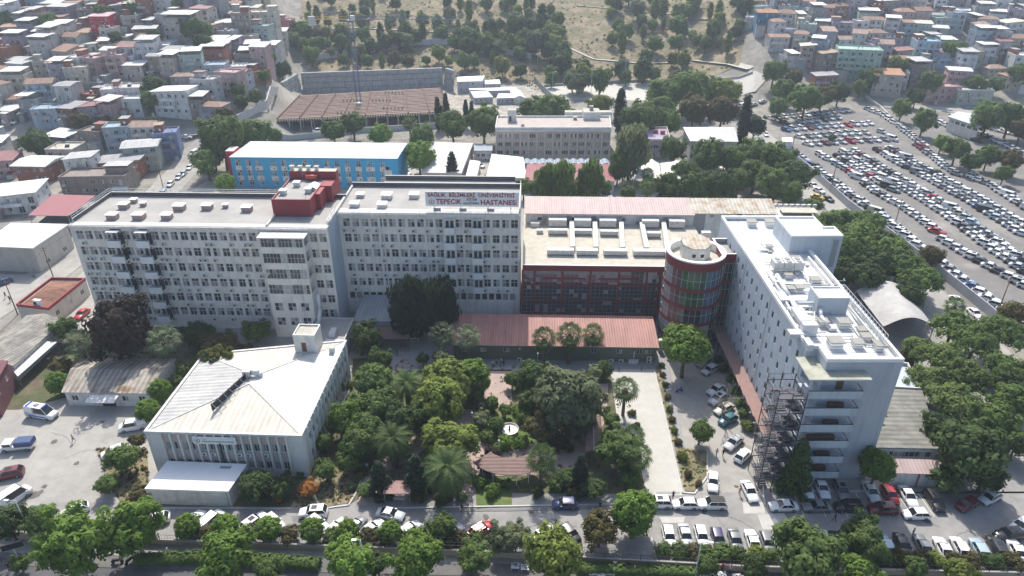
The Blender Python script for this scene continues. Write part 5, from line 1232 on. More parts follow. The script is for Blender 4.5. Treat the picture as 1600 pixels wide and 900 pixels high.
def truss(x0, x1, z, hh, m, nm):
    b = MB(); n = max(3, int(abs(x1-x0)/1.8))
    for y in (-.6, .6): b.bar((x0, y, z), (x1, y, z), .09)
    b.bar((x0, 0, z+hh), (x1, 0, z+hh), .09)
    for i in range(n):
        a, c = lerp(x0, x1, i/n), lerp(x0, x1, (i+1)/n); m_ = (a+c)/2
        for y in (-.6, .6): b.bar((a, y, z), (m_, 0, z+hh), .05); b.bar((m_, 0, z+hh), (c, y, z), .05)
        b.bar((a, -.6, z), (a, .6, z), .05)
    part(nm, b, [m], ck)
truss(-1, -17, ztop+1.0, 1.2, YEL, 'counter_jib'); truss(1, 46, ztop+1.0, 1.3, blue, 'jib')
b = MB(); b.box(-17.5, -14.8, -1.0, 1.0, ztop-1.4, ztop+2.2); part('counterweight', b, [CONCL], ck)
b = MB(); b.bar((0, 0, ztop+.8), (0, 0, ztop+6.5), .35, 4, 0, r2=.12); b.bar((0, 0, ztop+6.4), (-15, 0, ztop+2.2), .05); b.bar((0, 0, ztop+6.4), (28, 0, ztop+2.3), .05); part('tower_head', b, [blue], ck)
b = MB(); b.box(-1.2, 1.2, -1.2, 1.2, 0, 6.2); part('base_cross', b, [WHD], ck)
# ================================================================ labels that count along a row
ONES = 'first second third fourth fifth sixth seventh eighth ninth tenth eleventh twelfth thirteenth fourteenth fifteenth sixteenth seventeenth eighteenth nineteenth twentieth'.split()
TENS = {2: 'twenty', 3: 'thirty', 4: 'forty', 5: 'fifty'}
def ordw(n):
    if n <= 20: return ONES[n-1]
    if n % 10 == 0: return {3: 'thirtieth', 4: 'fortieth', 5: 'fiftieth', 6: 'sixtieth'}[n//10]
    return TENS[n//10] + ' ' + ONES[n % 10-1]
REG = {}
def reg(o, look, where, px, py): REG.setdefault(where, []).append((o, look, px, py))
def finish_labels(maxrow=12):
    for where, it in REG.items():
        if len(it) <= maxrow: rows = [it]
        else:
            it = sorted(it, key=lambda t: -t[3]); nr = math.ceil(len(it)/maxrow); k = math.ceil(len(it)/nr); rows = [it[i:i+k] for i in range(0, len(it), k)]
        for ri, row in enumerate(rows):
            row = sorted(row, key=lambda t: t[2]); n = len(row)
            for i, (o, look, px, py) in enumerate(row):
                if n == 1 and len(rows) == 1: pos = ''
                else:
                    s = ('leftmost' if i == 0 else 'rightmost' if i == n-1 else ordw(i+1)+' from left' if i < n/2 else ordw(n-i)+' from right'); pos = ', '+s
                rw_ = '' if len(rows) == 1 else (', nearest row' if ri == 0 else ', farthest row' if ri == len(rows)-1 else ', '+ordw(ri+1)+' row')
                o['label'] = look + pos + rw_ + ' ' + where
# ================================================================ houses of the old town
_W = [('pale grey', (.42, .41, .40)), ('off white', (.50, .48, .45)), ('cream', (.48, .44, .36)), ('white', (.58, .58, .57)), ('white', (.52, .53, .55)), ('pink', (.45, .29, .28)), ('pale blue', (.30, .38, .45)),
         ('mint green', (.33, .40, .37)), ('ochre', (.42, .36, .25)), ('beige', (.40, .35, .30)), ('dull brown', (.26, .21, .18)), ('mauve', (.33, .28, .33)), ('bare brick', (.27, .15, .12)), ('grey', (.27, .275, .29))]
def _ds(c, k=.5):
    g = sum(c)/3; return tuple(lerp(g, v, k)*.9 for v in c)
WALLS = [(n, _ds(tuple(v*1.18 for v in c), .8)) for n, c in _W]
SROOF = [('white', (.72, .72, .70)), ('white', (.66, .66, .64)), ('pale grey', (.48, .48, .47)), ('rusty', (.36, .25, .18)), ('grey', (.33, .33, .34)), ('cream', (.58, .54, .45)), ('maroon', (.28, .13, .13))]
TILEO = mat('clay_tile_roof', None, .9, .22, .8, stripe=(0, .45, .2))
HOUSES = []
NUMW = {1: 'single', 2: 'two', 3: 'three', 4: 'four'}
def dish():
    b = MB(); rows = []
    for j in range(3):
        r = .4*j/2; rows.append([(r*cos(2*pi*k/8), -.25*(1-(r/.4)**2)*.5-.3, .9+r*sin(2*pi*k/8)) for k in range(8)])
    b.grid(rows, 0, True, True); b.bar((0, 0, 0), (0, -.2, .9), .03); return b.mesh('satellite_dish', [WHT])
DISH = dish()
def tank_m(): b = MB(); b.bar((-.6, 0, .8), (.6, 0, .8), .32, 8, 0, smooth=True); b.prism([(-.7, -.9), (.7, -.9), (.7, 0), (-.7, 0)], [0, 0, .6, .6], [.06, .06, .66, .66], 1); b.bar((-.5, 0, 0), (-.5, 0, .6), .03, 4, 0); b.bar((.5, 0, 0), (.5, 0, .6), .03, 4, 0); return b.mesh('solar_heater', [WHT, STEEL])
TANK = tank_m()
def house(x, y, w_, d, nf, rot, wall, roof, rk, where, look=None, group=None, fh=2.9, lab=None):
    z = min(T(x+a, y+c) for a in (-w_/2, w_/2) for c in (-d/2, d/2)); base = T(x, y); wn, wc_ = wall
    e = link('house', None, None, (x, y, base), rot); e.empty_display_size = .5; e['category'] = 'house'; e['group'] = group or 'houses of the old town'
    HOUSES.append((x, y, max(w_, d)/2)); H = nf*fh+.2; b = MB(); zb = z-base-1.5
    p4 = [(-w_/2, -d/2), (w_/2, -d/2), (w_/2, d/2), (-w_/2, d/2)]; side = 1 if x < 0 else 3; wl = []; px_, py_, dep = proj(x, y, base+H/2)
    nw = max(2, int(w_/2.7)); jut = R.random() < .55 and nf > 1
    for k in range(4):
        p, q = p4[k], p4[(k+1) % 4]; L_ = w_ if k % 2 == 0 else d; ops = []
        if k in (0, side):
            n = nw if k == 0 else max(1, int(d/4))
            for f in range(nf):
                for i in range(n):
                    if R.random() < (.1 if k == 0 else .45): continue
                    u = L_*(i+.5)/n; door = (k == 0 and R.random() < .25); s_ = f*fh+(.25 if door else 1.0); hh = 2.1 if door else 1.3; ww = R.choice((1.0, 1.3, 1.5))
                    ww += .35 if dep > 300 else .1
                    ops.append((u-ww/2, u+ww/2, s_, s_+hh)); wl.append((p[0]+(q[0]-p[0])*u/L_, p[1]+(q[1]-p[1])*u/L_, s_, ww, hh, atan2(q[1]-p[1], q[0]-p[0])))
        wall_face(b, p, q, zb, H, ops, .12, 0)
    b.poly([(*t, H) for t in p4], 0)
    m_ = BRICK if wn == 'bare brick' else PLO
    part('wall', b, [m_], e, wc_)
    for X, Y, s_, ww, hh, an in wl: link('window', window_mesh(ww, hh, 's', R.randrange(5)), e, (X-sin(an)*.05, Y+cos(an)*.05, s_), an)
    rn, rc = roof
    if rk == 'tile': part('roof', roof_mb(p4, H, R.choice(('hip', 'gable', 'shed')), R.uniform(1.0, 1.7), .4), [TILEO, m_], e, rc, )
    elif rk == 'sheet': part('roof', roof_mb(p4, H, R.choice(('shed', 'shedx', 'gable', 'shed')), R.uniform(.5, 1.0), R.uniform(.4, .9)), [SHO, PLO], e, rc)
    elif rk == 'flat':
        part('roof', roof_mb(p4, H, 'parapet', 1, 0), [m_, ROOFG], e, wc_)
        if R.random() < .6: q_ = R.uniform(.25, .45)*w_; x_ = R.choice((-w_/2+.3, w_/2-.3-q_)); b = MB(); b.box(x_, x_+q_, -d*.05, d/2-.3, H-.08, H+R.uniform(1.9, 2.5)); part('stair_head', b, [R.choice((PLO, BRICK))], e, wc_); b = MB(); b.box(x_-.3, x_+q_+.3, -d*.05-.3, d/2, H+2.51, H+2.62); part('stair_head_roof', b, [SHO], e, R.choice(SROOF)[1])
        for i in range(R.randrange(4)): link('satellite_dish', DISH, e, (R.uniform(-w_/2+.6, w_/2-.6), R.uniform(-d/2+.6, 0), H), R.uniform(-.5, .5), 1.2)
    elif rk == 'terrace':     # roof terrace half under a sheet canopy on posts
        b = MB(); b.ring(inset(p4, -.03), inset(p4, .2), H-.1, H+.9, 0, 0, 0); part('parapet', b, [m_], e, wc_)
        x0, x1 = (-w_/2-.3, w_*R.uniform(.1, .5)) if R.random() < .5 else (-w_*R.uniform(.1, .5), w_/2+.3); x0, x1 = (-w_/2-.3, w_/2+.3) if R.random() < .5 else (x0, x1)
        b = MB(); b.prism([(x0, -d/2-.5), (x1, -d/2-.5), (x1, d/2+.2), (x0, d/2+.2)], [H+2.3, H+2.3, H+2.8, H+2.8], [H+2.4, H+2.4, H+2.9, H+2.9]); part('canopy_roof', b, [SHO], e, rc)
        b = MB()
        for q in (x0+.4, x1-.4):
            for yy in (-d/2+.05, d/2-.2): b.box(q, q+.15, yy, yy+.15, H-.05, H+2.3)
        b.box(x0+.38, x1-.38, d*.05, d/2-.1, H-.05, H+2.25); b.box(x0+.38, x1-.38, -d/2+.04, d*.06, H-.06, H+.25); part('roof_room', b, [m_], e, wc_)
    for i in range(R.randrange(1, 4)):     # washing, tanks and clutter on and beside the house
        b = MB(); cx_, cy_ = R.uniform(-w_/2, w_/2), -d/2-R.uniform(.6, 2.2); b.box(cx_-.5, cx_+.5, cy_-.3, cy_+.3, zb, R.uniform(.6, 1.4)) if R.random() < .5 else b.box(-w_/2+.5, -w_/2+1.6, -d/2-.12, -d/2-.06, fh*(nf-1)+.3, fh*(nf-1)+1.0); part('yard_store', b, [CLOTH], e, R.choice(((.5, .5, .5), (.2, .3, .45), (.45, .2, .2), (.15, .15, .16), (.55, .5, .4))))
        break
    if R.random() < .55:     # a lower lean-to against the front or the side
        s_ = R.choice((-1, 1)); ew = R.uniform(2, w_*.5); ed = R.uniform(1.6, 3); eh = R.choice((1.6, 2.6, 2.7, 5.3 if nf > 2 else 2.5)); x0 = s_*(w_/2-ew/2)-ew/2
        b = MB(); b.box(x0, x0+ew, -d/2-ed, -d/2-.004, zb, eh, 0); part('extension', b, [PLO], e, _ds(R.choice(WALLS)[1], .8))
        b = MB(); b.prism([(x0-.2, -d/2-ed-.3), (x0+ew+.2, -d/2-ed-.3), (x0+ew+.2, -d/2-.005), (x0-.2, -d/2-.005)], [eh+.01, eh+.01, eh+.35, eh+.35], [eh+.09, eh+.09, eh+.43, eh+.43]); part('extension_roof', b, [SHO], e, R.choice(SROOF)[1] if R.random() > .03 else (.05, .3, .5))
    if R.random() < .35 and rk in ('flat',): link('solar_heater', TANK, e, (R.uniform(-1, 1), 0, H+.05), R.uniform(-.3, .3), 1.1)
    if jut:
        for f in range(1, nf):
            x0 = -w_/2+R.uniform(0, .3)*w_; x1 = x0+w_*R.uniform(.4, .7); x1 = min(x1, w_/2); b = MB(); z0_ = f*fh
            b.box(x0, x1, -d/2-1.2, -d/2-.003, z0_-.15, z0_); b.box(x0, x1, -d/2-1.2, -d/2-1.1, z0_, z0_+.95)
            for q in (x0, x1-.1): b.box(q, q+.1, -d/2-1.1, -d/2-.003, z0_, z0_+.95)
            part('balcony', b, [PLO], e, tuple(min(.7, c*1.15) for c in wc_) if wn != 'bare brick' else (.4, .4, .4))
    lk = look or f"{wn} {NUMW[nf]} storey house, {rn} roof"
    if lab: e['label'] = lab
    else: reg(e, lk, where, px_, py_)
    return e
W = dict(grey=WALLS[0], dgrey=WALLS[13], cream=WALLS[2], white=WALLS[3], pink=WALLS[5], blue=WALLS[6], mint=WALLS[7], ochre=WALLS[8], beige=WALLS[9], brown=WALLS[10], brick=WALLS[12])
def hx(px, py, w_, d, nf, rot, wall, roof, rk, lab): 
    x, y, z = G(px, py); return house(x, y+d/2, w_, d, nf, radians(rot), wall, roof, rk, 'x', lab=lab)
# the ones that stand out in the photo (place = middle of the foot of the front wall)
hx(55, 285, 11, 10, 2, -3, W['brick'], ('white', (.66, .64, .58)), 'sheet', 'brick house with a cream ribbed sheet roof left of the street corner')
hx(20, 335, 13, 12, 2, 14, W['white'], SROOF[0], 'sheet', 'white house with outside stairs and a white roof at the left edge above the warehouse')
hx(150, 305, 21, 9, 2, 3, W['brown'], SROOF[5], 'flat', 'long brown two storey row with many small windows behind the crimson canopy')
hx(130, 288, 9, 7, 3, 6, W['white'], SROOF[2], 'sheet', 'small white top storey with a grey roof rising behind the brown row')
hx(188, 280, 14, 8, 2, 8, W['brick'], SROOF[4], 'sheet', 'brick house under long dark grey sheets beside the side street')
hx(222, 268, 11, 9, 3, 14, W['mint'], SROOF[2], 'sheet', 'green sided brick house with a beige sheet roof by the side street')
hx(262, 250, 8, 8, 3, 14, ('blue', (.18, .22, .36)), SROOF[6], 'flat', 'narrow violet blue house at the head of the side street')
hx(100, 262, 10, 9, 2, 0, W['cream'], SROOF[1], 'flat', 'cream house with a flat roof above the brick house with the ribbed roof')
hx(162, 62, 9, 8, 3, 0, ('bright red', (.50, .03, .05)), ('pink', (.5, .35, .38)), 'sheet', 'bright red house with a painted white crescent and star on its front')
hx(180, 18, 13, 9, 4, 0, ('red', (.42, .06, .07)), SROOF[2], 'flat', 'tall red apartment house near the top edge, left of centre of the left hill')
hx(1196, 52, 10, 9, 3, -8, ('strong blue', (.07, .20, .32)), ('orange', (.50, .27, .16)), 'tile', 'strong blue house with an orange tiled roof beside the park slope')
hx(1340, 125, 20, 12, 4, -14, ('mint green', (.34, .46, .40)), SROOF[0], 'flat', 'long mint green apartment block with a white roof on the right hillside')
hx(1446, 100, 11, 10, 3, -10, ('light blue', (.34, .46, .56)), SROOF[0], 'flat', 'light blue house with a stepped white parapet on the right hillside')
hx(1385, 152, 13, 10, 3, -12, W['beige'], ('orange', (.50, .28, .18)), 'tile', 'beige three storey house with an orange tiled roof just above the car park')
hx(1478, 108, 13, 9, 2, -12, ('light blue', (.33, .45, .55)), ('mauve', (.32, .24, .26)), 'sheet', 'light blue house under a mauve sheet roof on the right hillside')
hx(285, 68, 14, 9, 3, -4, W['beige'], SROOF[1], 'terrace', 'beige house with a brick gable and an open roof terrace on the left hill')
hx(275, 185, 15, 9, 3, -8, W['white'], SROOF[0], 'sheet', 'white roofed house standing tall beside the parked white car on the left hill')
hx(412, 52, 13, 10, 4, 4, W['cream'], SROOF[1], 'flat', 'cream four storey block at the left edge of the park')
hx(446, 55, 9, 8, 3, 0, ('pink', (.45, .2, .22)), SROOF[2], 'flat', 'small salmon pink block beside the trees at the left edge of the park')
hx(1470, 160, 16, 8, 2, 0, ('pale pink', (.46, .28, .28)), SROOF[0], 'flat', 'faded pink low house beside the cream wall above the car park')
hx(1520, 165, 16, 8, 2, 0, ('pale green', (.36, .40, .36)), SROOF[0], 'flat', 'pale green two storey house with a flat roof behind the car park trees')
# crescent and star on the red house
fh_ = [o for o in COL.objects if o.get('label', '').startswith('bright red house')][0]
b = MB(); cx, cz = 1.4, 5.9; rows = []
for k in range(17):
    t = radians(45+270*k/16); rows.append(((cx+1.0*cos(t), cz+1.0*sin(t)), (cx+.25+.78*cos(radians(30+300*k/16)), cz+.78*sin(radians(30+300*k/16)))))
b.grid([[(p[0][0], -4.03, p[0][1]) for p in rows], [(p[1][0], -4.03, p[1][1]) for p in rows]], 0, False)
b.poly([(cx+1.25+(.45 if k % 2 == 0 else .18)*cos(pi+pi*k/5), -4.03, cz+(.45 if k % 2 == 0 else .18)*sin(pi+pi*k/5)) for k in range(10)], 0)
part('flag_mural', b, [WHT], fh_)
for i in range(7): pass
def inpoly(x, y, p):
    c = False
    for i in range(len(p)):
        (ax, ay), (bx, by) = p[i-1], p[i]
        if (ay > y) != (by > y) and x < (bx-ax)*(y-ay)/(by-ay)+ax: c = not c
    return c
LEFTR = [(-70, -60), (478, -60), (470, 20), (462, 70), (436, 100), (425, 130), (380, 160), (352, 190), (318, 205), (262, 238), (196, 250), (100, 246), (60, 262), (40, 300), (-70, 300)]
RIGHTR = [(1165, -60), (1680, -60), (1680, 165), (1440, 150), (1360, 142), (1285, 150), (1230, 120), (1205, 70), (1172, 30)]
KEEP = [(240, 150, 22), (300, 60, 26), (318, 78, 18), (160, 35, 16), (76, 42, 15), (240, 65, 12), (1400, 130, 12), (1490, 75, 18), (1340, 145, 20), (1310, 150, 18), (1455, 140, 22), (1535, 135, 22), (375, 170, 14), (55, 240, 26), (1240, 130, 20), (1215, 140, 20)]
LANES = [[(0, 215), (120, 210), (250, 214), (360, 205)], [(330, 218), (300, 245), (268, 285)]]
def near_lane(px, py):
    for L_ in LANES:
        for a, c in zip(L_, L_[1:]):
            t = max(0, min(1, ((px-a[0])*(c[0]-a[0])+(py-a[1])*(c[1]-a[1]))/((c[0]-a[0])**2+(c[1]-a[1])**2)))
            if abs(px-a[0]-t*(c[0]-a[0])) < 20 and abs(py-a[1]-t*(c[1]-a[1])) < 9: return True
    return False
nh = 0; hs = []
for side_, reg_, y0_, y1_, rots in (('left hillside', LEFTR, 236, 410, (-17, 14)), ('right hillside', RIGHTR, 318, 440, (-28, 10))):
    y = y0_; row = 0
    while y < y1_:
        umin, umax = (-.85, -.27) if side_[0] == 'l' else (.30, .86)
        x = umin*y + R.uniform(0, 6)
        while x < umax*y:
            w_ = R.uniform(5.8, 10.2); d = R.uniform(6.5, 9); yy = y+R.uniform(-2.2, 2.2)+((x % 37)*.08 if side_[0] == 'l' else -(x % 31)*.08)
            px, py, dep = proj(x, yy-d/2, T(x, yy-d/2))
            ok = inpoly(px, py, reg_) and not near_lane(px, py) and -22 < px < 1622 and py > -22
            ok = ok and not any(hypot(px-a, (py-c)) < r for a, c, r in KEEP)
            ok = ok and not any(hypot(x-a, yy-c) < r+w_*.42 for a, c, r in HOUSES[:23])
            if ok:
                nf = R.choice((2, 2, 3, 1, 1 if side_[0] == 'l' else 3)); q = R.random()
                left = side_[0] == 'l'
                wall = R.choice(WALLS); hs.append(0)
                if q < (.34 if left else .22): rk, rf = 'sheet', R.choice(SROOF)
                elif q < (.58 if left else .42): rk, rf = 'terrace', R.choice(SROOF[:3])
                elif q < (.68 if left else .75): rk, rf = 'tile', ('orange tiled', R.choice(((.40, .26, .20), (.36, .24, .19), (.44, .32, .26))))
                else: rk, rf = 'flat', ('flat', (.4, .4, .4))
                house(x, yy, w_, d, nf, radians(R.uniform(*rots)), wall, rf, rk, 'on '+side_); nh += 1
            x += w_+R.uniform(.1, 1.6)
        y += 10.2 if y < 330 else 10.8; row += 1
open('/tmp/nh', 'w').write(str(len(HOUSES)))
# ================================================================ trees
def leafmat(name, col, tr=1):
    return mat(name, col, .75, .35, .9, leaf=.18, spec=.25)
LM = dict(deep=leafmat('deep_green_leaves', (.075, .12, .038)), mid=leafmat('mid_green_leaves', (.125, .19, .052)), bright=leafmat('bright_green_leaves', (.155, .25, .045)), yellow=leafmat('yellow_green_leaves', (.19, .235, .05)),
          pale=leafmat('pale_grey_green_leaves', (.17, .20, .10)), dark=leafmat('dark_conifer_needles', (.035, .058, .032)), purple=leafmat('purple_brown_leaves', (.05, .034, .026)), olive=leafmat('olive_brown_leaves', (.12, .105, .04)),
          orange=leafmat('dry_orange_leaves', (.42, .19, .05)), palm=leafmat('palm_fronds', (.105, .16, .055)), palmg=leafmat('grey_palm_fronds', (.18, .22, .13)), cyp=leafmat('cypress_needles', (.03, .05, .028)), pine=leafmat('pine_needles', (.145, .20, .06)))
BARK = mat('bark', (.12, .09, .065), .95, .3, 2.0); BARKP = mat('pale_bark', (.36, .34, .29), .9, .25, 2.0)
class RND(random.Random): pass
def blob(b, c, r, rr, m=0, sq=(1, 1, 1)):
    rows = []
    for j in range(5):
        ph = -pi/2 + pi*j/4; rows.append([(c[0]+sq[0]*r*cos(ph)*cos(2*pi*k/7)*rr.uniform(.85, 1.1), c[1]+sq[1]*r*cos(ph)*sin(2*pi*k/7)*rr.uniform(.85, 1.1), c[2]+sq[2]*r*sin(ph)) for k in range(7)])
    b.grid(rows, m, True, True)
def leafq(b, c, nrm, s, rr, asp=1.0, down=None):
    nrm = Vector(nrm); nrm = nrm.normalized() if nrm.length > 1e-4 else Vector((0, 0, 1))
    t = nrm.orthogonal().normalized(); t = Matrix.Rotation(rr.uniform(0, 2*pi), 3, nrm) @ t
    if down: t = Vector((rr.uniform(-.35, .35), rr.uniform(-.35, .35), -1)).normalized(); nrm = Vector((cos(rr.random()*6.28), sin(rr.random()*6.28), 0))
    u = nrm.cross(t).normalized(); c = Vector(c); a = s*rr.uniform(.6, 1.25)
    b.poly([c-t*a*asp, c+u*a*.62, c+t*a*asp*.9+nrm*a*.25, c-u*a*.62], 0)
CR = {}
KD = { # R, lump list generator parameters
 'broad': dict(R=4.0, zc=5.4, zr=3.2, n=64, lr=.95, lv=58, s=.26, tr=2.6, wob=.42),
 'round': dict(R=2.7, zc=3.4, zr=2.6, n=70, lr=.55, lv=50, s=.18, tr=1.3, shell=True, wob=.06),
 'pine':  dict(R=4.4, zc=5.6, zr=3.0, n=64, lr=.85, lv=56, s=.22, tr=3.8, top=True, wob=.3),
 'loose': dict(R=4.6, zc=6.6, zr=4.6, n=84, lr=.9, lv=60, s=.23, tr=4.0, sparse=True, wob=.35),
 'wispy': dict(R=3.0, zc=5.2, zr=4.4, n=52, lr=1.0, lv=70, s=.24, tr=3.0, down=True, wob=.3),
 'cypress': dict(R=1.6, zc=6.6, zr=6.4, n=60, lr=.62, lv=36, s=.24, tr=.8, fit=True),
 'cone': dict(R=3.0, zc=5.0, zr=5.0, n=64, lr=.8, lv=38, s=.26, tr=1.0, cone=True),
 'bigcone': dict(R=4.6, zc=8.6, zr=8.6, n=95, lr=1.15, lv=44, s=.34, tr=1.5, cone=True),
 'lolly': dict(R=3.2, zc=5.6, zr=2.5, n=64, lr=.75, lv=52, s=.22, tr=3.6, shell=True, wob=.16),
 'shrub': dict(R=1.5, zc=1.15, zr=1.1, n=26, lr=.5, lv=44, s=.13, tr=.3, wob=.35),
 'far':   dict(R=3.2, zc=4.0, zr=3.0, n=34, lr=.95, lv=34, s=.34, tr=1.5, wob=.4),
 'farcol': dict(R=1.9, zc=4.4, zr=3.8, n=26, lr=.75, lv=30, s=.32, tr=1.2, fit=True),
}
def crown(kind, var):
    if (kind, var) in CR: return CR[(kind, var)]
    k = KD[kind]; rr = random.Random(hash((kind.__len__(), var, k['n'])) + var*77); b = MB(); R_ = k['R']; centers = []; wob = k.get('wob', .15); w1, w2, w3 = rr.uniform(0, 6.3), rr.uniform(0, 6.3), rr.uniform(0, 6.3)
    for i in range(k['n']):
        # golden spiral directions, uneven radius
        t = (i+.5)/k['n']; ph = math.acos(1-2*t); th = pi*(1+5**.5)*i + rr.uniform(-.3, .3)
        d = Vector((sin(ph)*cos(th), sin(ph)*sin(th), cos(ph)))
        q = rr.uniform(.55, .98) if not k.get('shell') else rr.uniform(.82, .95)
        if k.get('sparse'): q = rr.uniform(.35, 1.05)
        q *= 1 + wob*(sin(2*th+w1)*.35+sin(3*th+w2+ph*2)*.4+sin(5*ph+w3)*.3)
        p = Vector((d.x*(R_-k['lr']*.6)*q, d.y*(R_-k['lr']*.6)*q, d.z*(k['zr']-k['lr']*.5)*q))
        if k.get('top'): p.z = abs(p.z)*.95 - .9 + rr.uniform(-.2, .2); p.x *= 1.04
        if k.get('cone'):
            h = t; rad = (R_-.4)*(1-h)**.8*rr.uniform(.45, 1.0)+.15; p = Vector((rad*cos(th), rad*sin(th), (h*2-1)*(k['zr']-.4)))
        if k.get('fit'):
            h = t*2-1; rad = (R_-.5)*max(.12, (1-abs(h)**2.4))*(1-.35*max(0, h))*rr.uniform(.5, 1); p = Vector((rad*cos(th), rad*sin(th), h*(k['zr']-.3)))
        p.z += k['zc']; lr = k['lr']*rr.uniform(.7, 1.25)*(1-.4*t if k.get('cone') else 1); centers.append((p, lr))
        if not k.get('sparse') and not k.get('down'): blob(b, p, lr*.5, rr)
        for _ in range(int(k['lv']*lr/k['lr'])):
            e = Vector((rr.gauss(0, 1), rr.gauss(0, 1), rr.gauss(0, 1)+.25)).normalized(); rad = lr*rr.uniform(.7, 1.12)
            out = (p - Vector((0, 0, k['zc']))).normalized() if (p - Vector((0, 0, k['zc']))).length > .1 else e
            leafq(b, p+e*rad, e*.9+out*.35+Vector((rr.uniform(-.5, .5), rr.uniform(-.5, .5), rr.uniform(-.2, .6))), k['s']*1.35, rr, 1.6 if k.get('down') or kind == 'loose' else 1.0, k.get('down'))
    if kind in ('broad', 'pine', 'round', 'lolly'): blob(b, (0, 0, k['zc']+(.3 if kind == 'pine' else 0)), R_*.38, rr, 0, (1, 1, k['zr']/R_*.9))
    me = b.mesh('crown', [LM['mid']]); t = MB(); r0 = .09*R_/1.8+.06
    lean = Vector((rr.uniform(-.3, .3), rr.uniform(-.3, .3), 0)); top = Vector((lean.x, lean.y, k['tr']))
    t.bar((0, 0, -.3), (lean.x*.4, lean.y*.4, k['tr']*.5), r0*1.25, 7, 0, r0, True); t.bar((lean.x*.4, lean.y*.4, k['tr']*.5), top, r0, 7, 0, r0*.8, True)
    if k.get('cone') or k.get('fit'): t.bar(top, (0, 0, k['zc']+k['zr']*.8), r0*.8, 5, 0, .04, True)
    else:
        for p, lr in rr.sample(centers, min(12, len(centers))):
            m_ = top.lerp(p, .45)+Vector((0, 0, rr.uniform(-.3, .1))); t.bar(top, m_, r0*.5, 5, 0, r0*.32, True); t.bar(m_, p, r0*.32, 4, 0, .03, True)
    CR[(kind, var)] = (me, t.mesh('trunk', [BARK])); return CR[(kind, var)]
def recol(kind, var, lm, bark=None):
    key = (kind, var, lm)
    if key not in CR:
        me, tk = crown(kind, var); m2 = me.copy(); m2.materials.clear(); m2.materials.append(LM[lm]); t2 = tk
        if bark: t2 = tk.copy(); t2.materials.clear(); t2.materials.append(bark)
        CR[key] = (m2, t2)
    return CR[key]
def palm_mesh(kind, lm):
    key = ('palm', kind, lm)
    if key in CR: return CR[key]
    rr = random.Random(5+len(lm)); b = MB(); H = 6.0
    if kind == 'fan':
        for i in range(44):
            t = i/43; el = lerp(1.25, -1.1, t**.9); az = i*2.399+rr.uniform(-.2, .2); d = Vector((cos(az)*cos(el), sin(az)*cos(el), sin(el))); base = Vector((0, 0, H))+d*.15; tip = base+d*(1.4 if el > -.5 else 1.1)
            b.bar(base, tip, .03, 3); side = d.cross(Vector((0, 0, 1))).normalized(); up = side.cross(d).normalized(); n = 10
            for k in range(n):
                a = lerp(-1.7, 1.7, k/(n-1)); a2 = .15; L_ = 1.3*(1-.12*abs(a)); dr = Vector((0, 0, -.35*(1+abs(a)*.3)))
                def q(an, l): return tip + (d*cos(an)+side*sin(an))*l + up*(.12*cos(an*2)) 
                b.poly([tip, q(a-a2*.9, L_*.55), q(a, L_)+dr*L_, q(a+a2*.9, L_*.55)])
        b.grid([[(.55*cos(2*pi*k/9)*s_, .55*sin(2*pi*k/9)*s_, H-z_) for k in range(9)] for z_, s_ in ((.1, .5), (.6, 1.2), (1.4, 1.0), (2.2, .6))], 1, True, True)
    else:
        H = 5.2
        for i in range(70):
            t = i/69; el = lerp(1.35, -.55, t**.85); az = i*2.399+rr.uniform(-.15, .15); L_ = rr.uniform(3.5, 4.2); seg = 9; p = Vector((0, 0, H)); pts = [p.copy()]; e_ = el
            for s_ in range(seg):
                d = Vector((cos(az)*cos(e_), sin(az)*cos(e_), sin(e_))); p = p+d*(L_/seg); pts.append(p.copy()); e_ -= .13+.05*s_*.5
            side = Vector((-sin(az), cos(az), 0))
            for s_ in range(1, seg+1):
                a, c = pts[s_-1], pts[s_]; w_ = .62*sin(pi*min(1, (s_+.6)/(seg+1)))+.08; ax = (c-a).normalized(); up = side.cross(ax)
                for sg in (-1, 1):
                    for h_ in (0, .5):
                        o = a.lerp(c, h_); b.poly([o, o+(c-a)*.42, o+(c-a)*.75+side*sg*w_+up*(-.18)+ax*.25])
        b.bar((0, 0, H-.6), (0, 0, H+.3), .5, 9, 1)
    me = b.mesh('fronds', [LM[lm], mat('dry_fronds', (.17, .12, .06), .95, .3, 2)]); t = MB(); r = .26 if kind == 'fan' else .42
    t.bar((0, 0, -.3), (0, 0, H-.4), r*1.2, 9, 0, r, True); CR[key] = (me, t.mesh('trunk', [mat('palm_trunk', (.15, .11, .075), .95, .35, 3)])); return CR[key]
NAMES = dict(lolly='stone_pine', broad='broadleaf_tree', round='clipped_tree', pine='stone_pine', loose='plane_tree', wispy='casuarina_tree', cypress='cypress_tree', cone='conifer_tree', bigcone='cedar_tree', shrub='shrub', far='hillside_tree', farcol='young_conifer', fan='fan_palm', date='date_palm')
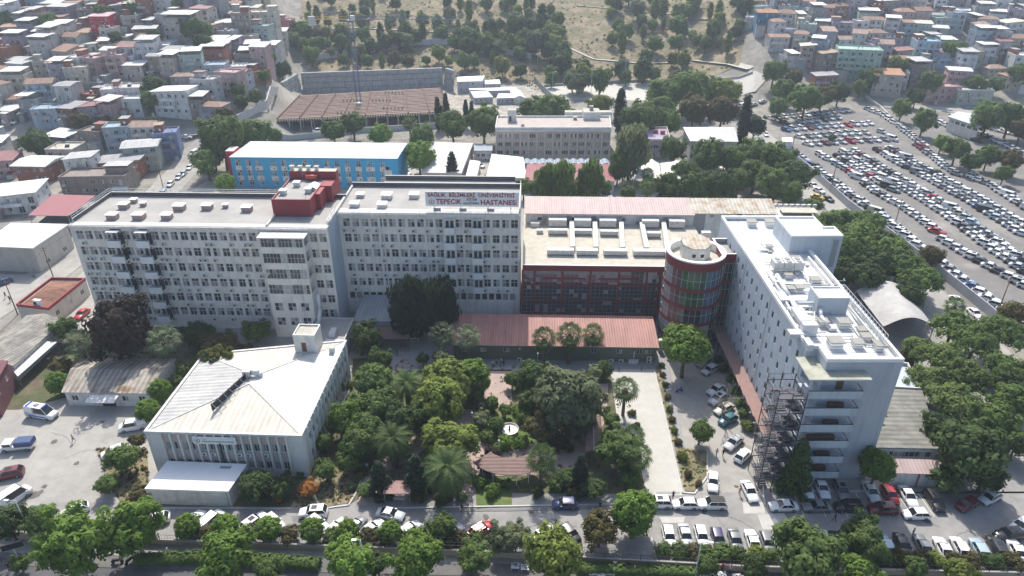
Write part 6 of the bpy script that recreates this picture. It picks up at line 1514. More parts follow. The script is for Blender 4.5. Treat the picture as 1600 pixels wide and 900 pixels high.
def tree(kind, cx, cy, wpx, lm, where, look, hs=1.0, label=None, group=None, base=None):
    Rk = 2.5 if kind == 'fan' else 3.9 if kind == 'date' else KD[kind]['R']; zc = {'fan': 6.0, 'date': 5.0}.get(kind) or KD[kind]['zc']
    h = zc*.8; x, y, g = G(cx, cy, 0)
    for _ in range(4):
        dz = 0; x, y, g = G(cx, cy, h); dep = proj(x, y, g+h)[2]; sc = wpx/2*dep/CF/Rk; h = zc*sc*hs
    if base: x, y, g = G(base[0], base[1]); sc = base[2]; hs = base[3]/sc
    g = T(x, y)
    if kind in ('fan', 'date'): me, tk = palm_mesh(kind, lm)
    else: me, tk = recol(kind, R.randrange(5 if kind in ('broad', 'far') else 3), lm, BARKP if kind == 'loose' else None)
    e = link(NAMES[kind], None, None, (x, y, g), R.uniform(0, 6.28), (sc*R.uniform(.95, 1.05), sc*R.uniform(.95, 1.05), sc*hs)); e.empty_display_size = .5
    e['category'] = {'fan': 'palm', 'date': 'palm', 'shrub': 'shrub'}.get(kind, 'tree')
    e['group'] = group or ('trees ' + where if kind != 'shrub' else 'shrubs ' + where)
    link('fronds' if kind in ('fan', 'date') else 'crown', me, e); link('trunk', tk, e)
    if label: e['label'] = label
    else: reg(e, look, where, cx, cy)
    return e
def many(where, rows):
    for kind, cx, cy, w_, lm, look, *hs in rows: tree(kind, cx, cy, w_, lm, where, look, hs[0] if hs else 1.0)
many('in front garden', [
 ('round', 583, 597, 66, 'mid', 'rounded green tree'), ('broad', 545, 648, 66, 'bright', 'dense bright green tree'), ('broad', 590, 632, 70, 'mid', 'dense green tree'), ('broad', 560, 690, 62, 'mid', 'dense green tree'),
 ('round', 697, 600, 82, 'yellow', 'clipped yellow green tree'), ('round', 738, 590, 62, 'bright', 'clipped bright green tree'), ('round', 688, 628, 84, 'yellow', 'large clipped yellow green tree'), ('loose', 705, 690, 92, 'yellow', 'loose yellow green tree', .7),
 ('loose', 690, 563, 38, 'pale', 'pale open tree'), ('broad', 595, 562, 40, 'mid', 'small pointed green tree', 1.2), ('broad', 572, 526, 56, 'deep', 'dark magnolia like tree'), ('broad', 632, 655, 62, 'deep', 'dark green tree', 1.1), ('cone', 593, 748, 48, 'dark', 'dark fir tree', .9), ('cone', 650, 742, 52, 'dark', 'dark fir tree', .95),
 ('broad', 508, 733, 38, 'mid', 'small leafy tree'), ('broad', 835, 588, 62, 'deep', 'dark leafy tree'), ('loose', 888, 620, 112, 'pale', 'big grey green plane tree', .9), ('broad', 848, 665, 66, 'olive', 'low grey green tree', .7),
 ('round', 768, 630, 26, 'bright', 'small round tree'), ('loose', 752, 655, 34, 'pale', 'thin pale tree', .7), ('round', 776, 664, 28, 'mid', 'small round tree'), ('round', 943, 577, 31, 'deep', 'small dark round tree'), ('loose', 965, 700, 76, 'mid', 'leafy green tree', .8), ('cone', 907, 738, 40, 'dark', 'dark fir tree', 1.1),
 ('broad', 873, 690, 34, 'purple', 'purple leaved tree', 1.1), ('broad', 768, 708, 30, 'purple', 'purple leaved tree', .7), ('broad', 528, 605, 26, 'mid', 'small leafy tree'), ('broad', 800, 592, 28, 'mid', 'small leafy tree'), ('broad', 620, 700, 40, 'deep', 'dark leafy tree'), ('broad', 505, 690, 34, 'mid', 'small leafy tree'),
 ('broad', 660, 560, 22, 'deep', 'small dark tree'), ('broad', 790, 640, 24, 'mid', 'small leafy tree'), ('broad', 826, 628, 36, 'mid', 'small leafy tree'), ('broad', 575, 665, 60, 'mid', 'dense green tree'), ('broad', 530, 660, 44, 'mid', 'dense green tree'), ('broad', 600, 660, 40, 'deep', 'dark leafy tree'), ('broad', 660, 655, 44, 'deep', 'dark leafy tree'), ('broad', 545, 720, 40, 'mid', 'leafy green tree'), ('broad', 740, 615, 40, 'mid', 'leafy green tree', .8), ('loose', 845, 620, 50, 'mid', 'airy green tree', .8), ('loose', 905, 665, 60, 'pale', 'low grey green tree', .6), ('broad', 925, 760, 44, 'deep', 'dark leafy tree', .7), ('broad', 880, 745, 40, 'deep', 'dark leafy tree', .7), ('broad', 985, 745, 40, 'mid', 'leafy green tree', .8), ('loose', 760, 725, 34, 'purple', 'purple leaved tree', .6), ('broad', 570, 765, 30, 'mid', 'small leafy tree', .8), ('broad', 955, 655, 30, 'mid', 'small leafy tree', .8)])
for cx, cy, w_, lm, lab in [(690, 522, 44, 'palmg', 'pale fan palm at the left end of the red sheet roof'), (731, 526, 44, 'palmg', 'pale fan palm right beside it, in front of the red roof\'s shaded end'), (850, 529, 44, 'palm', 'leftmost of three fan palms before the lit red roof'), (890, 523, 46, 'palm', 'middle of three fan palms before the lit red roof'), (927, 522, 40, 'palm', 'rightmost of three fan palms before the lit red roof'),
    (977, 608, 44, 'palm', 'tall fan palm alone on the pale terrace beside the driveway'), (846, 716, 52, 'palm', 'fan palm beside the round brown canopy'), (999, 712, 46, 'palm', 'lower of two fan palms leaning over the driveway edge'), (990, 680, 38, 'palm', 'upper of two fan palms leaning over the driveway edge'),
    (124, 533, 46, 'palmg', 'grey green fan palm left of the dark purple tree'), (255, 530, 52, 'palmg', 'grey green fan palm right of the dark purple tree'), (640, 192, 26, 'palm', 'fan palm beside the cream hall behind the blue ward'), (1012, 272, 24, 'palm', 'fan palm in front of the leftmost tensile canopy'), (1012, 292, 30, 'palm', 'low fan palm below the tensile canopies'), (1492, 478, 34, 'palm', 'fan palm at the far right beside the road to the car park')]:
    tree('fan', cx, cy, w_, lm, '', '', label=lab, group='fan palms')
for cx, cy, w_, lab in [(636, 603, 72, 'dark date palm at the top left of the front garden'), (614, 690, 80, 'date palm standing between the clinic trees and the pink path'), (700, 735, 96, 'largest date palm, broad crown of arching fronds, at the garden front')]: tree('date', cx, cy, w_, 'palm', '', '', label=lab, group='date palms in the front garden')
tree('wispy', 640, 478, 62, 'dark', '', '', 1.15, label='left one of two tall dark ragged trees in front of the hospital facade'); tree('wispy', 683, 480, 64, 'dark', '', '', 1.1, label='right one of two tall dark cedars in front of the hospital facade')
tree('broad', 188, 512, 100, 'purple', '', '', 1.2, label='big dark purple brown tree in front of the hospital, left side')
tree('bigcone', 1238, 705, 62, 'deep', '', '', 1.0, base=(1236, 770, .66, .66), label='dark bushy tree at the foot of the steel escape stair')
tree('lolly', 1072, 537, 82, 'bright', '', '', .9, label='bright green stone pine in front of the round glass tower')
tree('lolly', 1375, 711, 66, 'bright', '', '', 1.0, base=(1358, 766, .92, 1.0), label='bright green stone pine with a leaning trunk at the corner of the long wing')
tree('broad', 1095, 672, 40, 'mid', '', '', label='leafy tree between the driveway and the angled cars', hs=1.1)
tree('broad', 480, 762, 34, 'orange', '', '', .8, label='dried orange shrub palm beside the clinic corner')
tree('round', 992, 800, 74, 'bright', '', '', 1.1, label='large round bright green tree at the roadside behind the black fence'); tree('broad', 937, 826, 62, 'olive', '', '', .95, label='brownish olive tree beside the large round bright green one')
tree('loose', 797, 838, 62, 'pale', '', '', .75, label='pale speckled tree at the roadside left of the olive brown tree')
many('along bottom street', [('loose', 112, 850, 112, 'bright', 'tall light green tree'), ('loose', 207, 822, 96, 'bright', 'tall light green tree'), ('broad', 12, 815, 60, 'deep', 'dark green tree'), ('broad', 62, 812, 50, 'mid', 'green tree'), ('broad', 355, 868, 92, 'bright', 'bright leafy tree'),
 ('loose', 545, 875, 84, 'bright', 'bright leafy tree', .85), ('broad', 650, 872, 86, 'bright', 'yellow green leafy tree'), ('broad', 862, 865, 100, 'yellow', 'large yellow green tree'), ('broad', 690, 822, 46, 'mid', 'green tree'), ('broad', 590, 880, 40, 'deep', 'dark green tree'), ('loose', 740, 870, 60, 'mid', 'leafy green tree', .8),
 ('broad', 1262, 862, 112, 'mid', 'large green tree'), ('loose', 1350, 845, 84, 'mid', 'airy green tree', .85), ('broad', 1180, 885, 44, 'deep', 'dark green tree'), ('broad', 1345, 890, 60, 'bright', 'bright leafy tree'), ('broad', 1430, 886, 40, 'mid', 'green tree'), ('broad', 1500, 892, 50, 'yellow', 'yellow green tree'), ('broad', 30, 880, 30, 'mid', 'green tree'), ('broad', 420, 890, 50, 'mid', 'green tree'), ('broad', 1105, 882, 36, 'mid', 'green tree')])
# clipped trees and bushes behind the fence, in one long line
x_ = 268
for i, (cx, w_, lm) in enumerate([(292, 42, 'bright'), (325, 34, 'olive'), (352, 46, 'bright'), (386, 34, 'olive'), (418, 42, 'bright'), (452, 36, 'olive'), (487, 42, 'bright'), (520, 34, 'mid'), (543, 40, 'bright'), (577, 36, 'olive'), (608, 38, 'bright'), (640, 34, 'mid'), (668, 44, 'mid'), (712, 36, 'olive'), (742, 36, 'mid'), (775, 36, 'deep'),
     (1035, 30, 'mid'), (1062, 34, 'mid'), (1082, 30, 'olive'), (1103, 32, 'mid'), (1130, 40, 'mid'), (1152, 30, 'deep'), (1182, 36, 'yellow'), (1205, 30, 'mid'), (1385, 34, 'mid'), (1412, 34, 'olive'), (1440, 34, 'olive'), (1466, 32, 'yellow'), (1492, 34, 'olive'), (1520, 36, 'olive'), (1552, 36, 'deep'), (1585, 36, 'olive')]):
    yy = interp(cx, (280, 750, 1170, 1512, 1600), (830, 843, 866, 876, 878)); lk = {'bright': 'clipped bright green tree', 'olive': 'brownish green bush', 'mid': 'green bush', 'deep': 'dark green bush', 'yellow': 'yellow green bush'}[lm]
    tree('round' if lm == 'bright' else 'shrub', cx, yy-(8 if lm == 'bright' else 0), w_, lm, 'behind roadside fence', lk, 1.0 if lm == 'bright' else .95)
many('beside clinic', [('round', 373, 762, 2, 'deep', 'x')] if False else [('broad', 400, 756, 60, 'deep', 'dark leafy tree', .8), ('broad', 440, 760, 46, 'deep', 'dark leafy tree', .7), ('round', 89, 598, 38, 'bright', 'rounded bright tree'), ('round', 250, 610, 38, 'bright', 'rounded bright tree'), ('round', 231, 641, 38, 'bright', 'rounded bright tree'),
 ('broad', 190, 715, 56, 'mid', 'spreading green tree', .8), ('broad', 165, 755, 36, 'mid', 'leafy green tree', .9), ('broad', 214, 688, 26, 'olive', 'small grey green tree'), ('broad', 340, 538, 62, 'olive', 'creeper covered bush', .7), ('broad', 400, 515, 44, 'mid', 'leafy green tree', .8), ('broad', 100, 512, 40, 'mid', 'leafy green tree'), ('broad', 95, 572, 36, 'olive', 'grey leaved bush', .7), ('broad', 222, 770, 40, 'olive', 'dry brownish bush', .6),
 ('broad', 290, 575, 32, 'mid', 'leafy green bush', .8), ('broad', 275, 595, 24, 'mid', 'leafy green bush', .8), ('broad', 310, 520, 50, 'deep', 'dark leafy tree', .8), ('shrub', 450, 735, 22, 'mid', 'green shrub'), ('broad', 380, 545, 30, 'olive', 'creeper covered bush', .6)])
many('right of long wing', [(k, a, b_, w_*1.13, l, {'deep': 'dark green tree', 'mid': 'green pine', 'pine': 'light green pine', 'bright': 'bright green tree', 'dark': 'very dark tree', 'olive': 'grey green tree'}[l], *h) for k, a, b_, w_, l, *h in [
 ('pine', 1310, 345, 66, 'mid'), ('pine', 1352, 345, 60, 'mid'), ('pine', 1330, 385, 78, 'mid'), ('pine', 1378, 378, 66, 'pine'), ('pine', 1408, 408, 70, 'mid'), ('pine', 1352, 425, 66, 'deep'), ('pine', 1440, 432, 64, 'mid'), ('broad', 1420, 462, 46, 'deep'), ('broad', 1455, 398, 34, 'olive'), ('broad', 1320, 420, 50, 'deep'), ('broad', 1342, 368, 60, 'mid'), ('broad', 1392, 398, 60, 'mid'), ('broad', 1372, 412, 56, 'deep'), ('broad', 1425, 420, 50, 'mid'), ('broad', 1305, 372, 48, 'mid'),
 ('pine', 1492, 505, 66, 'mid'), ('pine', 1524, 530, 72, 'mid'), ('pine', 1570, 515, 70, 'mid'), ('pine', 1440, 545, 58, 'pine'), ('pine', 1478, 555, 66, 'pine'), ('pine', 1452, 590, 62, 'pine'), ('pine', 1515, 585, 74, 'pine'), ('pine', 1572, 572, 64, 'mid'), ('broad', 1592, 625, 60, 'mid'), ('pine', 1500, 628, 84, 'pine'), ('broad', 1555, 655, 66, 'mid'), ('pine', 1475, 610, 50, 'mid'),
 ('broad', 1518, 702, 100, 'deep', .95), ('broad', 1475, 672, 62, 'deep'), ('broad', 1590, 690, 50, 'mid'), ('broad', 1540, 740, 60, 'deep', .8), ('broad', 1572, 475, 2, 'mid') if False else ('broad', 1582, 488, 42, 'olive'), ('broad', 1410, 560, 34, 'olive', .8), ('broad', 1580, 600, 50, 'deep'), ('broad', 1480, 745, 50, 'deep', .7)]])
many('behind hospital roofs', [(k, a, b_, w_*(1.12 if k != 'cypress' else 1), l, {'deep': 'dark green tree', 'mid': 'green tree', 'bright': 'bright green tree', 'dark': 'very dark tree', 'olive': 'olive green tree', 'yellow': 'yellow green tree', 'cyp': 'dark cypress', 'pale': 'grey green tree'}[l], *h) for k, a, b_, w_, l, *h in [
 ('broad', 345, 212, 74, 'mid'), ('broad', 392, 210, 56, 'mid'), ('broad', 322, 252, 44, 'mid'), ('broad', 332, 238, 40, 'deep'), ('round', 351, 286, 30, 'bright'), ('round', 429, 212, 22, 'mid'), ('broad', 521, 203, 36, 'mid'), ('broad', 551, 192, 38, 'mid'), ('broad', 594, 210, 36, 'bright'), ('broad', 655, 243, 48, 'bright'), ('broad', 660, 212, 40, 'mid'), ('cone', 706, 262, 26, 'dark', 1.1),
 ('broad', 708, 192, 46, 'mid'), ('loose', 756, 190, 56, 'mid', .8), ('cypress', 684, 178, 13, 'cyp'), ('cypress', 697, 172, 13, 'cyp'), ('cypress', 728, 178, 11, 'cyp'), ('cypress', 737, 180, 11, 'cyp'), ('cypress', 690, 185, 10, 'cyp'), ('broad', 838, 172, 56, 'mid', .8), ('broad', 866, 166, 50, 'mid', .8), ('broad', 938, 162, 36, 'yellow', .9), ('loose', 902, 128, 34, 'pale', .8), ('cypress', 969, 174, 24, 'cyp', .75),
 ('broad', 1040, 146, 56, 'mid', .9), ('broad', 1078, 136, 66, 'mid', .9), ('broad', 1112, 140, 44, 'mid'), ('broad', 1134, 142, 44, 'yellow'), ('broad', 1000, 184, 56, 'mid'), ('broad', 1035, 172, 50, 'mid'), ('broad', 1046, 190, 40, 'bright'), ('broad', 1085, 170, 50, 'olive'), ('broad', 1128, 172, 50, 'olive'), ('cypress', 1163, 190, 24, 'cyp', .85), ('loose', 1180, 196, 34, 'dark', .9), ('broad', 1150, 142, 20, 'mid'),
 ('broad', 1052, 232, 40, 'mid'), ('wispy', 985, 235, 50, 'pale'), ('broad', 1108, 242, 56, 'mid'), ('broad', 1150, 250, 48, 'mid'), ('broad', 1180, 240, 52, 'mid'), ('broad', 1215, 250, 56, 'mid'), ('broad', 1242, 272, 52, 'deep'), ('broad', 1205, 285, 52, 'mid'), ('pine', 1072, 262, 44, 'mid'), ('broad', 1045, 290, 46, 'deep'), ('broad', 1082, 292, 50, 'deep'), ('broad', 1122, 288, 52, 'deep'), ('broad', 1155, 280, 40, 'mid'),
 ('broad', 1180, 270, 46, 'mid'), ('broad', 1060, 305, 30, 'bright', .7), ('broad', 1035, 310, 26, 'bright', .7), ('broad', 818, 291, 30, 'mid'), ('broad', 838, 294, 28, 'mid'), ('wispy', 856, 284, 36, 'mid'), ('wispy', 880, 282, 40, 'mid'), ('broad', 902, 292, 30, 'mid'), ('wispy', 924, 282, 40, 'mid'), ('broad', 942, 292, 26, 'mid'), ('broad', 925, 308, 32, 'bright', .7), ('broad', 872, 310, 22, 'yellow', .6), ('broad', 982, 300, 26, 'mid'), ('broad', 1235, 300, 40, 'mid'), ('broad', 1270, 320, 30, 'mid', .7), ('wispy', 966, 262, 30, 'mid')]])
many('around big car park', [(k, a, b_, w_, l, {'deep': 'dark green tree', 'mid': 'green tree', 'olive': 'olive green tree', 'yellow': 'yellow green tree', 'bright': 'bright green tree'}[l]) for k, a, b_, w_, l in [
 ('broad', 1445, 186, 42, 'mid'), ('broad', 1410, 168, 34, 'mid'), ('broad', 1496, 232, 42, 'mid'), ('broad', 1472, 222, 28, 'bright'), ('broad', 1545, 180, 56, 'mid'), ('broad', 1580, 182, 52, 'mid'), ('broad', 1598, 200, 40, 'olive'), ('broad', 1545, 242, 38, 'mid'), ('broad', 1520, 252, 34, 'deep'), ('broad', 1580, 250, 40, 'olive'), ('broad', 1300, 215, 13, 'mid'), ('broad', 1312, 143, 36, 'deep'), ('broad', 1260, 152, 50, 'mid'), ('broad', 1225, 140, 40, 'mid'),
 ('broad', 1210, 110, 42, 'mid'), ('broad', 1285, 150, 40, 'olive'), ('broad', 1240, 120, 30, 'olive'), ('broad', 1215, 165, 34, 'mid'), ('broad', 1455, 128, 40, 'mid'), ('broad', 1360, 120, 34, 'mid'), ('broad', 1345, 135, 26, 'mid'), ('broad', 1525, 130, 34, 'mid'), ('broad', 1555, 132, 28, 'mid'), ('broad', 1490, 78, 36, 'mid'), ('broad', 1403, 102, 34, 'yellow'), ('broad', 1302, 56, 12, 'deep'), ('broad', 1432, 150, 30, 'deep'), ('broad', 1590, 115, 36, 'mid'), ('broad', 1570, 270, 30, 'mid')]])
many('among left hill houses', [(k, a, b_, w_, l, {'deep': 'dark green tree', 'mid': 'green tree', 'olive': 'olive green tree', 'yellow': 'yellow green tree'}[l]) for k, a, b_, w_, l in [
 ('broad', 240, 134, 38, 'deep'), ('broad', 236, 155, 36, 'mid'), ('broad', 56, 222, 50, 'deep'), ('broad', 126, 190, 34, 'olive'), ('broad', 163, 190, 24, 'olive'), ('broad', 187, 192, 28, 'deep'), ('broad', 213, 196, 24, 'deep'), ('broad', 238, 194, 28, 'deep'), ('broad', 297, 42, 38, 'mid'), ('broad', 318, 66, 32, 'deep'), ('broad', 318, 46, 30, 'mid'), ('broad', 182, 58, 24, 'deep'), ('broad', 240, 58, 28, 'deep'), ('broad', 76, 34, 34, 'mid'), ('broad', 160, 22, 34, 'mid'),
 ('broad', 8, 30, 30, 'mid'), ('broad', 330, 165, 24, 'olive'), ('broad', 376, 158, 26, 'deep'), ('broad', 372, 140, 26, 'mid'), ('broad', 352, 180, 34, 'olive'), ('broad', 440, 108, 30, 'deep'), ('broad', 455, 62, 32, 'mid'), ('broad', 472, 45, 34, 'mid'), ('broad', 478, 70, 28, 'mid'), ('broad', 420, 90, 26, 'mid'), ('broad', 412, 118, 22, 'mid'), ('broad', 135, 252, 36, 'olive'), ('broad', 115, 256, 24, 'yellow'), ('broad', 398, 150, 26, 'mid'), ('broad', 205, 14, 30, 'mid'), ('broad', 270, 5, 26, 'mid')]])
# the park on the slope
PK = [('farcol', 'deep', 'dark slim conifer'), ('far', 'mid', 'bushy green tree'), ('far', 'deep', 'dark bushy tree'), ('farcol', 'yellow', 'slim yellow green tree'), ('far', 'olive', 'olive green tree'), ('far', 'yellow', 'yellow green tree'), ('far', 'pale', 'pale grey green tree')]
placed = []; PR = random.Random(3)
def park(n, poly, wmin, wmax, wts, mind, where):
    k = 0; tries = 0; x0 = min(p[0] for p in poly); x1 = max(p[0] for p in poly); y0 = min(p[1] for p in poly); y1 = max(p[1] for p in poly)
    while k < n and tries < 6000:
        tries += 1; px, py = PR.uniform(x0, x1), PR.uniform(y0, y1)
        if not inpoly(px, py, poly) or any(hypot(px-a, (py-c)*1.6) < mind for a, c in placed): continue
        kd, lm, lk = PR.choices(PK, wts)[0]; placed.append((px, py)); w_ = PR.uniform(wmin, wmax)*(.62 if kd == 'farcol' else 1)
        tree(kd, px, py, w_, lm, where, lk, PR.uniform(.9, 1.15)); k += 1
park(38, [(478, -14), (860, -14), (862, 20), (700, 46), (560, 38), (478, 35)], 13, 26, (2, 4, 1, 3, 2, 3, 2), 12, 'on upper park slope')
park(38, [(478, 45), (690, 48), (790, 62), (850, 70), (850, 84), (800, 82), (700, 66), (640, 68), (560, 80), (478, 92)], 15, 30, (1, 4, 2, 1, 1, 1.5, 2), 13, 'above pale hoarding')
park(26, [(690, 50), (880, 20), (880, 80), (830, 84), (760, 64)], 18, 34, (1, 4, 2, 1, 1, 1.5, 1), 14, 'in middle of park')
park(42, [(955, -10), (1165, -10), (1165, 40), (1130, 92), (1000, 92), (955, 70)], 16, 32, (1, 5, 1, 4, 1, 4, 2), 13, 'on right park slope')
park(20, [(640, 92), (700, 78), (800, 98), (880, 92), (1000, 105), (1140, 108), (1100, 124), (980, 126), (860, 126), (800, 112), (700, 96)], 20, 38, (0, 4, 3, .5, 1, 1.5, 1), 15, 'above white upper road')
park(10, [(520, 92), (760, 82), (780, 95), (650, 98), (520, 102)], 14, 24, (0, 3, 1, 1, 2, 1, 0), 16, 'between hoarding and retaining wall')
# low planting
k_ = 0
for cx, cy, w_, lm in [(1034, 570, 11, 'deep'), (1036, 585, 11, 'olive'), (1040, 600, 12, 'deep'), (1043, 620, 12, 'olive'), (1047, 638, 13, 'mid'), (1050, 655, 13, 'olive'), (1054, 672, 13, 'mid'), (1060, 690, 14, 'olive'), (1066, 712, 20, 'yellow'), (1142, 592, 18, 'mid'), (1150, 610, 19, 'bright'), (1156, 628, 19, 'bright'), (1162, 645, 19, 'mid'), (1168, 665, 22, 'yellow'), (1130, 575, 17, 'deep'), (1122, 560, 16, 'deep'), (945, 620, 13, 'olive'), (948, 640, 14, 'deep'), (988, 645, 14, 'olive'), (995, 665, 14, 'olive'),
   (750, 642, 20, 'mid'), (812, 600, 16, 'mid'), (818, 650, 30, 'mid'), (838, 645, 26, 'mid'), (790, 690, 30, 'bright'), (815, 690, 28, 'bright'), (760, 682, 24, 'mid'), (808, 640, 20, 'bright'), (778, 700, 20, 'mid'), (748, 752, 24, 'bright'), (770, 765, 26, 'bright'), (790, 755, 20, 'mid'), (655, 775, 26, 'olive'), (690, 780, 28, 'olive'), (720, 775, 20, 'mid'), (600, 775, 20, 'mid'), (700, 615, 14, 'mid'), (870, 755, 30, 'mid'), (900, 770, 26, 'deep'), (840, 770, 20, 'deep'),
   (545, 600, 16, 'mid'), (560, 745, 16, 'yellow'), (548, 762, 14, 'mid'), (470, 740, 16, 'mid'), (890, 700, 18, 'deep'), (925, 690, 16, 'mid'), (1075, 740, 15, 'olive'), (1092, 755, 14, 'olive')]:
    tree('shrub', cx, cy, w_, lm, 'in hospital garden', {'deep': 'dark green', 'mid': 'green', 'bright': 'bright green', 'olive': 'brownish', 'yellow': 'yellow green'}[lm]+' shrub')
# bare tree
bx, by = P(1150, 660, 0); bt_ = root('bare_tree', 'leafless grey tree spreading over the angled cars by the stone pine', 'tree', (bx-2.2, by+1.5, 0), 0); b = MB(); rr = random.Random(4)
def grow(p, d, l, r, n):
    q = p+d*l; b.bar(p, q, r, 5, 0, r*.65, True)
    if n:
        for _ in range(3): grow(q, (d+Vector((rr.uniform(-.75, .75), rr.uniform(-.75, .75), rr.uniform(-.25, .45)))).normalized(), l*rr.uniform(.6, .85), r*.6, n-1)
grow(Vector((0, 0, -.2)), Vector((-.1, -.05, 1)).normalized(), 3.0, .2, 4); part('branches', b, [BARKP], bt_)
# creeper over the clinic roof corner, long street hedge
def hedge(name, label, pts, wd, h, lm, n, cat='hedge', z0=0.0):
    w_ = [G(*p) for p in pts]; c = w_[0]; rr = random.Random(n); b = MB(); e = root(name, label, cat, (c[0], c[1], 0), 0)
    tot = sum(hypot(d[0]-a[0], d[1]-a[1]) for a, d in zip(w_, w_[1:]))
    for a, d in zip(w_, w_[1:]):
        l = hypot(d[0]-a[0], d[1]-a[1]); nx, ny = -(d[1]-a[1])/l, (d[0]-a[0])/l
        b.prism([(a[0]-c[0]-nx*wd*.4, a[1]-c[1]-ny*wd*.4), (d[0]-c[0]-nx*wd*.4, d[1]-c[1]-ny*wd*.4), (d[0]-c[0]+nx*wd*.4, d[1]-c[1]+ny*wd*.4), (a[0]-c[0]+nx*wd*.4, a[1]-c[1]+ny*wd*.4)], z0, z0+h*.85)
        for _ in range(int(n*l/tot)):
            t = rr.random(); s_ = rr.uniform(-1, 1); zz = h*rr.uniform(.1, 1.05); s_ = s_ if zz > h*.85 else math.copysign(rr.uniform(.75, 1), s_)
            leafq(b, (lerp(a[0], d[0], t)-c[0]+nx*wd/2*s_, lerp(a[1], d[1], t)-c[1]+ny*wd/2*s_, z0+zz), (nx*s_, ny*s_, 1 if zz > h*.8 else .2), .3, rr)
    part('foliage', b, [LM[lm]], e)
hedge('street_hedge', 'long trimmed hedge along the street at the bottom left', [(215, 880), (300, 876), (420, 880), (500, 887)], 1.8, 1.5, 'mid', 2200)
hedge('street_hedge', 'trimmed hedge strip at the bottom, right of the street lamp', [(900, 893), (1000, 896), (1090, 899)], 1.5, 1.3, 'mid', 1200)
cw = Vector(cl.matrix_basis @ Vector((*cp[3], 0))); e = root('creeper', 'green creeper with reddish edge spilling over the back left corner of the clinic roof', 'creeper', (cw.x+2.5, cw.y-.5, 8.4), 0)
b = MB(); rr = random.Random(8)
for _ in range(26):
    p = Vector((rr.uniform(-2.8, 3.2), rr.uniform(-2.6, 1.2), 1.0+rr.uniform(-.4, .5))); r_ = rr.uniform(.5, .9); blob(b, p, r_*.6, rr)
    for _ in range(50): d = Vector((rr.gauss(0, 1), rr.gauss(0, 1), rr.gauss(0, 1)+.5)).normalized(); leafq(b, p+d*r_*rr.uniform(.7, 1.1), d, .25, rr)
part('foliage', b, [mat('creeper_leaves', (.12, .14, .035), .8, .35, 1.0, leaf=.1, col2=(.20, .08, .04), s2=.4, mix2=.66)], e)

# scrub and weeds nobody could count
def scrub(name, label, n, poly, size, lm, seed, px=True):
    rr = random.Random(seed); b = MB(); x0 = min(p[0] for p in poly); x1 = max(p[0] for p in poly); y0 = min(p[1] for p in poly); y1 = max(p[1] for p in poly); k = 0
    while k < n:
        a, c = rr.uniform(x0, x1), rr.uniform(y0, y1)
        if not inpoly(a, c, poly): continue
        k += 1; x, y, z = G(a, c) if px else (a, c, T(a, c)); r = size*rr.uniform(.4, 1.5)
        for _ in range(9): d = Vector((rr.gauss(0, 1), rr.gauss(0, 1), abs(rr.gauss(0, 1)))).normalized(); leafq(b, Vector((x, y, z+.1))+d*r*rr.uniform(.4, 1), d, r*.5, rr)
    o = struct(name, b, [LM[lm]], 'stuff'); o['label'] = label; o['category'] = 'scrub'
HP = [(470, 20), (640, -10), (1160, -10), (1165, 60), (1140, 108), (1000, 122), (850, 125), (700, 105), (460, 108)]
scrub('scrub', 'low green scrub scattered over the dry park slope', 700, HP, .75, 'olive', 1); scrub('scrub', 'dark low bushes scattered over the dry park slope', 500, HP, .9, 'deep', 2)
scrub('weeds', 'weeds and low plants on the garden soil', 900, GZ, .3, 'mid', 3); scrub('weeds', 'dry weeds on the small lawn beside the clinic', 260, [(478, 745), (545, 728), (562, 755), (548, 785), (500, 795), (455, 792)], .22, 'olive', 4)
scrub('weeds', 'dry weeds along the strip beside the driveway', 200, [(1024, 575), (1033, 575), (1062, 700), (1105, 705), (1105, 740), (1085, 768), (1070, 768)], .22, 'yellow', 5); scrub('weeds', 'brown weeds left of the clinic', 260, [(150, 700), (230, 700), (235, 790), (200, 800), (170, 760)], .35, 'olive', 6)
scrub('weeds', 'undergrowth between the sheds and the hospital', 500, [(60, 560), (110, 520), (340, 505), (330, 556), (270, 560), (100, 570)], .35, 'deep', 7); scrub('scrub', 'scrub on the rubble beside the site cabins', 160, [(700, 112), (830, 120), (850, 145), (800, 130), (700, 125)], .6, 'olive', 8)
# ================================================================ vehicles
PAINT = mat('car_paint', None, .32, .03, 1.0, spec=.5, coat=.6)
CGL = mat('car_glass', (.02, .024, .028), .08, .1, 1, spec=.6)
TYRE = mat('tyre', (.02, .02, .02), .9, .1, 2); RIM = mat('rim', (.35, .36, .37), .35, .05, 2, metal=.5)
HLT = mat('headlight_glass', (.6, .62, .64), .15, 0); TLT = mat('tail_light_glass', (.35, .02, .02), .2, 0); TRIMB = mat('black_trim', (.03, .03, .03), .6, .05)
TYPES = { # length, width, belt height, roof height, (cowl, roof front, roof rear, tail) as fractions from the front, boot height
 'sedan': (4.55, 1.78, .92, 1.44, (.29, .45, .70, .86), .96), 'hatch': (4.1, 1.74, .93, 1.48, (.25, .41, .83, .965), .93), 'suv': (4.5, 1.86, 1.06, 1.68, (.26, .40, .86, .975), 1.06),
 'van': (5.0, 1.9, 1.15, 1.9, (.14, .27, .95, .99), 1.15), 'ambulance': (5.9, 2.0, 1.25, 2.5, (.15, .31, .97, .995), 1.25), 'minibus': (6.4, 2.1, 1.25, 2.45, (.1, .22, .97, .995), 1.25)}
